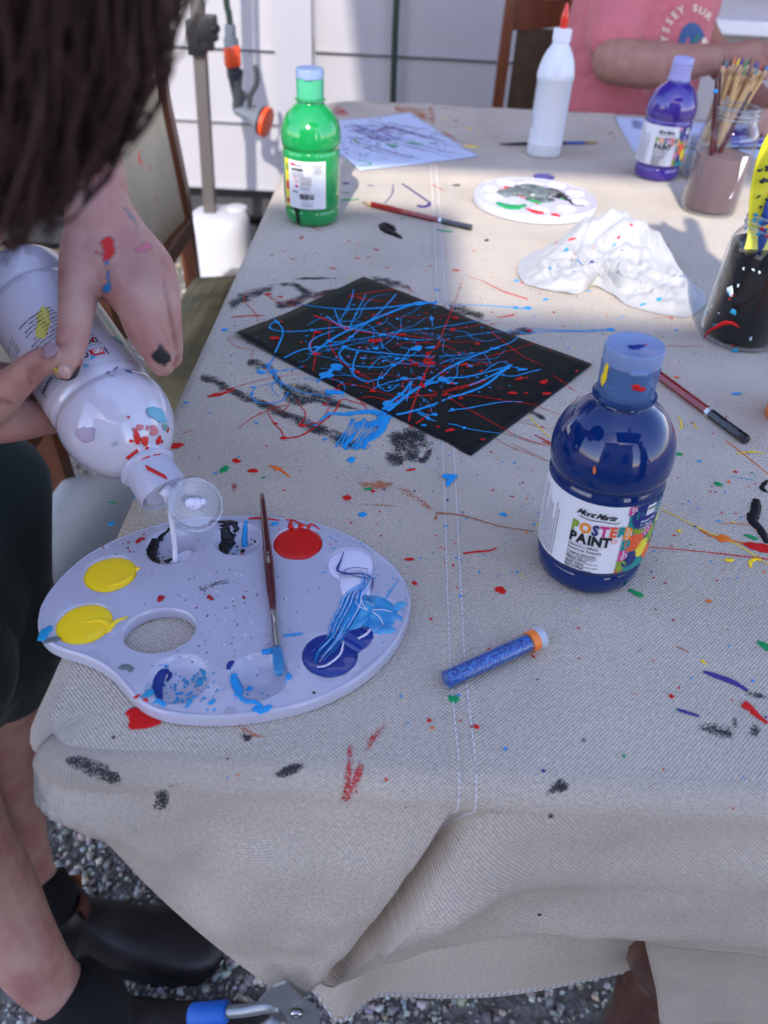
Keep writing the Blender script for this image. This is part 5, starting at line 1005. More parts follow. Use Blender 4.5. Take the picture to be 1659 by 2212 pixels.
RL = [([(475, 288), (540, 310), (620, 345), (720, 360), (840, 370), (960, 385), (1060, 400), (1180, 395)], (.0016, .0008, .0003)), ([(1095, 135), (1070, 200), (1045, 270), (1015, 350), (985, 430), (950, 500), (915, 580), (890, 650), (870, 720), (890, 740), (950, 700)], (.0002, .0009, .0010)),
 ([(620, 205), (700, 195), (800, 182), (850, 180)], (.0008, .0006, .0003)), ([(620, 208), (720, 225), (830, 235)], (.0009, .0006, .0003)), ([(540, 320), (540, 400), (580, 470), (650, 520), (720, 560), (720, 600)], (.0004, .0008, .0004)),
 ([(650, 630), (720, 625), (800, 640), (900, 620), (1000, 610), (1100, 580), (1190, 555), (1120, 580), (980, 620), (860, 600), (850, 560), (940, 540)], (.0006, .0008, .0005)), ([(800, 420), (860, 400), (960, 405), (1050, 430), (1010, 420)], (.0004, .0006, .0003)), ([(480, 350), (460, 420), (480, 450), (470, 520)], (.0006, .0007, .0004)),
 ([(740, 470), (860, 490), (1000, 500), (1160, 490), (1330, 470)], (.0003, .0005, .0002)), ([(950, 590), (1060, 650), (1160, 700), (1300, 775), (1420, 815), (1470, 825)], (.0004, .0006, .0003)), ([(1000, 630), (1120, 620), (1260, 640), (1400, 660), (1500, 695)], (.0003, .0006, .0003)), ([(1210, 355), (1280, 410), (1350, 460), (1430, 495)], (.0006, .0005, .0003)),
 ([(1465, 535), (1520, 570), (1570, 600)], (.0004, .0005, .0003)), ([(1400, 400), (1300, 430), (1200, 460), (1130, 500)], (.0003, .0005, .0002)), ([(1050, 345), (1150, 330), (1250, 310)], (.0005, .0004, .0003)), ([(700, 280), (800, 290), (930, 300), (1060, 290)], (.0003, .0005, .0003)), ([(560, 590), (600, 570), (680, 580), (740, 600), (840, 630)], (.0007, .0006, .0003)), ([(620, 560), (700, 530), (820, 540), (900, 580)], (.0003, .0005, .0003)), ([(930, 480), (960, 440), (1000, 400)], (.0012, .0006, .0003))]
b = MB(); b2 = MB(); rr = random.Random(21)
for i, (pts, w_) in enumerate(BL): string(b, pts, c5, onb, tuple(x*1.15 for x in w_), sub=9, seed=i, beads=2)
for i in range(24):   # further overlapping loops
    x0, y0 = rr.uniform(380, 1100), rr.uniform(300, 600); pts = [(x0, y0)]; a = rr.uniform(-.4, .4)
    for k in range(4): a += rr.uniform(-.9, .9); pts.append((pts[-1][0]+rr.uniform(40, 110)*math.cos(a), pts[-1][1]+rr.uniform(25, 60)*math.sin(a)))
    string(b, pts, c5, onb, (.0003, rr.uniform(.0003, .0006), .0002), seed=i+50)
for i, (x, y, r) in enumerate(((900, 425, .0055), (960, 422, .003), (820, 468, .0022), (1340, 513, .0030), (1225, 425, .003), (850, 548, .003), (730, 425, .003), (680, 465, .002), (1060, 575, .002), (930, 745, .0016), (570, 510, .003), (480, 740, .0015), (640, 245, .001))): 
    p = onb(*c5(x, y)); blot(b, p, (0, 0, 1), r*.72, i, 1.9, .3, .0009, 0, .5)
for i in range(230): 
    x, y = rr.gauss(860, 230), rr.gauss(470, 110); p = c5(x, y)
    blot(b if i % 2 else b2, onb(*p), (0, 0, 1), rr.uniform(.0003, .0011)*(1 if i % 9 else 1.7), rr.random(), rr.uniform(1, 2.2), rr.uniform(-.3, .8), .0004, 0, .3, 8)
for i, (pts, w_) in enumerate(RL): string(b2, pts, c5, onb, tuple(x*.85 for x in w_), sub=9, seed=i+99, beads=2)
for i, (x, y, r) in enumerate(((955, 485, .0048), (925, 578, .0035), (730, 393, .0052), (840, 368, .0030), (310, 387, .0038), (488, 357, .0030), (485, 447, .003), (1062, 300, .0024), (1100, 492, .0028), (1330, 550, .003), (1430, 563, .0038), (1440, 612, .003), (1300, 610, .003), (1040, 768, .003), (1085, 632, .002), (990, 752, .0014), (1020, 620, .0022), (1565, 525, .0014), (1050, 348, .003), (745, 322, .0022), (895, 488, .0025), (655, 522, .0022), (718, 600, .0026), (575, 590, .002), (1175, 803, .0016), (340, 318, .0012), (1170, 520, .0016), (885, 740, .0022))):
    blot(b2, onb(*c5(x, y)), (0, 0, 1), r*.72, i+5, 1.7, .4, .0010, 0, .5)
b.build('blue_paint_lines', dry('blue'), bpt, kind='stuff'); b2.build('red_paint_lines', dry('red'), bpt, kind='stuff')
b = MB(); p = [c5(*v) for v in ((430, 300), (520, 260), (600, 380), (540, 470), (450, 400))]; P_ = [onb(*v)-Vector((0, 0, .0002)) for v in p]; b.add(P_, [(0, 1, 2, 3, 4)]); 
# white splattered sheet behind the green bottle
wpm = mat('white_paper', (.55, .62, .80), rough=.6)
q1, q2, q3 = [Vector(at(*V2(*p_), .742)[:2]) for p_ in ((905, 765), (1365, 1052), (562, 1148))]; q4 = q1+q3-q2
wpt, wsurf = paper('painting', 'white paper spattered with purple and green paint behind the green bottle', 'painting', [q1, q2, q3, q4], wpm, (.003, .001, .001, .0)); WO = wpt.location.copy()
c2 = lambda x, y: tuple(at(*V2(x, y), .742)[:2]); onw = lambda x, y: wsurf(x, y)-WO
b = MB(); rr = random.Random(4)
for i in range(85):
    x, y = 610+rr.gauss(0, 110), 890+rr.gauss(0, 38); a = rr.choice((.45, .5, -.2, .4)); L_ = rr.uniform(20, 150); string(b, [(x, y), (x+L_*.5*math.cos(a), y+L_*.25*math.sin(a)+rr.uniform(-6, 6)), (x+L_*math.cos(a), y+L_*.5*math.sin(a))], c2, onw, (.0006, rr.uniform(.0008, .0040) if i < 30 else .0009, .0005), mi=0 if i % 4 else 1, seed=i)
for i in range(14):
    x, y = 460+i*40, 820+rr.uniform(-20, 150); string(b, [(x, y), (x+120, y+40), (x+250, y+75), (x+400, y+110)], c2, onw, (.0006, .0011, .0004), mi=i % 2, seed=i)
for pts, w_ in (([(545, 930), (530, 945), (560, 970)], .003), ([(530, 1110), (560, 1115), (620, 1112), (640, 1105), (600, 1088), (545, 1085)], .0022), ([(750, 975), (790, 985), (820, 990)], .006), ([(870, 960), (930, 965), (990, 975)], .005), ([(1030, 970), (1080, 968)], .003), ([(600, 990), (640, 1000)], .002), ([(540, 960), (520, 935)], .002)): string(b, pts, c2, onw, (w_*.5, w_, w_*.5), mi=2)
for i in range(120): x, y = 700+rr.gauss(0, 220), 950+rr.gauss(0, 70); blot(b, onw(*c2(x, y)), (0, 0, 1), rr.uniform(.0008, .0028), i, 1.5, rr.uniform(0, 3), .0004, rr.choice((0, 0, 1, 2, 3)), .4, 7)
b.build('paint_splatter', [paint('purple'), mat('paint_maroon', (.12, .02, .08), rough=.4), paint('green'), paint('navy')], wpt, kind='stuff')
# purple painting at the right end
A_, B_ = Vector(at(*V3(832, 630), .742)[:2]), Vector(at(*V3(930, 812), .742)[:2]); rt = Vector((.42, -.004))
ppt, psurf = paper('painting', 'white paper with purple brushed patches under the purple bottle and jars', 'painting', [B_, B_+rt, A_+rt, A_], wpm, (0, 0, 0, .002)); OO = ppt.location.copy(); c3 = lambda x, y: tuple(at(*V3(x, y), .742)[:2]); onp = lambda x, y: psurf(x, y)-OO
b = MB(); 
for i in range(40): y = 745+rr.uniform(-50, 40); x = rr.uniform(1225, 1580); string(b, [(x, y), (x+50, y-6+rr.uniform(-5, 5)), (x+110, y-12)], c3, onp, (.002, rr.uniform(.004, .010), .002), seed=i, mi=0)
for i in range(6): string(b, [(1215+i*70, 792), (1260+i*70, 800), (1320+i*70, 796)], c3, onp, (.004, .010, .004), seed=i, mi=1)
for i in range(8): y = 645+i*5; string(b, [(920+rr.uniform(-6, 10), y), (950, y+8), (985, y+14)], c3, onp, (.0004, .0016, .0004), seed=i, mi=2)
b.build('purple_brushwork', [mat('paint_purple_bright', (.05, .02, .28), rough=.4), paint('black'), paint('purple')], ppt, kind='stuff')
# ================================================================== WHITE RAG
def rag():
    pts = [V3(*p) for p in ((318, 1402), (306, 1480), (345, 1532), (430, 1560), (515, 1575), (600, 1592), (665, 1575), (710, 1542), (800, 1580), (880, 1640), (960, 1668), (1050, 1692), (1150, 1708), (1230, 1712), (1320, 1650), (1318, 1590))]
    front = [Vector(at(*p, .741)[:2]) for p in pts]
    back = [Vector(at(*V3(*p), .741)[:2]) for p in ((1290, 1560), (1220, 1500), (1130, 1420), (1030, 1360), (930, 1310), (830, 1270), (720, 1260), (600, 1290), (480, 1330), (390, 1365))]
    poly = [tuple(p) for p in cr([tuple(p) for p in front+back]+[tuple(front[0])], 4)][:-1]; cxm = sum(p[0] for p in poly)/len(poly); cym = sum(p[1] for p in poly)/len(poly)
    t = thing('rag', 'crumpled white cotton rag dotted with paint, lying in the sunlit part of the table', 'rag', (cxm, cym, TZ)); O = t.location.copy(); n = len(poly); K_ = 34; vs = []; P_arr = np.array(poly)
    a3, b3 = Vector(at(*V3(380, 1440), .745)[:2]), Vector(at(*V3(1250, 1640), .745)[:2]); ax = (b3-a3).normalized(); pk = Vector(at(*V3(790, 1330), .745)[:2])
    def hgt(x, y, e):
        p = Vector((x, y)); u = (p-pk).dot(ax); v = (p-pk).dot(Vector((-ax.y, ax.x)))
        h = .030*math.exp(-(u/.055)**2-(v/.035)**2)+.026*math.exp(-((u+.075)/.05)**2-(v/.04)**2)+.024*math.exp(-((u-.08)/.07)**2-((v)/.035)**2)
        q_ = Vector((x*26+3*noise.noise(Vector((x*14, y*14, 2))), y*26+3*noise.noise(Vector((x*14, y*14, 9))), 1.3)); r1 = 1-abs(noise.noise(q_)*2); r2 = 1-abs(noise.noise(q_*2.3)*2); r3 = 1-abs(noise.noise(q_*4.7)*2)
        w1 = .5+.5*math.sin(u*95+v*40+6*noise.noise(Vector((x*20, y*20, 5))))
        return h*(.80+.16*r1)+(.0100*max(0, r1)**2.5+.0070*max(0, r2)**2.5+.0030*max(0, r3)**2+.003*w1)*min(1, e*4)
    for k in range(K_+1):
        f = 1-(k/K_)**1.0
        for i in range(n):
            x = cxm+(poly[i][0]-cxm)*f; y = cym+(poly[i][1]-cym)*f; e = 1-f; z = .0012+hgt(x, y, e)*min(1, (e*5.5)**.6)+.004*max(0, noise.noise(Vector((x*60, y*60, 0))))*max(0, 1-e*6)
            vs.append((x-O.x, y-O.y, z))
    fs = [(k*n+i, k*n+(i+1) % n, (k+1)*n+(i+1) % n, (k+1)*n+i) for k in range(K_) for i in range(n)]
    b = MB(); b.add(vs, fs); o = b.build('cloth', mat('white_cotton', (.40, .40, .40), rough=.85, sheen=.2, bump=(300, .25, .001)), t)
    bm = bmesh.new(); bm.from_mesh(o.data); bmesh.ops.remove_doubles(bm, verts=bm.verts, dist=1e-6); bm.to_mesh(o.data); bm.free(); s_ = o.modifiers.new('sub', 'SUBSURF'); s_.levels = 1; s_.render_levels = 1
    bv = BVHTree.FromPolygons([Vector(v)+O for v in vs], fs); bb_ = MB()
    for (x, y, c, r, st, a) in ((515, 1312, 0, .0018, 1.5, .6), (570, 1350, 1, .0026, 1.5, 1), (615, 1370, 2, .0024, 1, 0), (605, 1398, 2, .002, 1.5, 1.4), (640, 1415, 1, .0014, 5, 0), (600, 1413, 1, .001, 3, 0), (710, 1413, 3, .0016, 1.6, 0), (830, 1322, 1, .0017, 1.5, .5), (852, 1282, 0, .0016, 2, .4), (920, 1215, 0, .0014, 1.5, 0), (720, 1340, 2, .0012, 1, 0), (735, 1300, 1, .001, 1, 0), (480, 1447, 1, .0014, 2, 0), (610, 1468, 1, .0012, 1.5, 0), (520, 1440, 1, .0011, 1, 0), (1070, 1617, 1, .0024, 1.3, .6), (985, 1645, 1, .0016, 2.2, 0), (940, 1570, 1, .001, 1, 0), (1115, 1535, 1, .001, 1, 0), (600, 1293, 0, .0016, 4, .2), (650, 1280, 2, .0016, 4, .2), (555, 1262, 3, .0018, 2, .4), (1183, 1493, 3, .001, 1, 0), (870, 1352, 3, .001, 1, 0)):
        d = ray(*V3(x, y)).normalized(); h = bv.ray_cast(CAMPOS, d)
        if h[0]: nn = h[1] if h[1].dot(d) < 0 else -h[1]; blot(bb_, h[0]-O+nn*.0007, nn, r, x, st, a, .0003, c, .4, 10)
    bb_.build('paint_spots', [paint('red'), paint('blue'), paint('orange'), paint('navy')], t, kind='stuff')
rag()
# ================================================================== SPLATTER ON THE CANVAS
CS = []
def cloth_layer(name, key, items, m=None):
    b = MB()
    for it in items:
        conv, kind_ = it[0], it[1]
        if kind_ == 'b':
            _, _, x, y, r, st, a = it; P, nn = on_sheet(*conv(x, y)); blot(b, P, nn, r*.70, x*.7+y, st, a, min(.0006, r*.25), 0, .30, 18)
        else:
            _, _, pts, wds = it; pp_ = [on_sheet(*p_) for p_ in cr([conv(*p_) for p_ in pts], 7)]; n_ = len(pp_); w_ = wds if hasattr(wds, '__len__') else (wds*.4, wds, wds*.4)
            for i in range(n_-1, 0, -1): pass
            rad = [max(.0001, (w_[0]*(1-i/(n_-1))**2+2*w_[1]*(i/(n_-1))*(1-i/(n_-1))+w_[2]*(i/(n_-1))**2)*(1+.4*noise.noise(Vector((i*.5, pts[0][0], 0))))) for i in range(n_)]
            b.tube([p_[0] for p_ in pp_], rad, n=6, flat=.3, up=pp_[n_//2][1])
    return b.build(name, m or dry(key), tc_root, kind='stuff')
B_ = 'b'; L_ = 'l'
reds = [(V5, B_, 153, 895, .0036, 1.5, 0), (V5, B_, 222, 936, .0042, 1.3, 0), (V5, B_, 612, 1048, .0036, 1.3, 0), (V5, B_, 350, 1017, .0014, 1.2, 0), (V5, B_, 720, 1021, .0020, 1.4, 0), (V5, B_, 878, 932, .0022, 2.5, .3), (V5, B_, 400, 895, .001, 1, 0), (VA, B_, 402, 1330, .0044, 1.3, 0), (VA, B_, 75, 1465, .0015, 1, 0), (VA, B_, 290, 1972, .0022, 1, 0), (VA, B_, 68, 1942, .0017, 1, 0), (VA, B_, 217, 1943, .001, 1, 0), (VA, B_, 1205, 1828, .0020, 1, 0), (VA, B_, 1240, 1790, .0011, 1, 0), (VA, B_, 1490, 1848, .0009, 1, 0), (VA, B_, 1118, 1660, .0009, 1, 0), (VA, B_, 1218, 1073, .0012, 1.6, 0), (VA, B_, 1505, 775, .0018, 1.6, 0), (VA, L_, [(1542, 1862), (1575, 1885), (1610, 1920), (1655, 1955)], (.0034, .0022, .0012)), (VA, L_, [(1590, 1895), (1630, 1940), (1660, 1950)], .0006), (VA, L_, [(228, 1158), (290, 1150), (350, 1145), (385, 1132)], (.0008, .0012, .0005)), (VA, B_, 1625, 1130, .0075, 2.2, .0),
 (VA, B_, 197, 1318, .001, 1, 0), (VA, B_, 5, 1300, .0017, 1, 0), (V5, L_, [(240, 185), (200, 190), (185, 230), (230, 280), (245, 320)], .0006), (V5, L_, [(280, 205), (330, 240), (420, 245), (500, 250)], .0007), (V5, B_, 285, 203, .0036, 1.8, 0), (V5, B_, 335, 213, .0022, 2, 0), (V5, L_, [(130, 298), (200, 292), (270, 290)], (.0006, .0018, .0006)), (V5, L_, [(240, 190), (350, 230), (470, 215), (540, 190)], .0006), (V5, L_, [(150, 380), (120, 385), (150, 420), (220, 435), (210, 470)], .0005), (V5, L_, [(33, 628), (80, 620), (145, 597)], (.0012, .0028, .001)), (V5, B_, 75, 620, .0032, 2.4, .3), (V5, L_, [(30, 625), (140, 590), (300, 550), (440, 530)], .0005), (V5, L_, [(160, 762), (220, 715), (300, 680), (370, 660), (330, 690), (260, 640)], .0007), (V5, L_, [(348, 800), (340, 770), (310, 740), (280, 690)], .0009), (V5, L_, [(348, 802), (420, 790), (500, 740), (560, 690), (590, 640), (640, 650), (690, 660), (720, 630)], (.0010, .0006, .0006)), (V5, B_, 350, 800, .003, 1.6, 0), (V5, L_, [(400, 640), (440, 700), (420, 745), (500, 730), (540, 670)], .0008), (V5, B_, 425, 748, .0030, 1.8, 0), (V5, B_, 520, 660, .002, 1.7, 0), (V5, B_, 315, 740, .0018, 1.8, 0), (V5, L_, [(560, 590), (640, 620), (680, 660), (700, 690)], .0008),
 (V5, L_, [(1110, 125), (1180, 150), (1260, 190), (1360, 222)], (.0003, .0007, .0013)), (V5, L_, [(1230, 300), (1270, 295), (1305, 287)], (.0004, .0012, .0014)), (V5, B_, 655, 53, .0022, 2, .5), (V5, B_, 700, 47, .0018, 1.5, 0), (V5, B_, 735, 18, .0022, 2.5, .3), (V5, B_, 553, 95, .002, 2.4, 0), (V5, B_, 778, 92, .0018, 2, .4), (V5, B_, 958, 85, .0018, 1.6, 0), (V5, B_, 1065, 103, .003, 2.2, 0), (V5, B_, 1075, 62, .0014, 1.5, 0), (V5, B_, 1140, 22, .0016, 1.8, 0), (V5, B_, 1370, 353, .0026, 1.5, 0), (V5, B_, 1340, 155, .0018, 1.8, 0), (V5, B_, 1510, 335, .0014, 1.6, 0), (V5, L_, [(1420, 815), (1440, 820), (1470, 828)], .001), (V5, L_, [(1190, 780), (1280, 830), (1380, 870), (1440, 895)], .0004), (V5, B_, 1215, 278, .0016, 1.5, 0), (V5, L_, [(860, 165), (880, 190), (900, 195)], .0008),
 (VE, B_, 1370, 1665, .0052, 2.1, .2), (VE, L_, [(1220, 1700), (1290, 1685), (1340, 1670)], (.0006, .0016, .003)), (VE, L_, [(1450, 1530), (1510, 1500), (1570, 1475)], .0006), (V3, L_, [(1040, 1720), (1150, 1712)], .0006), (V3, B_, 1140, 1720, .0016, 1.8, 0), (V2, B_, 1210, 815, .0042, 1.8, 0), (V2, B_, 1140, 730, .0030, 1.8, 0), (V2, L_, [(1040, 1240), (1080, 1265), (1140, 1290)], .0014), (V2, L_, [(180, 1595), (160, 1615)], .002), (V2, B_, 487, 1627, .002, 1.4, 0), (V2, L_, [(240, 1515), (260, 1545), (300, 1560)], .0014), (VC, B_, 515, 152, .0018, 1, 0), (VC, B_, 675, 173, .0020, 1, 0), (VC, B_, 1332, 70, .0020, 1, 0), (VC, B_, 370, 350, .0012, 1, 0), (VC, B_, 1541, 447, .0009, 1, 0), (VA, L_, [(1060, 1128), (1200, 1135), (1400, 1155), (1660, 1185)], (.0003, .0005, .0006)), (VA, L_, [(1160, 182), (1260, 185), (1360, 188)], .0005), (VA, L_, [(560, 600), (620, 630), (655, 645)], (.0006, .0012, .0006)), (V6, B_, 475, 1005, .0098, 1.6, .15), (V6, B_, 445, 985, .006, 1.4, .2), (V6, B_, 1593, 446, .0024, 1, 0), (V6, B_, 1573, 347, .0022, 2.2, 0), (V6, B_, 1270, 8, .001, 1, 0), (V6, B_, 1315, 92, .0036, 1.3, 0)]
cloth_layer('red_splatter', 'red', reds)
blues = [(V5, B_, 103, 350, .0040, 1.3, 0), (V5, B_, 675, 1118, .0038, 1.2, 0), (V5, B_, 1260, 1118, .0026, 1.2, 0), (V5, B_, 1040, 958, .0048, 1.5, .0), (V5, L_, [(1045, 960), (1035, 985), (1028, 1003)], (.004, .0025, .0008)), (V5, B_, 985, 185, .0030, 1.4, 0), (V5, B_, 1365, 258, .0032, 1.9, .1), (V5, B_, 1437, 225, .0030, 1.5, 0), (V5, B_, 1315, 145, .0026, 1.6, 0), (V5, B_, 437, 62, .0014, 1.5, 0), (V5, B_, 65, 947, .0016, 1.5, 0), (V5, B_, 45, 697, .0014, 1.5, 0), (V5, B_, 235, 737, .0018, 1.5, 0), (V5, L_, [(330, 630), (300, 590), (320, 540), (280, 500), (240, 520)], .0008), (V5, B_, 255, 527, .004, 1.8, 0), (V5, B_, 310, 520, .0025, 2, 0), (V5, L_, [(245, 585), (330, 570), (340, 600)], .0008), (V5, B_, 225, 590, .0024, 1.6, 0), (V5, L_, [(750, 700), (700, 690), (610, 700), (540, 700), (500, 730)], (.0040, .0030, .0010)), (V5, B_, 750, 730, .0085, 1.5, 1.2), (V5, L_, [(765, 710), (755, 760), (720, 800), (690, 815)], (.006, .003, .001)), (V5, B_, 560, 610, .006, 2.2, .2), (V5, L_, [(520, 600), (580, 610), (620, 605)], .0025), (V5, B_, 630, 890, .0036, 1.6, 1.2), (V5, L_, [(610, 895), (630, 880), (640, 890), (630, 905)], .0016), (V5, B_, 660, 832, .003, 2, 0), (V5, B_, 520, 806, .002, 1.6, 0), (VA, B_, 415, 975, .0030, 1.3, 0), (VA, B_, 165, 797, .0052, 1.6, 0), (VA, L_, [(165, 800), (155, 845)], (.003, .002, .001)), (VA, B_, 213, 1357, .0016, 1, 0), (VA, B_, 480, 1247, .0014, 1.4, 0), (VA, B_, 27, 1180, .0012, 1, 0), (VA, B_, 155, 1030, .001, 1, 0), (VA, B_, 920, 107, .0045, 1.8, 0), (VA, L_, [(520, 100), (640, 108), (780, 112), (920, 107)], (.0004, .0008, .0016)), (VA, B_, 1510, 408, .0030, 2.4, .2), (VA, B_, 1297, 1745, .0010, 1, 0), (VA, B_, 1587, 1757, .001, 1, 0), (VC, B_, 772, 248, .0016, 1, 0), (VC, B_, 1607, 17, .0014, 1, 0), (VC, B_, 418, 70, .001, 1, 0), (V3, B_, 455, 1618, .003, 1.5, .3), (V3, B_, 692, 1573, .0024, 1.5, 0), (V3, B_, 300, 1518, .0026, 1.8, 0), (V3, B_, 1160, 1785, .002, 1.8, .6), (V3, L_, [(845, 1725), (885, 1705)], .0010), (V6, B_, 335, 197, .0026, 1.7, .3), (V6, B_, 1537, 915, .0012, 1, 0), (V6, B_, 1380, 162, .003, 1.3, 0), (VE, B_, 1590, 1540, .001, 1, 0), (V3, B_, 1085, 1313, .0016, 2, 0), (VE, B_, 1500, 1150, .0022, 1.4, 0), (VA, B_, 1335, 725, .002, 1.5, .8), (VA, L_, [(1475, 795), (1540, 805), (1600, 815)], .0005)]
cloth_layer('blue_splatter', 'blue', blues)
b = MB(); 
for i in range(15):   # combed blue scrapes under the black painting
    x = 740-i*9; y0 = 725+rr.uniform(-8, 12); pp_ = [on_sheet(*p_) for p_ in cr([V5(x+18, y0), V5(x, y0+40), V5(x-30-rr.uniform(0, 20), y0+85+rr.uniform(0, 30)), V5(x-30, y0+115)], 6)]
    b.tube([p_[0] for p_ in pp_], [.0012*abs(math.sin(k*.35+1))*rr.uniform(.3, 1)+.0002 for k in range(len(pp_))], n=5, flat=.3, up=(0, 0, 1))
b.build('blue_scrapes', dry('blue'), tc_root, kind='stuff')
cloth_layer('green_splatter', 'green', [(V5, B_, 103, 930, .0042, 1.8, 1.4), (V5, B_, 700, 1012, .0028, 1.5, 0), (V5, B_, 265, 965, .0018, 1.3, 0), (V5, B_, 240, 510, .0016, 1.5, 0), (VA, L_, [(1005, 1328), (1040, 1345), (1072, 1358)], (.0012, .0030, .0018)), (VA, B_, 1228, 690, .0042, 1.6, 0), (VA, B_, 1425, 832, .0036, 1.5, 0), (VA, L_, [(1545, 1070), (1580, 1080), (1610, 1092)], (.0008, .0034, .001)), (VA, L_, [(1610, 1570), (1640, 1590), (1665, 1605)], (.001, .004, .003)), (VA, B_, 183, 1842, .0036, 1.5, 0), (VA, B_, 1232, 1892, .0010, 1.2, 0), (V2, L_, [(430, 1350), (490, 1352), (560, 1345)], (.002, .004, .001)), (V2, L_, [(430, 1300), (500, 1305)], .0018), (V2, L_, [(1080, 1552), (1140, 1562), (1190, 1568)], .0034), (V2, B_, 850, 1478, .003, 1.5, 0), (V6, L_, [(320, 105), (340, 110), (360, 112)], .0012), (V1, B_, 1900, 1780, .001, 1, 0)])
cloth_layer('yellow_splatter', 'yellow', [(V2, B_, 1300, 868, .0055, 1.6, .4), (V2, B_, 1373, 897, .0040, 1.3, 0), (V2, B_, 1310, 990, .0085, 2.2, 0), (V2, B_, 1130, 808, .004, 2, 0), (VA, L_, [(535, 510), (570, 550), (610, 590), (650, 622)], .0009), (VA, L_, [(1240, 515), (1255, 560), (1240, 575)], .0012), (VA, L_, [(1310, 545), (1325, 575)], .001), (VA, L_, [(1510, 690), (1580, 680), (1640, 690)], (.0005, .0012, .0005)), (VA, B_, 1583, 680, .002, 1.6, 0), (VA, L_, [(1130, 935), (1230, 985), (1360, 1050), (1500, 1110), (1600, 1170), (1660, 1210)], .0009), (VA, B_, 1477, 1190, .003, 1.5, 0), (VA, L_, [(1580, 1225), (1575, 1200), (1600, 1185), (1625, 1192)], .0022), (VA, L_, [(480, 1245), (525, 1272)], .0004), (VA, B_, 1240, 1053, .002, 1.5, 0)])
cloth_layer('orange_splatter', 'orange', [(VA, B_, 1450, 1088, .0052, 1.7, .3), (VA, L_, [(1340, 1048), (1400, 1078), (1500, 1100), (1610, 1125)], (.0006, .0016, .0006)), (VA, B_, 1230, 330, .0026, 1.5, 0), (VA, B_, 1380, 1382, .0022, 1.3, 0), (VA, L_, [(1465, 630), (1530, 680), (1600, 735), (1660, 785)], (.0008, .0007, .0004)), (VA, L_, [(1430, 1017), (1520, 1018), (1590, 1025)], .0006), (V5, L_, [(290, 915), (330, 928), (375, 962)], (.0012, .002, .0006)), (V5, B_, 322, 928, .003, 1.5, .3), (VA, B_, 1640, 1245, .0014, 1, 0)])
cloth_layer('rust_lines', 'orange', [(VA, L_, [(100, 968), (200, 975), (280, 995), (400, 1030), (560, 1055)], (.0010, .0005, .0005)), (VA, L_, [(1225, 1595), (1250, 1605), (1285, 1620)], .0008), (VA, L_, [(410, 590), (500, 620), (600, 650)], .0005), (VA, L_, [(450, 640), (540, 680), (630, 725)], .0004), (V5, L_, [(1290, 720), (1380, 745), (1470, 765)], .0004)], mat('rust_stain', (.40, .12, .05), rough=.7))
cloth_layer('purple_splatter', 'purple', [(V2, L_, [(850, 1242), (920, 1290), (1000, 1345), (1035, 1370)], (.0018, .0022, .0016)), (V2, L_, [(955, 1390), (990, 1398), (1030, 1385), (1035, 1365)], (.004, .0045, .002)), (V2, B_, 470, 1240, .005, 2, 0), (V2, B_, 635, 1255, .003, 2, 0), (VA, L_, [(1355, 1712), (1420, 1735), (1500, 1765), (1560, 1800)], (.0010, .0032, .0012)), (VA, L_, [(1230, 1890), (1280, 1905), (1335, 1922)], (.0008, .0016, .0008)), (V2, L_, [(790, 1245), (780, 1310), (730, 1375)], .0014)])
cloth_layer('black_dabs', 'black', [(V2, L_, [(715, 1520), (745, 1560), (800, 1585), (845, 1612)], (.006, .010, .002)), (V2, L_, [(720, 1510), (770, 1530), (800, 1560)], (.005, .007, .002)), (V2, B_, 1215, 1252, .005, 1.8, 0), (V2, B_, 1420, 1622, .003, 1.6, .8), (V3, B_, 140, 1300, .003, 1.6, .8), (VA, L_, [(1655, 815), (1630, 850), (1655, 870)], .0030), (VA, L_, [(1605, 905), (1600, 960), (1585, 1000), (1625, 1050), (1655, 1110)], (.003, .0060, .002)), (VB, B_, 558, 152, .0012, 1, 0), (VC, B_, 888, 805, .0012, 1.6, 0), (VC, B_, 437, 443, .0008, 1, 0), (VA, B_, 575, 1750, .0007, 1, 0), (VC, B_, 880, 13, .0008, 1, 0)])
# fine random droplets all over
b = MB(); rr = random.Random(31); ks = ['red', 'blue', 'navy', 'orange', 'green', 'dkred', 'cyan', 'yellow']
for i in range(950):
    m_ = rr.random()
    if m_ < .45: x, y = rr.uniform(420, 1655), rr.uniform(520, 800)
    elif m_ < .7: x, y = rr.gauss(900, 260), rr.gauss(880, 130)
    elif m_ < .88: x, y = rr.uniform(950, 1655), rr.uniform(900, 1250)
    else: x, y = rr.uniform(200, 1655), rr.uniform(480, 1700)
    if y < 1060 and x < 612-.467*(y-412)+25: continue
    P, nn = on_sheet(x, y)
    if P.z < .70: continue
    blot(b, P, nn, rr.uniform(.0003, .0009)*(1 if i % 7 else 1.6), i, rr.uniform(1, 2), rr.uniform(0, 3), .00025, rr.choice((0, 0, 0, 1, 1, 1, 2, 3, 4, 5, 5, 6, 7)), .35, 7)
b.build('fine_droplets', [dry(k) for k in ks], tc_root, kind='stuff')
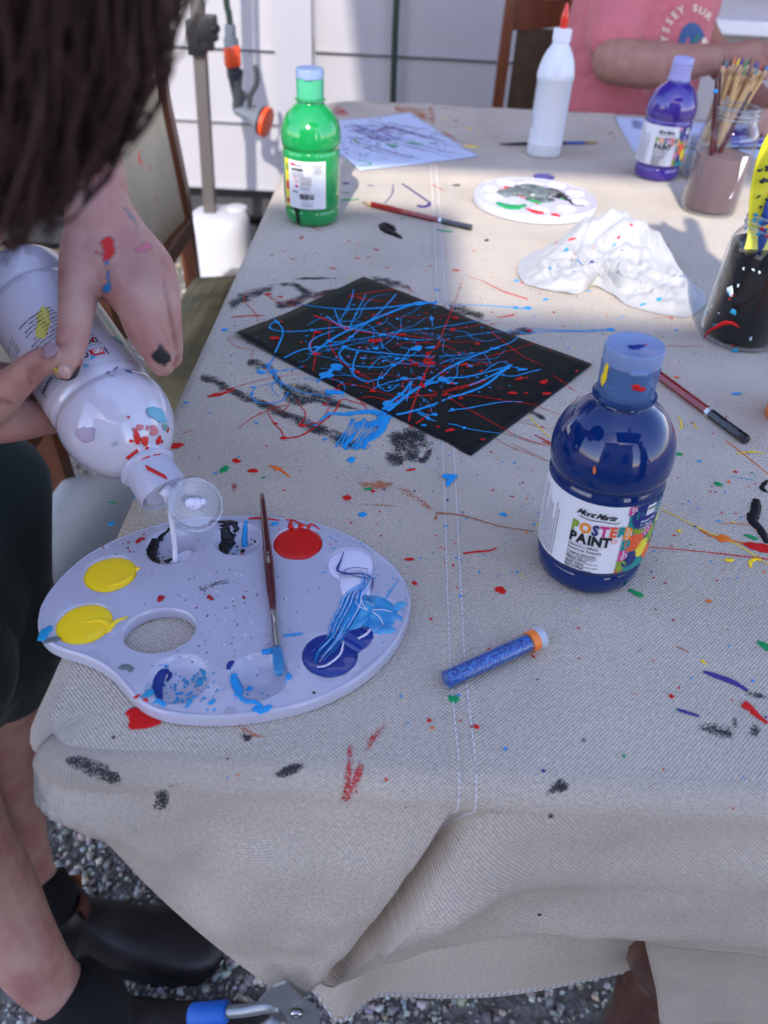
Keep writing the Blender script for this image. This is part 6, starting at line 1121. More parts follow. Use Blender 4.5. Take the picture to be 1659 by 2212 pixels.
# dry-brushed smudges that only caught the weave
def smudge(name, key, lst, cover=.62, col=(.02, .02, .022)):
    b = MB(); fade = []
    for conv, pts, w_ in lst:
        cl2 = cr([conv(*p_)+(ww,) for p_, ww in zip(pts, w_)], 6)
        nC = 9; rows_ = []
        for i, c in enumerate(cl2):
            c0 = cl2[max(0, i-1)]; c1 = cl2[min(len(cl2)-1, i+1)]; tx, ty = c1[0]-c0[0], c1[1]-c0[1]; h = math.hypot(tx, ty) or 1
            row = []
            for j in range(nC): o_ = (j/(nC-1)-.5)*2*c[2]*1.3; P, nn = on_sheet(c[0]-ty/h*o_, c[1]+tx/h*o_, .00022); row.append(P); e = 1-abs(j/(nC-1)-.5)*2; fade.append((e**.5)*min(1, min(i, len(cl2)-1-i)/3+.15))
            rows_.append(row)
        b.grid(rows_)
    m = smear('smudge_'+key, col, cover); o = b.build(name, m, tc_root, kind='stuff'); a_ = o.data.attributes.new('fade', 'FLOAT', 'POINT'); a_.data.foreach_set('value', fade); o.visible_shadow = True
smudge('black_smudges', 'black', [
 (V5, [(0, 540), (60, 565), (140, 610), (240, 650), (360, 705), (480, 760), (600, 810), (700, 838)], [8, 11, 9, 10, 10, 12, 12, 6]), (V5, [(285, 480), (340, 580), (440, 630), (560, 660), (690, 688)], [4, 7, 8, 5, 3]), (V5, [(330, 600), (400, 620), (470, 640)], [14, 22, 10]),
 (V5, [(790, 820), (860, 850), (920, 890)], [16, 24, 10]), (V5, [(820, 770), (900, 800), (960, 850)], [10, 18, 8]), (V5, [(420, 590), (520, 640), (600, 665)], [10, 14, 6]), (V5, [(190, 485), (230, 490), (300, 510)], [6, 9, 7]), (V5, [(110, 270), (170, 225), (240, 195), (330, 165)], [8, 12, 9, 6]), (V5, [(330, 165), (390, 165), (450, 195), (510, 215)], [5, 6, 8, 5]), (V5, [(300, 250), (360, 245), (440, 215), (560, 190), (650, 160)], [8, 10, 8, 6, 4]), (V5, [(380, 140), (480, 135), (600, 136)], [2, 3, 2]),
 (V5, [(770, 790), (850, 810), (940, 850)], [10, 22, 14]), (V5, [(750, 880), (810, 890), (860, 905)], [12, 14, 6]), (V5, [(900, 900), (940, 880), (960, 830)], [6, 8, 6]), (V5, [(700, 140), (800, 155), (900, 180)], [10, 8, 5]), (V5, [(1000, 240), (1120, 280), (1200, 310)], [10, 12, 6]), (V5, [(1360, 690), (1400, 700), (1440, 725)], [4, 6, 4]), (V5, [(1280, 370), (1340, 355), (1420, 360)], [6, 8, 5]), (V5, [(780, 770), (860, 800), (1000, 860)], [3, 3, 2]),
 (VB, [(310, 255), (400, 285), (500, 320), (620, 370)], [5, 16, 18, 8]), (VB, [(780, 400), (800, 450), (760, 500), (820, 490)], [10, 14, 6, 4]), (VB, [(845, 378), (850, 392)], [9, 9]), (VB, [(1330, 345), (1420, 315), (1510, 278)], [5, 11, 6]), (VB, [(1100, 258), (1140, 257)], [5, 5]), (VB, [(1175, 140), (1210, 150), (1240, 152)], [7, 9, 4]),
 (VC, [(1420, 172), (1480, 182), (1560, 205)], [6, 14, 12]), (VC, [(1545, 130), (1550, 190)], [5, 8]), (VC, [(1590, 180), (1640, 195)], [14, 12]), (VC, [(900, 405), (950, 375), (990, 380)], [6, 12, 8]), (VC, [(945, 345), (965, 365)], [6, 8]), (VC, [(912, 480), (940, 468)], [5, 6]), (VC, [(1030, 230), (1045, 205)], [7, 5]), (VC, [(1570, 50), (1610, 65), (1659, 75)], [8, 8, 3]), (V6, [(700, 462), (710, 462)], [1, 1])], .78)
smudge('red_smudges', 'red', [(VC, [(235, 435), (250, 390), (275, 330), (290, 285)], [10, 16, 10, 5]), (VC, [(290, 285), (320, 225), (375, 150)], [5, 9, 9]), (VC, [(250, 210), (245, 290), (235, 380), (225, 440)], [5, 10, 10, 12]), (V5, [(125, 1005), (160, 1010)], [14, 10]), (V6, [(830, 45), (860, 50)], [12, 10]), (V2, [(380, 730), (420, 750), (500, 775)], [14, 12, 6])], .68, (.55, .03, .03))
smudge('rust_smudges', 'rust', [(V5, [(640, 985), (720, 992), (830, 1010), (900, 1050), (980, 1110)], [8, 12, 10, 9, 8]), (V5, [(980, 1110), (985, 1150)], [8, 5]), (V6, [(750, 1015), (850, 1035), (930, 1075), (1010, 1085)], [4, 8, 5, 2]), (V2, [(780, 725), (860, 745), (960, 770), (1040, 800)], [16, 14, 14, 18]), (V2, [(1050, 690), (1045, 780), (1060, 860)], [8, 9, 8]), (V2, [(1060, 880), (1140, 915), (1230, 950)], [8, 9, 5]), (V5, [(560, 1060), (700, 1075), (860, 1085)], [3, 3, 2]), (VD, [(70, 610), (105, 640)], [9, 5]), (VD, [(100, 640), (115, 680)], [5, 3])], .66, (.55, .17, .06))
smudge('blue_smudges', 'blue', [(VB, [(590, 540), (650, 600), (720, 660)], [22, 34, 28]), (VA, [(1380, 470), (1450, 440), (1490, 450)], [8, 26, 12]), (VA, [(1240, 560), (1330, 520), (1400, 470)], [24, 18, 8]), (V6, [(1395, 900), (1400, 905)], [4, 4]), (VE, [(1400, 1200), (1500, 1190)], [14, 10])], .42, (.10, .26, .38))
smudge('green_smudges', 'green', [(VA, [(1050, 1590), (1075, 1610)], [22, 12]), (VA, [(545, 1180), (570, 1225)], [14, 12]), (VA, [(170, 1835), (200, 1850)], [10, 8])], .52, (.05, .20, .12))
# ================================================================== CHAIRS
olive = mat('olive_velvet', (.24, .19, .085), rough=.85, sheen=.0, vary=(14, .9, (.11, .09, .042), (1, .15, 1)), bump=(24, .7, .012, (.3, 1.6, 1)))
chw = mat('chair_wood', (.17, .055, .022), rough=.35, coat=.4, coat_r=.2, vary=(40, .7, (.09, .028, .012), (1, 1, .12)))
def rot2(p, a): return Vector((p.x*math.cos(a)-p.y*math.sin(a), p.x*math.sin(a)+p.y*math.cos(a), p.z))
def chair(label, loc_, rz, seat_m, back_m, w_=.46, dpt=.46, bh=.98, lean=.10, crest=0, seat_z=.45, pad=None):
    """local: faces +y, back at y=-dpt/2"""
    t = thing('dining_chair', label, 'chair', loc_, rz)
    b = MB(); n = 20; P = []
    for j in range(n+1):
        row = []
        for i in range(n+1):
            u, v = i/n*2-1, j/n*2-1; k = max(abs(u), abs(v)); x = u*w_/2*(1-.04*(v < 0)); y = v*dpt/2; e = (1-abs(u)**6)*(1-abs(v)**6); row.append((x, y, seat_z-.045+.045*e**.35+.006*math.sin(v*9+u)*e))
        P.append(row)
    b.grid(P); b.box((0, 0, seat_z-.06), (w_*.99, dpt*.99, .05), bev=.015); b.build('seat', seat_m, t)
    for nm, c, d in (('front_rail', (0, dpt/2-.012, seat_z-.105), (w_-.02, .024, .06)), ('back_rail', (0, -dpt/2+.012, seat_z-.105), (w_-.02, .024, .06)), ('side_rail', (w_/2-.012, 0, seat_z-.105), (.024, dpt-.03, .06)), ('side_rail', (-w_/2+.012, 0, seat_z-.105), (.024, dpt-.03, .06))):
        b = MB(); b.box(c, d, bev=.004); b.build(nm, chw, t, smooth=False)
    for sx in (-1, 1):
        b = MB(); b.tube([(sx*(w_/2-.022), dpt/2-.022, z) for z in (0, .2, seat_z-.075)], [.014, .018, .021], n=4, up=(1, 1, 0)); b.build('leg', chw, t, smooth=False)
        b = MB(); b.tube([(sx*(w_/2-.02), -dpt/2+.02-.06*(1-min(1, z/seat_z))-lean*max(0, (z-seat_z)/(bh-seat_z))**1.2, z) for z in (0, .2, seat_z-.06, seat_z+.15, seat_z+.35, bh-.04, bh-.005)], [.015, .018, .02, .02, .019, .018, .012], n=4, up=(1, 1, 0)); b.build('back_post', chw, t, smooth=False)
    b = MB(); P = []; 
    yb = lambda z: -dpt/2+.02-lean*max(0, (z-seat_z)/(bh-seat_z))**1.2
    m_ = 24; top = lambda u: bh-.012+.028*(abs(u)**6)*1 + .016*math.cos(u*PI)*(.6 if crest else .3) + (.012*math.cos(u*2*PI) if crest else 0)
    rw_ = []
    for u in np.linspace(-1, 1, m_+1):
        x = u*(w_/2-.012); zt = top(u); zb = bh-.085+.01*math.cos(u*PI); bow = -.018*(1-u*u)
        rw_.append([(x, yb(zb)+bow+.011, zb), (x, yb(zt)+bow+.010, zt-.006), (x, yb(zt)+bow, zt), (x, yb(zt)+bow-.010, zt-.006), (x, yb(zb)+bow-.011, zb), (x, yb(zb)+bow+.011, zb)])
    b.grid(rw_); b.build('crest_rail', chw, t, angle=50)
    b = MB(); b.box((0, yb(seat_z+.09), seat_z+.085), (w_-.05, .022, .035), bev=.003); b.build('lower_rail', chw, t, smooth=False)
    b = MB()
    for sgn in (1, -1):
        P = []
        for j in range(15):
            z = seat_z+.105+(bh-.09-seat_z-.105)*j/14; row = []
            for i in range(15):
                u = i/7-1; v = j/7-1; e = ((1-abs(u)**8)*(1-abs(v)**8)); row.append((u*(w_/2-.045), yb(z)-.012*(1-u*u)+sgn*(.004+.013*e**.5), z))
            P.append(row)
        b.grid(P if sgn < 0 else [list(reversed(r)) for r in P])
    b.build('back_panel', back_m, t)
    return t
beige = mat('beige_upholstery', (.72, .59, .38), rough=.85, bump=(150, .5, .002), vary=(12, .6, (.52, .43, .30)))
brown_up = mat('brown_upholstery', (.045, .03, .018), rough=.85, bump=(200, .6, .003), vary=(60, .8, (.075, .05, .025)))
pale = mat('pale_linen_seat', (.40, .385, .35), rough=.9, bump=(200, .5, .002), vary=(10, .5, (.33, .31, .28)))
c1 = chair('wooden dining chair with olive velvet seat and beige back panel beside the gazebo pole', (-.235, 1.335, 0), -PI/2, olive, beige, w_=.54, dpt=.43, bh=1.02, lean=.05)
p = aty(*V1(755, 860), 1.35)
b = MB(); bvc = None
for (x, y, r, s_) in ((752, 850, .004, 2.6), (765, 880, .003, 2), (808, 908, .0022, 1.3), (840, 1078, .002, 1.3)):
    # paint flecks on the inner face of the back panel (plane x = const)
    d = ray(*V1(x, y)); X = -.425; P_ = CAMPOS+d*(X/d.x); l = Matrix.Rotation(PI/2, 3, 'Z') @ (P_-Vector((-.235, 1.335, 0))); blot(b, l, (0, 1, 0), r, x, s_, 1.2, .0006, 0, .3, 10)
b.build('red_flecks', paint('red'), c1, kind='stuff')
c2_ = chair('wooden dining chair with a pale linen seat under the pouring hands', (-.265, .675, 0), -PI/2, pale, beige, w_=.42, dpt=.42, bh=.86, lean=.05, seat_z=.45)
for ch in c2_.children:
    pass
b = MB()
for (x, y, c, r) in ((760, 1940, 0, .0042), (545, 1690, 0, .001),): P_ = at(*V4(x, y), .452); l = Matrix.Rotation(PI/2, 3, 'Z') @ (P_-Vector((-.265, .675, 0))); blot(b, l, (0, 0, 1), r, 2, 2.6, .1, .0005, c, .3, 12)
b.build('green_fleck', paint('green'), c2_, kind='stuff')
c3_ = chair('dark wooden dining chair with brown upholstered back, behind the child in the pink shirt', (.468, 2.02, 0), PI, olive, brown_up, w_=.50, dpt=.44, bh=.925, lean=-.02, crest=1)

# ================================================================== PEOPLE
def skin_mat(name, base, second):
    m = mat(name, base, rough=.5, sss=.12, bump=(260, .22, .0012), spec=.35); t = m.node_tree; b_ = t.nodes['Principled BSDF']
    tc_ = t.nodes.new('ShaderNodeTexCoord'); n = t.nodes.new('ShaderNodeTexNoise'); n.inputs['Scale'].default_value = 34; n.inputs['Detail'].default_value = 5; t.links.new(tc_.outputs['Object'], n.inputs['Vector'])
    rp_ = t.nodes.new('ShaderNodeMapRange'); rp_.inputs[1].default_value = .35; rp_.inputs[2].default_value = .68; t.links.new(n.outputs[0], rp_.inputs[0])
    mx = t.nodes.new('ShaderNodeMix'); mx.data_type = 'RGBA'; mx.inputs[6].default_value = (*base, 1); mx.inputs[7].default_value = (*second, 1); t.links.new(rp_.outputs[0], mx.inputs[0])
    a_ = t.nodes.new('ShaderNodeAttribute'); a_.attribute_name = 'stain'; m2 = t.nodes.new('ShaderNodeMix'); m2.data_type = 'RGBA'; t.links.new(mx.outputs[2], m2.inputs[6]); t.links.new(a_.outputs['Color'], m2.inputs[7]); t.links.new(a_.outputs['Alpha'], m2.inputs[0]); t.links.new(m2.outputs[2], b_.inputs['Base Color'])
    return m
def blob_mesh(name, chains, vox, m, parent, smooth_it=6, smooth_f=.5, extra=None):
    """one continuous skin grown round tapering limbs"""
    b = MB()
    for ch in chains:
        pts = [Vector(c[:3]) for c in ch]; rad = [c[3] for c in ch]
        if len(pts) > 2: cc = cr([tuple(p)+(r,) for p, r in zip(pts, rad)], 5); pts = [Vector(c[:3]) for c in cc]; rad = [c[3] for c in cc]
        d0 = (pts[0]-pts[1]).normalized(); d1 = (pts[-1]-pts[-2]).normalized(); r0, r1 = rad[0], rad[-1]
        caps0 = [(pts[0]+d0*r0*math.sin(a), r0*math.cos(a)) for a in (1.45, 1.15, .8, .4)]; caps1 = [(pts[-1]+d1*r1*math.sin(a), r1*math.cos(a)) for a in (.4, .8, 1.15, 1.45)]
        b.tube([c[0] for c in caps0]+pts+[c[0] for c in caps1], [c[1] for c in caps0]+rad+[c[1] for c in caps1], n=18)
    if extra: extra(b)
    o = b.build(name+'_tmp', m, None); rm = o.modifiers.new('r', 'REMESH'); rm.mode = 'VOXEL'; rm.voxel_size = vox; rm.use_smooth_shade = True
    s_ = o.modifiers.new('s', 'SMOOTH'); s_.factor = smooth_f; s_.iterations = smooth_it
    dg_ = bpy.context.evaluated_depsgraph_get(); dg_.update(); me = bpy.data.meshes.new_from_object(o.evaluated_get(dg_)); bpy.data.objects.remove(o)
    me.name = name; me.polygons.foreach_set('use_smooth', [True]*len(me.polygons))
    if not me.materials: me.materials.append(m)
    if m.name.startswith('skin'): ca0 = me.color_attributes.new('stain', 'FLOAT_COLOR', 'POINT'); ca0.data.foreach_set('color', np.zeros(len(me.vertices)*4))
    ob = bpy.data.objects.new(name, me); COL.objects.link(ob)
    if parent: ob.parent = parent
    return ob
def ell(b, c, r, M_=None, n=24):
    vs = []; fs = []; m_ = 14
    for j in range(1, m_):
        for i in range(n): th = PI*j/m_; ph = 2*PI*i/n; v = Vector((r[0]*math.sin(th)*math.cos(ph), r[1]*math.sin(th)*math.sin(ph), r[2]*math.cos(th))); vs.append((M_ @ v if M_ else v)+Vector(c))
    for j in range(m_-2):
        for i in range(n): a = j*n+i; d = j*n+(i+1) % n; fs.append((a, d, d+n, a+n))
    t0 = Vector((0, 0, r[2])); t1 = Vector((0, 0, -r[2])); k = len(vs); vs += [(M_ @ t0 if M_ else t0)+Vector(c), (M_ @ t1 if M_ else t1)+Vector(c)]
    for i in range(n): fs.append((k, i, (i+1) % n)); fs.append((k+1, (m_-2)*n+(i+1) % n, (m_-2)*n+i))
    b.add(vs, fs)
def Q(x, y, Z, rp):   # pixel, depth, pixel radius -> world point and radius
    p = q(x, y, Z); return (p.x, p.y, p.z, rp*Z/1661)
def QH(x, y, Z, rp): return Q(x, y, .470+(Z-.345)*.8, rp)
# ---- the pouring bottle (held)
N_ = q(357, 1068, .493); Bb = q(42, 598, .545); axis = (N_-Bb); LB = axis.length; axn = axis.normalized()
hb = thing('paint_bottle', 'large white paint bottle held upside down and pouring into the palette', 'paint bottle', Bb); hb.rotation_mode = 'QUATERNION'
qq = axn.to_track_quat('Z', 'Y'); hb.rotation_quaternion = qq
SB = LB/.188; hb.scale = (.98, .98, SB)
hloc = lambda P: Matrix.LocRotScale(Bb, qq, Vector((.98, .98, SB))).inverted() @ Vector(P)
camd = hloc(CAMPOS)
mid = hloc(q(270, 760, .35)); fr = math.atan2(mid.x, -mid.y)
parent_mat[0] = mat('bottle_pet_clear', (.55, .55, .66), rough=.1)
bottle_body(hb, mat('white_paint_bottle', (.56, .54, .62), rough=.14, coat=.9, coat_r=.03, sss=.1), ext=.03)
cp = flip_cap(hb, lid=False, z0=.166, stain=mat('thread_white', (.6, .6, .66), rough=.4)); cp.data.materials[0] = mat('cap_clear', (.62, .62, .74), rough=.2, alpha=.7)
lab = label_sheet(hb, .0361, .0330, .1090, fr-1.5, fr+1.5, mat('label_pale', (.58, .56, .65), rough=.35, coat=.4))
w1 = wrapper(.0363, .052, fr, .00025); w2 = wrapper(.0363, .052, fr, .0004); b = MB()
put(b, text_geo('create', .0085, .0002), -.0045, .0465, 0, w1, KB, sx=.82); put(b, quad(.0090, .0052), -.0100, .0490, 0, w1, RD); put(b, text_geo('can', .0062, .0002), -.0138, .0472, 0, w2, WH, sx=.7); put(b, text_geo('i', .0085, .0002), -.0172, .0465, 0, w1, KB); put(b, disc(.0030, 12, .0012), -.0062, .0515, .5, w1, SK); put(b, disc(.0022, 12, .0009), -.0045, .0445, -.9, w2, SK)
put(b, quad(.026, .0003), -.0035, .0434, 0, w1, KB)
for k in range(5): put(b, (disc(.0020, 16) if 0 < k < 4 else quad(.0038, .0038)), -.0135+.0048*k, .0400, 0, w1, KB); put(b, text_geo('YfIPW'[k], .0030, .0001), -.0145+.0048*k, .0390, 0, w2, WH)
for k, s_ in enumerate(('Join our creative community and share', 'your project with us online, find ideas', 'and free lessons for all ages')): put(b, text_geo(s_, .0016), -.0155+.001*k, .0360-.0021*k, 0, w1, KB, sx=.9)
put(b, quad(.026, .0003), -.0035, .0304, 0, w1, KB)
for k in range(9): put(b, text_geo(('WARNING: keep out of reach of children.', 'Not suitable for children under 3 years', 'AVERTISSEMENT: tenir hors de portée', 'des enfants. Ne convient pas aux', 'enfants de moins de 3 ans.', 'ADVERTENCIA: mantener fuera del', 'alcance de los niños. No apto para', 'niños menores de 3 años.', 'Non-toxic. Conforms to standards.')[k], .0019, .00004), -.0060+.0006*k, .0278-.0026*k, 0, w1, KB, sx=.95)
put(b, ringg(.0042, .0006), -.0125, .0215, 0, w1, RD); put(b, quad(.0080, .0007), -.0125, .0215, -.8, w1, RD); put(b, ringg(.0020, .0003), -.0125, .0215, 0, w1, KB); put(b, disc(.0028, 14, .0018), -.0145, .0105, 0, w1, RD)
w3 = wrapper(.0363, .052, fr, .00025)
put(b, frame(.0165, .0170, .0004), .0300, .0435, .06, w1, KB); put(b, text_geo('WARNING:', .0036, .00012), .0232, .0465, .06, w1, KB, sx=.85)
for k in range(6): put(b, text_geo(('Do not ingest. Keep', 'away from eyes. If', 'contact occurs, rinse', 'thoroughly with', 'water. May stain', 'some fabrics.')[k], .0018), .0236, .0436-.0020*k, .06, w1, KB)
for k in range(4): put(b, text_geo(('Made in China', 'ABN 12 345', 'www.', 'all rights reserved')[k], .0022), .0330, .0150-.0030*k, 0, w1, KB)
b.build('label_print', INK, lab, smooth=False)
# lid hanging open on its hinge
lc = q(418, 1084, .484); b = MB(); lp = hloc(lc); nrm = (hloc(CAMPOS)-lp).normalized(); nrm = (nrm+Vector((0, 0, .35))).normalized(); Ml = Matrix.Translation(lp) @ nrm.to_track_quat('Z', 'Y').to_matrix().to_4x4()
b.lathe([(0, .0), (0, .0158), (.001, .0166), (.0085, .0168), (.0085, .0155), (.0025, .0150), (.0022, .0045), (.006, .0042), (.006, .003), (.0025, .003), (.0025, 0)], 48, Ml, cap=False); b.build('cap_lid', thin('lid_clear', (.9, .92, .95), .22, (.7, .72, .8)), hb, angle=40)
b = MB()
for p_, r in ((Vector((0, 0, .006)), .0048), (Vector((.002, -.003, .009)), .0036), (Vector((-.004, .001, .007)), .0028)): ell(b, Ml @ p_, (r, r, r*.8))
b.build('white_blob', white_p, hb, kind='stuff')
hp = cp; b = MB(); e0 = hloc(q(400, 1040, .49)); 
b.tube([Vector((.0155, 0, .158)), (Vector((.0155, 0, .158))+lp)/2+Vector((0, 0, .002)), lp*.7+Vector((0, 0, .05))], .0015, n=6) if False else None
# surface splashes on the shoulder, ray-cast from where the photo shows them
prof = body_prof(.03)+[(.168, .0160), (.188, .0163)]; n_ = 48; pv = []; pf = []
for z, r in prof:
    for k in range(n_): pv.append(Vector((r*math.cos(2*PI*k/n_), r*math.sin(2*PI*k/n_), z)))
for i in range(len(prof)-1):
    for k in range(n_): a = i*n_+k; c = i*n_+(k+1) % n_; pf.append((a, c, c+n_, a+n_))
hbv = BVHTree.FromPolygons(pv, pf)
def onhb(px, e=.0003):
    d = (hloc(CAMPOS+ray(*px).normalized())-camd).normalized(); h = hbv.ray_cast(camd, d)
    if not h[0]: return None
    nn = h[1] if h[1].dot(d) < 0 else -h[1]; return h[0]+nn*e, nn
b = MB()
for (x, y, r, st, a, c) in ((905, 1560, .0026, 3.2, 1.5, 0), (1000, 1605, .0032, 1.7, 1.3, 0), (838, 1605, .0016, 1.4, 0, 0), (868, 1465, .0018, 1, 0, 1), (940, 1440, .0032, 1, 0, 1), (1030, 1450, .0022, 1, 0, 1), (1105, 1480, .0040, 1.4, 1.2, 1), (1165, 1595, .0026, 2, .6, 0), (1275, 1470, .0020, 1.6, 1, 0), (1025, 1690, .0015, 1.2, 0, 0), (805, 1318, .0013, 1, 0, 2), (335, 1465, .0012, 3.4, -.3, 2), (1205, 1615, .0012, 2, 1, 2), (290, 1530, .0075, 1.2, .6, 3), (1150, 1290, .0075, 1.4, -.8, 4), (1245, 1440, .0036, 1.3, 0, 5), (790, 770, .0016, 1.6, 0, 6), (830, 780, .0020, 1, .8, 6), (560, 790, .0008, 4, .4, 6), (650, 740, .0008, 4, .4, 6), (605, 830, .0018, 1, 0, 7), (680, 400, .0050, 1.3, 0, 4), (375, 395, .0016, 2, .8, 2), (300, 705, .0020, 1.4, 0, 4), (640, 1640, .0022, 1.4, 0, 7)):
    h = onhb(VE(x, y))
    if h: blot(b, h[0], h[1], r*.7, x, st, a, .0003, c, .35, 14)
for pts, r in (([(785, 1815), (850, 1765), (920, 1712)], .0012), ([(940, 1830), (1000, 1808), (1060, 1790)], .0009), ([(1100, 1780), (1170, 1770), (1230, 1745)], .0005)):
    hh = [onhb(VE(*p_)) for p_ in pts]; hh = [h for h in hh if h]
    if len(hh) > 1: b.tube([h[0] for h in hh], r, n=6, flat=.4, up=hh[0][1])
for k in range(16):   # red rub marks over the ribs of the cap
    x, y = 985+k*8.5, 1690+k*4.6; h = onhb(V4(x, y), .0007); g_ = onhb(V4(x+14, y+34-k*.3), .0007)
    if h and g_: b.tube([h[0], (h[0]+g_[0])/2, g_[0]], .00045, n=5, flat=.4, up=h[1])
h = onhb(V4(290, 735)); blot(b, h[0], h[1], .0055, 4, 1.7, 1.0, .0004, 8, .4) if h else None
h = onhb(V4(318, 680)); blot(b, h[0], h[1], .0024, 9, 2.2, 1.2, .0003, 8, .4) if h else None
b.build('paint_splashes', [paint('red'), mat('paint_faded_red', (.55, .16, .18), rough=.4), paint('dkred'), mat('faint_mauve', (.38, .30, .42), rough=.4), mat('faint_cyan', (.12, .38, .50), rough=.4), mat('faint_green', (.16, .32, .28), rough=.4), mat('dull_navy', (.06, .12, .25), rough=.5), mat('faint_grey', (.36, .38, .42), rough=.5), mat('paint_dull_yellow', (.62, .55, .12), rough=.4)], hb, kind='stuff')
# pouring paint
st0, st1 = q(366, 1066, .4880), Vector((*c6(598, 346), zpal(*c6(598, 346))))
ps = thing('paint_stream', 'thin stream of white paint falling from the bottle into the palette well', 'paint', st1)
b = MB(); mpt = [st0+Vector((-.004, 0, .004)), st0, st0*.85+st1*.15, st0*.6+st1*.4, st0*.3+st1*.7+Vector((.0006, 0, 0)), st0*.08+st1*.92, st1]; b.tube([p-st1 for p in mpt], [.0042, .0048, .0026, .0018, .0016, .0017, .0032], n=12); b.build('paint_thread', mat('pour_white', (.72, .71, .8), rough=.2, coat=.5), ps)

# ---- child pouring
skinA = skin_mat('skin_fair', (.46, .27, .215), (.38, .165, .14))
kid = thing('person', 'child with brown hair and dark shorts pouring white paint with both hands', 'person', (-.44, .46, 0)); KO = Vector(kid.location)
def W(lst): return [tuple(Vector(c[:3])-KO)+(c[3],) for c in lst]
ch = []
# left hand: wrist, back of the hand, fingers over the bottle
wristL = QH(212, 455, .400, 70)
ch.append([QH(150, 200, .455, 82), QH(185, 330, .425, 76), wristL, QH(215, 500, .396, 72)])
ch.append([QH(214, 480, .398, 62), QH(186, 540, .388, 54), QH(172, 610, .372, 44), QH(163, 690, .355, 37), QH(153, 752, .347, 32), QH(143, 796, .345, 28)])
ch.append([wristL, QH(225, 540, .392, 60), QH(250, 600, .380, 50), QH(292, 655, .368, 46), QH(312, 712, .368, 40), QH(338, 758, .374, 34), QH(350, 785, .380, 29)])
ch.append([wristL, QH(258, 530, .398, 58), QH(310, 590, .388, 50), QH(345, 640, .380, 43), QH(358, 700, .384, 35), QH(368, 748, .394, 28), QH(372, 775, .404, 22)])
ch.append([wristL, QH(272, 520, .408, 56), QH(332, 580, .400, 46), QH(357, 640, .398, 32), QH(362, 700, .408, 26), QH(360, 745, .420, 22)])
ch.append([wristL, QH(265, 515, .418, 50), QH(325, 575, .418, 40), QH(342, 640, .420, 28), QH(345, 700, .432, 22)])
ch.append([QH(205, 560, .382, 46), QH(250, 600, .378, 44), QH(222, 612, .378, 34)])
# right hand: thumb on the front, palm and fingers under the bottle
ch.append([QH(-60, 890, .375, 62), QH(-10, 862, .362, 48), QH(38, 822, .348, 37), QH(78, 788, .337, 32), QH(104, 770, .333, 26)])
ch.append([QH(-220, 860, .40, 80), QH(-140, 880, .39, 78), QH(-60, 895, .385, 70), QH(10, 905, .392, 54), QH(70, 905, .405, 42), QH(118, 898, .418, 34)])
ch.append([QH(-40, 860, .400, 56), QH(40, 870, .425, 40), QH(110, 850, .446, 30), QH(160, 800, .452, 24)])
ch.append([QH(-30, 830, .405, 54), QH(40, 820, .435, 38), QH(110, 790, .452, 29), QH(150, 740, .456, 24)])
ch.append([QH(-30, 880, .395, 50), QH(50, 905, .415, 36), QH(130, 905, .438, 28), QH(178, 870, .452, 22)])
# arms and body, mostly outside the frame
elL = Vector((-.36, .66, .93)); shL = Vector((-.42, .60, 1.05)); shR = Vector((-.42, .33, 1.03)); elR = Vector((-.46, .27, .84)); pel = Vector((-.42, .44, .62))
ch.append([(*shL, .044), (*(shL*.5+elL*.5), .040), (*elL, .034), (*(q(150, 200, .558)*.5+elL*.5), .030), (*q(150, 200, .558), .0275)])
rf = q(-220, 860, .514); ch.append([(*shR, .044), (*elR, .036), (*((elR+rf)/2), .030), (*rf, .0200)])
ch.append([(-.43, .46, .56, .10), (*pel, .105), (-.42, .46, .78, .105), (-.41, .47, .92, .11), (-.38, .46, 1.0, .09), (-.31, .38, 1.05, .048), (-.22, .27, 1.07, .045)])
ch.append([(*shL, .05), (-.38, .48, 1.0, .08), (*shR, .05)])
aA, aB = at(114, 1948, .13), at(192, 2178, .13)
legA = [(-.42, .49, .58, .075), Q(-40, 1400, .72, 105), Q(-5, 1560, .77, 85), Q(18, 1690, .84, 72), Q(45, 1800, .90, 52), Q(78, 1888, .93, 40), (aA.x, aA.y, .13, .024), (aA.x, aA.y, .05, .026)]
legB = [(-.42, .42, .57, .075), Q(-160, 1560, .66, 120), Q(-110, 1760, .72, 105), Q(-22, 1930, .79, 96), Q(48, 2045, .80, 76), Q(110, 2125, .83, 62), (aB.x, aB.y, .13, .029), (aB.x, aB.y, .05, .03)]
ch.append(legA); ch.append(legB)
def head_extra(b):
    hc = q(-350, -195, .215)-KO; face = (Vector((-.55, .42, .85))-q(-350, -195, .215)).normalized(); Mh = face.to_track_quat('Y', 'Z').to_matrix()
    ell(b, hc, (.070, .080, .090), Mh)
    ell(b, hc+Mh @ Vector((0, .048, -.052)), (.045, .036, .040), Mh); ell(b, hc+Mh @ Vector((0, .085, -.025)), (.010, .014, .016), Mh)
    for s in (-1, 1): ell(b, hc+Mh @ Vector((s*.070, .0, -.012)), (.008, .016, .026), Mh)
body = blob_mesh('body', [W(c) for c in ch], .0019, skinA, kid, 5, .5, head_extra)
hc = q(-350, -195, .215)-KO; face = (Vector((-.55, .42, .85))-q(-350, -195, .215)).normalized(); Mh = face.to_track_quat('Y', 'Z').to_matrix()
b = MB()
for s in (-1, 1): ell(b, hc+Mh @ Vector((s*.026, .0775, -.006)), (.011, .005, .006), Mh, 14)
b.build('eyes', mat('eye_white', (.7, .7, .7), rough=.15), kid, kind='stuff'); b = MB()
for s in (-1, 1): ell(b, hc+Mh @ Vector((s*.026, .0815, -.007)), (.0045, .002, .0045), Mh, 12)
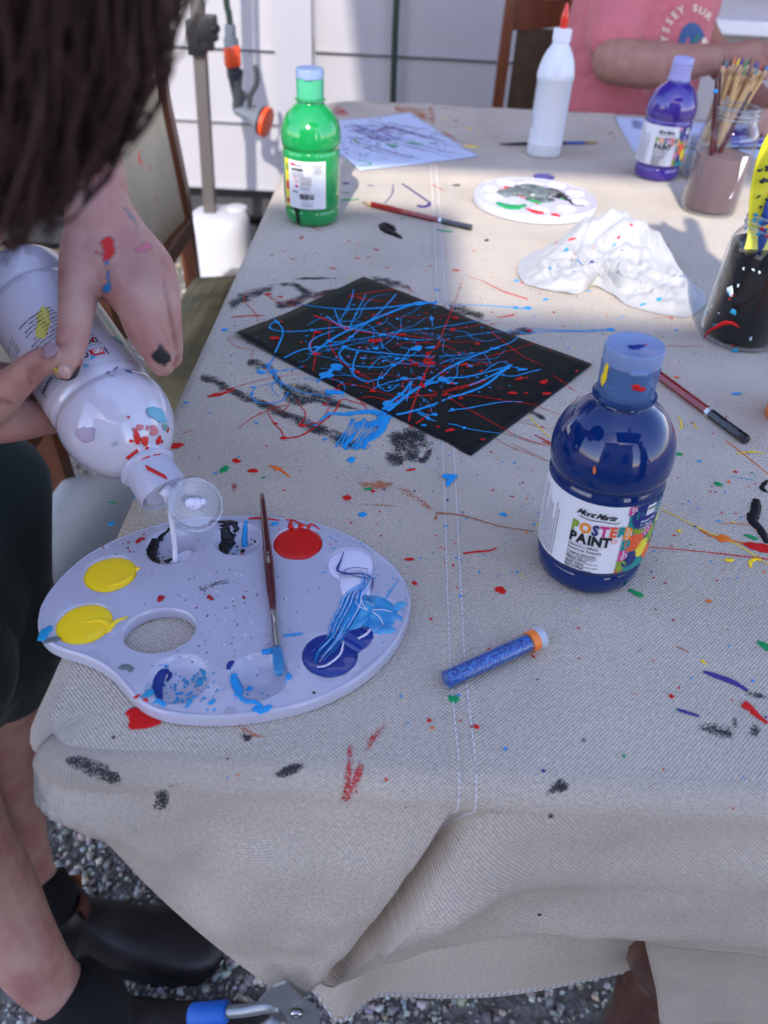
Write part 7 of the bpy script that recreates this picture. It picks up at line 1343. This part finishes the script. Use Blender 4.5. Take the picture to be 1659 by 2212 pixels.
b.build('irises', mat('iris_brown', (.05, .025, .012), rough=.1), kid); b = MB(); ell(b, hc+Mh @ Vector((0, .080, -.060)), (.018, .004, .005), Mh, 16); b.build('lips', mat('lips', (.45, .12, .11), rough=.4), kid)
# painted stains on the skin (real dried paint with its own outline) + nail tint
me = body.data; nv = len(me.vertices); co = np.zeros(nv*3); me.vertices.foreach_get('co', co); co = co.reshape(-1, 3)+np.array(KO); no = np.zeros(nv*3); me.vertices.foreach_get('normal', no); no = no.reshape(-1, 3)
v = co-np.array(CAMPOS); zc = v@np.array(_f); px = 829.5+1661*(v@np.array(R_))/zc; py = 1106-1661*(v@np.array(U_))/zc; facing = (no*v).sum(1) < 0; hand = (zc < .62)
st = np.zeros((nv, 4)); wob = np.array([noise.noise(Vector((p[0]*160, p[1]*160, p[2]*160))) for p in (co if nv < 400000 else co)]) if nv < 600000 else np.zeros(nv)
def stain(pts, col, al=1.0, edge=3.0, wb=5.0):
    P = np.array(pts, float)
    d = np.full(nv, 1e9)
    for i in range(len(P)-1):
        a, c = P[i], P[i+1]; ab = c[:2]-a[:2]; t = np.clip(((px-a[0])*ab[0]+(py-a[1])*ab[1])/(ab@ab+1e-9), 0, 1); dd = np.hypot(px-a[0]-t*ab[0], py-a[1]-t*ab[1])-(a[2]+(c[2]-a[2])*t); d = np.minimum(d, dd)
    k = np.clip(-(d+wob*wb)/edge+.5, 0, 1)*al*facing*hand
    m_ = k > st[:, 3]*.0; k3 = k[:, None]; st[:, :3] = st[:, :3]*(1-k3)+np.array(col)*k3; st[:, 3] = st[:, 3]*(1-k)+k
stain([(232, 522, 13), (236, 545, 15), (232, 558, 9)], (.52, .015, .015)); stain([(222, 552, 3), (210, 545, 2)], (.5, .03, .03), .8)
stain([(230, 566, 3.5), (232, 585, 3), (234, 605, 4), (232, 622, 10)], (.01, .18, .42)); stain([(318, 535, 9), (300, 540, 5)], (.72, .16, .25), .8, 8); stain([(272, 450, 3), (296, 492, 2)], (.16, .25, .30), .7)
stain([(345, 762, 15), (352, 775, 17), (355, 785, 10)], (.012, .012, .015), 1, 4, 9); stain([(170, 795, 5), (160, 812, 6), (140, 822, 4), (125, 820, 3)], (.012, .01, .012), 1, 3, 5); stain([(154, 432, 1.3), (154, 433, 1.3)], (.3, .01, .02)); stain([(290, 640, 1), (291, 641, 1)], (.02, .04, .15)); stain([(175, 780, 2), (172, 793, 2)], (.4, .01, .02))
stain([(108, 765, 12), (104, 758, 14), (92, 770, 8)], (.20, .07, .10), .75, 12, 3); stain([(85, 790, 10), (70, 800, 12)], (.36, .12, .09), .5, 16); stain([(119, 797, 3.5), (122, 800, 3)], (.8, .6, .02)); stain([(376, 785, 2), (390, 765, 2)], (.6, .05, .05), .7)
stain([(105, 742, 7), (112, 752, 6)], (.42, .33, .33), .6, 4); stain([(138, 806, 8), (142, 800, 9)], (.60, .42, .38), .7, 4)
stain([(0, 862, 3), (20, 870, 2)], (.30, .12, .09), .6, 6); stain([(60, 800, 1.0), (66, 830, 1)], (.36, .15, .12), .5, 3)
def crease(pts, dep=.0008, wd_=2.2):
    P = cr(pts, 6); d = np.full(nv, 1e9)
    for i in range(len(P)-1):
        a, c = P[i], P[i+1]; ab = c-a; t = np.clip(((px-a[0])*ab[0]+(py-a[1])*ab[1])/(ab@ab+1e-9), 0, 1); d = np.minimum(d, np.hypot(px-a[0]-t*ab[0], py-a[1]-t*ab[1]))
    k = np.exp(-(d/wd_)**2)*facing*hand; return k*dep
dsp = np.zeros(nv)
for pts in ([(122, 738), (148, 728), (182, 738)], [(124, 747), (150, 740), (180, 750)], [(128, 590), (136, 598), (146, 602)], [(128, 600), (138, 610), (150, 614)], [(130, 612), (140, 622), (152, 626)], [(372, 640), (362, 690), (372, 745), (378, 770)], [(352, 560), (350, 620), (362, 680)], [(60, 782), (66, 800), (62, 822)], [(50, 790), (56, 808), (52, 828)], [(300, 730), (318, 722), (336, 730)], [(304, 738), (320, 732), (338, 740)], [(-5, 860), (10, 862), (20, 880)]): dsp = np.maximum(dsp, crease(pts))
for pts in ([(352, 600), (360, 650), (372, 710), (380, 760)],): dsp = np.maximum(dsp, crease(pts, .0022, 4))
for pts in ([(250, 520), (300, 590), (340, 640)], [(230, 540), (262, 610)], [(285, 470), (330, 560)]): dsp -= crease(pts, .0009, 7)   # tendons
loc_ = co-np.array(KO)-no*dsp[:, None]; me.vertices.foreach_set('co', loc_.ravel()); me.update()
ca_ = me.color_attributes['stain']; ca_.data.foreach_set('color', st.ravel())
# fingernails, laid on the skin
bbv = BVHTree.FromObject(body, bpy.context.evaluated_depsgraph_get())
for (x, y, r, st_, ang) in ((108, 757, .0042, 1.25, .9), (140, 803, .0036, 1.25, 1.9)):
    d = ray(x, y).normalized(); h = bbv.ray_cast(CAMPOS-KO, d)
    if h[0]: nn = h[1] if h[1].dot(d) < 0 else -h[1]; b = MB(); blot(b, h[0]+nn*.0001, nn, r, 3, st_, ang, .0007, 0, .05, 20); b.build('fingernail', mat('nail', (.44, .26, .23), rough=.3, coat=.4) if x > 120 else mat('nail_bruised', (.22, .12, .13), rough=.3, coat=.4), kid)
b = MB()
def nail(px_, Z, r, st_, ang):
    P = q(*px_, Z)-KO; nn = (CAMPOS-q(*px_, Z)).normalized(); blot(b, P, nn, r, 3, st_, ang, .0004, 0, .06, 16)
# hair: scalp mass with long locks
hair_m = mat('brown_hair', (.036, .018, .013), rough=.55, vary=(160, .9, (.08, .042, .032), (1, 1, .15)), spec=.15)
hb_ = MB(); H0 = q(-350, -195, .215)-KO
Dn = lambda x, y, Z: q(x, y, Z)-KO
ell(hb_, H0+(Mh @ Vector((0, -.014, .008))), (.087, .090, .092), Mh, 32)
rr = random.Random(8); crown = q(-200, -620, .18)-KO
strands = MB()
def lock(p0, p1, bulge, r0, n_=7):
    pts = []; c_ = H0
    for k in range(n_+1):
        t_ = k/n_; p = p0.lerp(p1, t_); d = (p-c_); d.normalize(); pts.append(p+d*bulge*math.sin(PI*t_)+Vector((rr.uniform(-1, 1), rr.uniform(-1, 1), rr.uniform(-1, 1)))*.0012)
    strands.tube(pts, [max(.0003, r0*(1-.75*(k/n_)**1.5)) for k in range(n_+1)], n=5)
edge_px = [(376, 0), (362, 35), (350, 65), (333, 98), (318, 122), (298, 150), (281, 172), (277, 205), (277, 250), (276, 300), (262, 335), (248, 362), (225, 400), (198, 432), (165, 452), (132, 468), (115, 500), (98, 535), (60, 556), (20, 566), (-30, 575), (-90, 570)]
ed = cr(edge_px, 8)
for i in range(2600):
    e = ed[rr.randrange(len(ed))]; k = rr.random()**.55; Z1 = .205+rr.uniform(-.010, .012); ex = e[0]*k+(-300)*(1-k)+rr.gauss(0, 7); ey = e[1]*k-170*(1-k)+rr.gauss(0, 7)
    tgt = Dn(ex, ey, Z1 if k > .75 else .150+.06*k); lock(crown+Vector((rr.gauss(0, .014), rr.gauss(0, .014), rr.gauss(0, .008))), tgt, .016+.022*rr.random(), rr.uniform(.0004, .0013))
for i in range(160):   # loose wisps at the top right
    e = ed[rr.randrange(int(len(ed)*.35))]; p1 = Dn(e[0]+rr.uniform(-25, 30), e[1]+rr.uniform(-30, 30), .205+rr.uniform(-.01, .02)); p0 = Dn(120+rr.uniform(-60, 60), -300, .2); lock(p0, p1, .008, .0005)
hb_.add(strands.v, strands.f); hair = hb_.build('hair', hair_m, kid)
# clothes
dkgreen = mat('dark_green_cotton', (.012, .022, .018), rough=.9, bump=(160, .4, .003), sheen=.15)
shorts = blob_mesh('shorts', [W(c) for c in ([(-.43, .46, .74, .112), (-.425, .45, .62, .125), (-.42, .45, .56, .115)], [(-.42, .49, .60, .098), Q(-30, 1340, .70, 160), Q(0, 1440, .735, 125)], [(-.42, .42, .58, .095), Q(-150, 1440, .62, 180), Q(-170, 1540, .65, 155)], [Q(-20, 1050, .66, 125), Q(-35, 1200, .68, 138), Q(-35, 1330, .70, 138)])], .004, dkgreen, kid, 6)
shirt = blob_mesh('shirt', [W(c) for c in ([(-.44, .46, .66, .118), (-.43, .46, .78, .122), (-.41, .47, .92, .124), (-.375, .48, 1.0, .098)], [(*shL, .058), (-.41, .47, 1.0, .09), (*shR, .058)], [(*shL, .056), (*(shL*.4+elL*.6), .052)], [(*shR, .056), (*(shR*.45+elR*.55), .050)])], .005, mat('navy_tee', (.02, .025, .04), rough=.9, bump=(140, .4, .003)), kid, 6)
sock_m = mat('black_sock', (.006, .006, .007), rough=.95, bump=(400, .5, .001)); boot_m = mat('dark_leather', (.022, .018, .018), rough=.42, bump=(45, .35, .003), vary=(20, .6, (.045, .038, .037))); tab_m = mat('brown_webbing', (.09, .025, .018), rough=.8, bump=(500, .5, .001)); el_m = mat('rust_elastic', (.22, .06, .025), rough=.85, bump=(600, .8, .001, (1, 1, .1))); sole_m = mat('rubber_sole', (.015, .013, .012), rough=.7)
def boot(heel, ang, anklepx, sc_=1.0):
    o = heel; Mz = Matrix.Rotation(ang, 3, 'Z')
    root = MB(); secs = [(-.012, .022, .045, .012), (0, .030, .075, .008), (.02, .034, .098, .004), (.05, .036, .100, .004), (.075, .037, .082, .004), (.10, .039, .066, .004), (.13, .043, .054, .004), (.16, .044, .046, .004), (.185, .040, .040, .005), (.205, .028, .030, .008), (.214, .012, .020, .012)]
    P = []; n_ = 24
    for x, w_, h, z0 in secs:
        row = []
        for k in range(n_+1):
            a = 2*PI*k/n_; yy = w_*math.copysign(abs(math.cos(a))**.8, math.cos(a)); zz = z0+(h-z0)*(.5+.5*math.copysign(abs(math.sin(a))**.8, math.sin(a))); row.append(o+Mz @ (Vector((x, yy*(1-.28*max(0, (zz-z0)/(h-z0)-.5)), zz))*sc_)-KO)
        P.append(row)
    root.grid(P); c0 = P[0]; root.add([Vector(p) for p in c0[:-1]], [tuple(range(n_))]); root.add([Vector(p) for p in P[-1][:-1]], [tuple(reversed(range(n_)))])
    sh = MB(); pr = [(.02, .046, .040, .040), (.02, .07, .041, .038), (.014, .100, .040, .036), (.008, .122, .038, .035), (.008, .1235, .035, .032), (.010, .11, .033, .030)]
    root.grid([[o+Mz @ (Vector((x+rx*math.cos(2*PI*k/24), ry*math.sin(2*PI*k/24), z))*sc_)-KO for k in range(25)] for x, z, rx, ry in pr])
    bt_ = root.build('boot', boot_m, kid)
    s_ = MB(); s_.grid([[o+Mz @ (Vector((x, w_*1.06*math.cos(2*PI*k/16), zz))*sc_)-KO for k in range(17)] for x, w_, h, z0 in secs for zz in (0,)][:0] or [[o+Mz @ (Vector((x, (w_*1.07)*sgn, zz))*sc_)-KO for sgn, zz in ((-1, 0), (-1.02, .012), (1.02, .012), (1, 0), (-1, 0))] for x, w_, h, z0 in secs]); s_.build('sole', sole_m, bt_, smooth=False)
    for sd_ in (-1, 1):
        e_ = MB(); e_.grid([[o+Mz @ (Vector((.012+dx*(1-.55*j/6)+.006, sd_*(.0385-.0*abs(dx)), .118-.055*j/6))*sc_)-KO for dx in (-.018, -.009, 0, .009, .018)] for j in range(7)]); e2 = e_.build('elastic_panel', el_m, bt_); e2.modifiers.new('t', 'SOLIDIFY').thickness = .004
    for xx, sg in ((.046, 1), (-.028, -1)):
        t_ = MB(); t_.tube([o+Mz @ (Vector(p_)*sc_)-KO for p_ in ((xx-.002*sg, 0, .100), (xx, 0, .128), (xx+.004*sg, 0, .134), (xx+.007*sg, 0, .126), (xx+.006*sg, 0, .096))], .010, n=8, flat=.22, up=tuple(Mz @ Vector((1, 0, 0)))); t_.build('pull_tab', tab_m, bt_)
    return bt_
boot(Vector((aA.x-.016, aA.y, 0)), .02, None); boot(Vector((aB.x-.016, aB.y, 0)), .03, None)
for lg, aa in ((legA, aA), (legB, aB)):
    b = MB(); A_ = Vector(lg[5][:3]); top_ = A_.lerp(aa, .25); r_ = lg[5][3]; b.tube([p_-KO for p_ in (top_, top_.lerp(aa, .12), aa, Vector((aa.x, aa.y, .06)))], [r_*1.0, r_*1.30, r_*1.34, r_*1.3], n=24); b.build('sock', sock_m, kid)
# ---- child in pink across the table
skinB = skin_mat('skin_warm', (.36, .20, .15), (.30, .14, .11))
k2 = thing('person', 'child in a pink printed T-shirt sitting across the table, arm reaching over the jars', 'person', (.53, 2.02, 0)); K2 = Vector(k2.location)
def W2(lst): return [tuple(Vector(c[:3])-K2)+(c[3],) for c in lst]
def QY(x, y, Y, rp): p = aty(x, y, Y); Z = (p-CAMPOS).dot(_f); return (p.x, p.y, p.z, rp*Z/1661)
el2 = QY(1325, 132, 1.86, 44); ch2 = [[QY(1345, -10, 1.99, 44), QY(1322, 60, 1.94, 42), el2], [el2, QY(1400, 140, 1.84, 46), QY(1470, 137, 1.82, 38), QY(1555, 125, 1.78, 28), QY(1590, 120, 1.76, 26)],
 [QY(1585, 122, 1.76, 26), QY(1625, 118, 1.75, 30), QY(1655, 125, 1.73, 27)], [QY(1630, 112, 1.75, 20), QY(1668, 118, 1.71, 13), QY(1690, 135, 1.70, 10)], [QY(1630, 128, 1.75, 18), QY(1664, 140, 1.71, 12), QY(1678, 158, 1.70, 10)], [QY(1615, 130, 1.74, 15), QY(1640, 150, 1.70, 11), QY(1652, 165, 1.69, 9)], [QY(1640, 105, 1.76, 16), QY(1690, 108, 1.72, 12), QY(1715, 122, 1.71, 9)],
 [(0.60, 2.06, 1.00, .040), (0.665, 2.06, .86, .034), (0.745, 1.88, .775, .030), QY(1700, 262, 1.72, 24), QY(1668, 262, 1.70, 24)], [QY(1670, 255, 1.70, 14), QY(1645, 245, 1.68, 11), QY(1630, 262, 1.66, 9)], [QY(1668, 265, 1.70, 13), QY(1640, 262, 1.67, 10), QY(1622, 280, 1.65, 8)], [QY(1668, 272, 1.69, 13), QY(1642, 278, 1.66, 10), QY(1628, 294, 1.64, 8)], [QY(1670, 280, 1.69, 12), QY(1650, 292, 1.66, 9)],
 [(0.530, 2.04, .48, .12), (0.530, 2.04, .62, .115), (0.530, 2.04, .8, .12), (0.530, 2.05, .97, .12), (0.530, 2.05, 1.08, .08), (0.530, 2.03, 1.14, .045)], [(0.392, 2.05, 1.03, .05), (0.530, 2.05, 1.02, .08), (0.600, 2.06, 1.01, .045)], [(0.461, 2.0, .48, .08), (0.444, 1.68, .47, .06), (0.444, 1.66, .28, .045), (0.444, 1.70, .06, .035), (0.444, 1.60, .03, .03)], [(0.599, 2.0, .48, .08), (0.616, 1.68, .47, .06), (0.616, 1.66, .28, .045), (0.616, 1.70, .06, .035), (0.616, 1.60, .03, .03)]]
def head2(b): 
    ell(b, Vector((.53, 2.0, 1.25))-K2, (.075, .09, .105)); ell(b, Vector((.53, 1.91, 1.23))-K2, (.01, .015, .016)); 
    for s in (-1, 1): ell(b, Vector((.53+s*.077, 2.0, 1.24))-K2, (.008, .016, .026))
blob_mesh('body', [W2(c) for c in ch2], .0032, skinB, k2, 5, .5, head2)
b = MB(); ell(b, Vector((.53, 2.02, 1.275))-K2, (.083, .092, .10)); b.build('hair', mat('fair_hair', (.12, .07, .035), rough=.5), k2)
b = MB()
for s in (-1, 1): ell(b, Vector((.53+s*.028, 1.915, 1.255))-K2, (.012, .006, .007), None, 14)
b.build('eyes', MATS['eye_white'], k2, kind='stuff'); b = MB(); ell(b, Vector((.53, 1.915, 1.195))-K2, (.02, .004, .005)); b.build('lips', MATS['lips'], k2)
pink = mat('pink_cotton', (.52, .14, .16), rough=.9, bump=(11, 1.0, .03), sheen=.2, vary=(9, .5, (.50, .13, .155)))
def sleeve(b): pass
tee = blob_mesh('shirt', [W2(c) for c in ([(0.525, 2.05, .54, .124), (0.522, 2.04, .64, .118), (0.520, 2.04, .8, .115), (0.52, 2.05, .97, .112), (0.530, 2.06, 1.06, .095)], [(0.478, 2.03, .56, .118), (0.474, 2.03, .75, .125), (0.478, 2.03, .95, .12)], [(0.566, 2.03, .56, .115), (0.562, 2.03, .75, .112), (0.560, 2.03, .95, .110)], [(0.401, 2.05, 1.03, .062), (0.530, 2.05, 1.02, .09), (0.605, 2.05, 1.02, .055)], [QY(1350, -30, 1.985, 70), QY(1336, 30, 1.95, 66), QY(1322, 84, 1.905, 58)], [(0.600, 2.05, 1.02, .056), (0.640, 2.06, .91, .050)])], .0055, pink, k2, 8)
dg_ = bpy.context.evaluated_depsgraph_get(); tb_ = BVHTree.FromObject(tee, dg_)
def onshirt(x, y, e=.0015):
    d = ray(x, y).normalized(); h = tb_.ray_cast(CAMPOS-K2, d); return None if not h[0] else h[0]+(h[1] if h[1].dot(d) < 0 else -h[1])*e
b = MB(); cream = mat('cream_print', (.72, .62, .48), rough=.7); 
def shirt_put(geo, cx_, cy_, rot_, mi, sc_=1.0):
    vs, fs = geo; c, s = math.cos(rot_), math.sin(rot_); out = []
    for x, y in vs:
        X, Y = x*sc_*c-y*sc_*s, x*sc_*s+y*sc_*c; p = onshirt(cx_+X, cy_-Y)
        if p is None: return
        out.append(p)
    b.add(out, fs, mi)
cxE, cyE = 1492, 92
for k, chh in enumerate('ODYSSEY SURF'):
    a = math.radians(205-k*15.5); rx, ry = 50, 68
    if chh != ' ': shirt_put(text_geo(chh, 22, .7, 0, 'CENTER'), cxE+rx*math.cos(a), cyE-ry*math.sin(a), a-PI/2, 0)
def el_(rx, ry, n=26): return [(0, 0)]+[(rx*math.cos(2*PI*i/n), ry*math.sin(2*PI*i/n)) for i in range(n)], [(0, 1+i, 1+(i+1) % n) for i in range(n)]
shirt_put(el_(29, 48), 1494, 96, 0, 1)
for p_, d_, m_ in ((-.001, (1490, 104, 22, 7, .2), 2), (0, (1512, 100, 20, 6, -.5), 2), (0, (1500, 86, 18, 4, .9), 2), (0, (1496, 112, 20, 9, 0), 2), (0, (1520, 92, 6, 12, .1), 0)):
    vs, fs = el_(d_[2], d_[3], 14); c, s = math.cos(d_[4]), math.sin(d_[4]); o_ = [onshirt(d_[0]+x*c-y*s, d_[1]-(x*s+y*c), .0026) for x, y in vs]
    if all(o_): b.add(o_, fs, m_)
b.build('shirt_print', [cream, mat('print_blue', (.045, .10, .24), rough=.7), mat('print_green', (.03, .16, .13), rough=.7)], tee, smooth=False, kind='stuff')
b = MB(); b.build('noop', pink, None) if False else None
shp = blob_mesh('trousers', [W2(c) for c in ([(0.530, 2.06, .50, .118), (0.530, 2.04, .58, .13)], [(0.461, 2.0, .49, .09), (0.444, 1.72, .48, .075)], [(0.599, 2.0, .49, .09), (0.616, 1.72, .48, .075)])], .006, mat('navy_trousers', (.02, .025, .05), rough=.9), k2, 4)
# ---- the photographer, standing behind the camera with one arm up; only the shadow is in view
ph_ = thing('person', 'photographer behind the camera whose raised hand shadows the table beside the rag', 'person', (.62, -.30, 0)); K3 = Vector(ph_.location)
def W3(lst): return [tuple(Vector(c[:3])-K3)+(c[3],) for c in lst]
tS = .62; sd3 = Vector((-.10, -1.0, .70))
def sh_(x, y, t_, r): P = at(x, y)+sd3*t_; return (P.x, P.y, P.z, r)
t_ = 1.02
hand_ch = [[sh_(1560, 620, .98, .034), sh_(1515, 575, 1.0, .034), sh_(1490, 552, t_, .032)], [sh_(1490, 552, t_, .020), sh_(1440, 512, t_, .0095), sh_(1410, 488, t_, .0080)], [sh_(1490, 550, t_, .020), sh_(1450, 505, t_, .0085), sh_(1434, 482, t_, .0065)], [sh_(1490, 550, t_, .020), sh_(1465, 510, t_, .008), sh_(1456, 495, t_, .006)], [sh_(1500, 550, t_, .020), sh_(1500, 505, t_, .0125), sh_(1492, 478, t_, .0115)],
 [sh_(1560, 620, .98, .036), (.62, -.26, 1.42, .042), (.84, -.46, 1.38, .05)], [(.84, -.46, 1.38, .055), (.95, -.5, 1.38, .07)], [(0.98, -0.52, .9, .13), (0.98, -0.52, 1.1, .13), (0.98, -0.52, 1.32, .13), (0.98, -0.52, 1.45, .06), (0.98, -0.52, 1.50, .05)], [(1.14, -0.52, 1.38, .06), (1.18, -0.50, 1.1, .045), (1.16, -0.38, .9, .035), (1.16, -0.32, .85, .025)], [(0.91, -0.52, .88, .10), (0.91, -0.52, .5, .065), (0.91, -0.52, .1, .045), (0.91, -0.42, .04, .04)], [(1.06, -0.52, .88, .10), (1.06, -0.52, .5, .065), (1.06, -0.52, .1, .045), (1.06, -0.42, .04, .04)]]
blob_mesh('body', [W3(c) for c in hand_ch], .0045, skinA, ph_, 4, .5, lambda b: ell(b, Vector((0.98, -0.51, 1.62))-K3, (.078, .095, .115)))
b = MB(); ell(b, Vector((0.98, -0.53, 1.645))-K3, (.088, .10, .115)); b.build('hair', hair_m, ph_)
blob_mesh('clothes', [W3(c) for c in ([(0.98, -0.52, .80, .15), (0.98, -0.52, 1.1, .145), (0.98, -0.52, 1.38, .12)], [(0.91, -0.52, .88, .115), (0.91, -0.52, .12, .07)], [(1.06, -0.52, .88, .115), (1.06, -0.52, .12, .07)])], .008, mat('grey_clothes', (.12, .12, .13), rough=.9), ph_, 4)
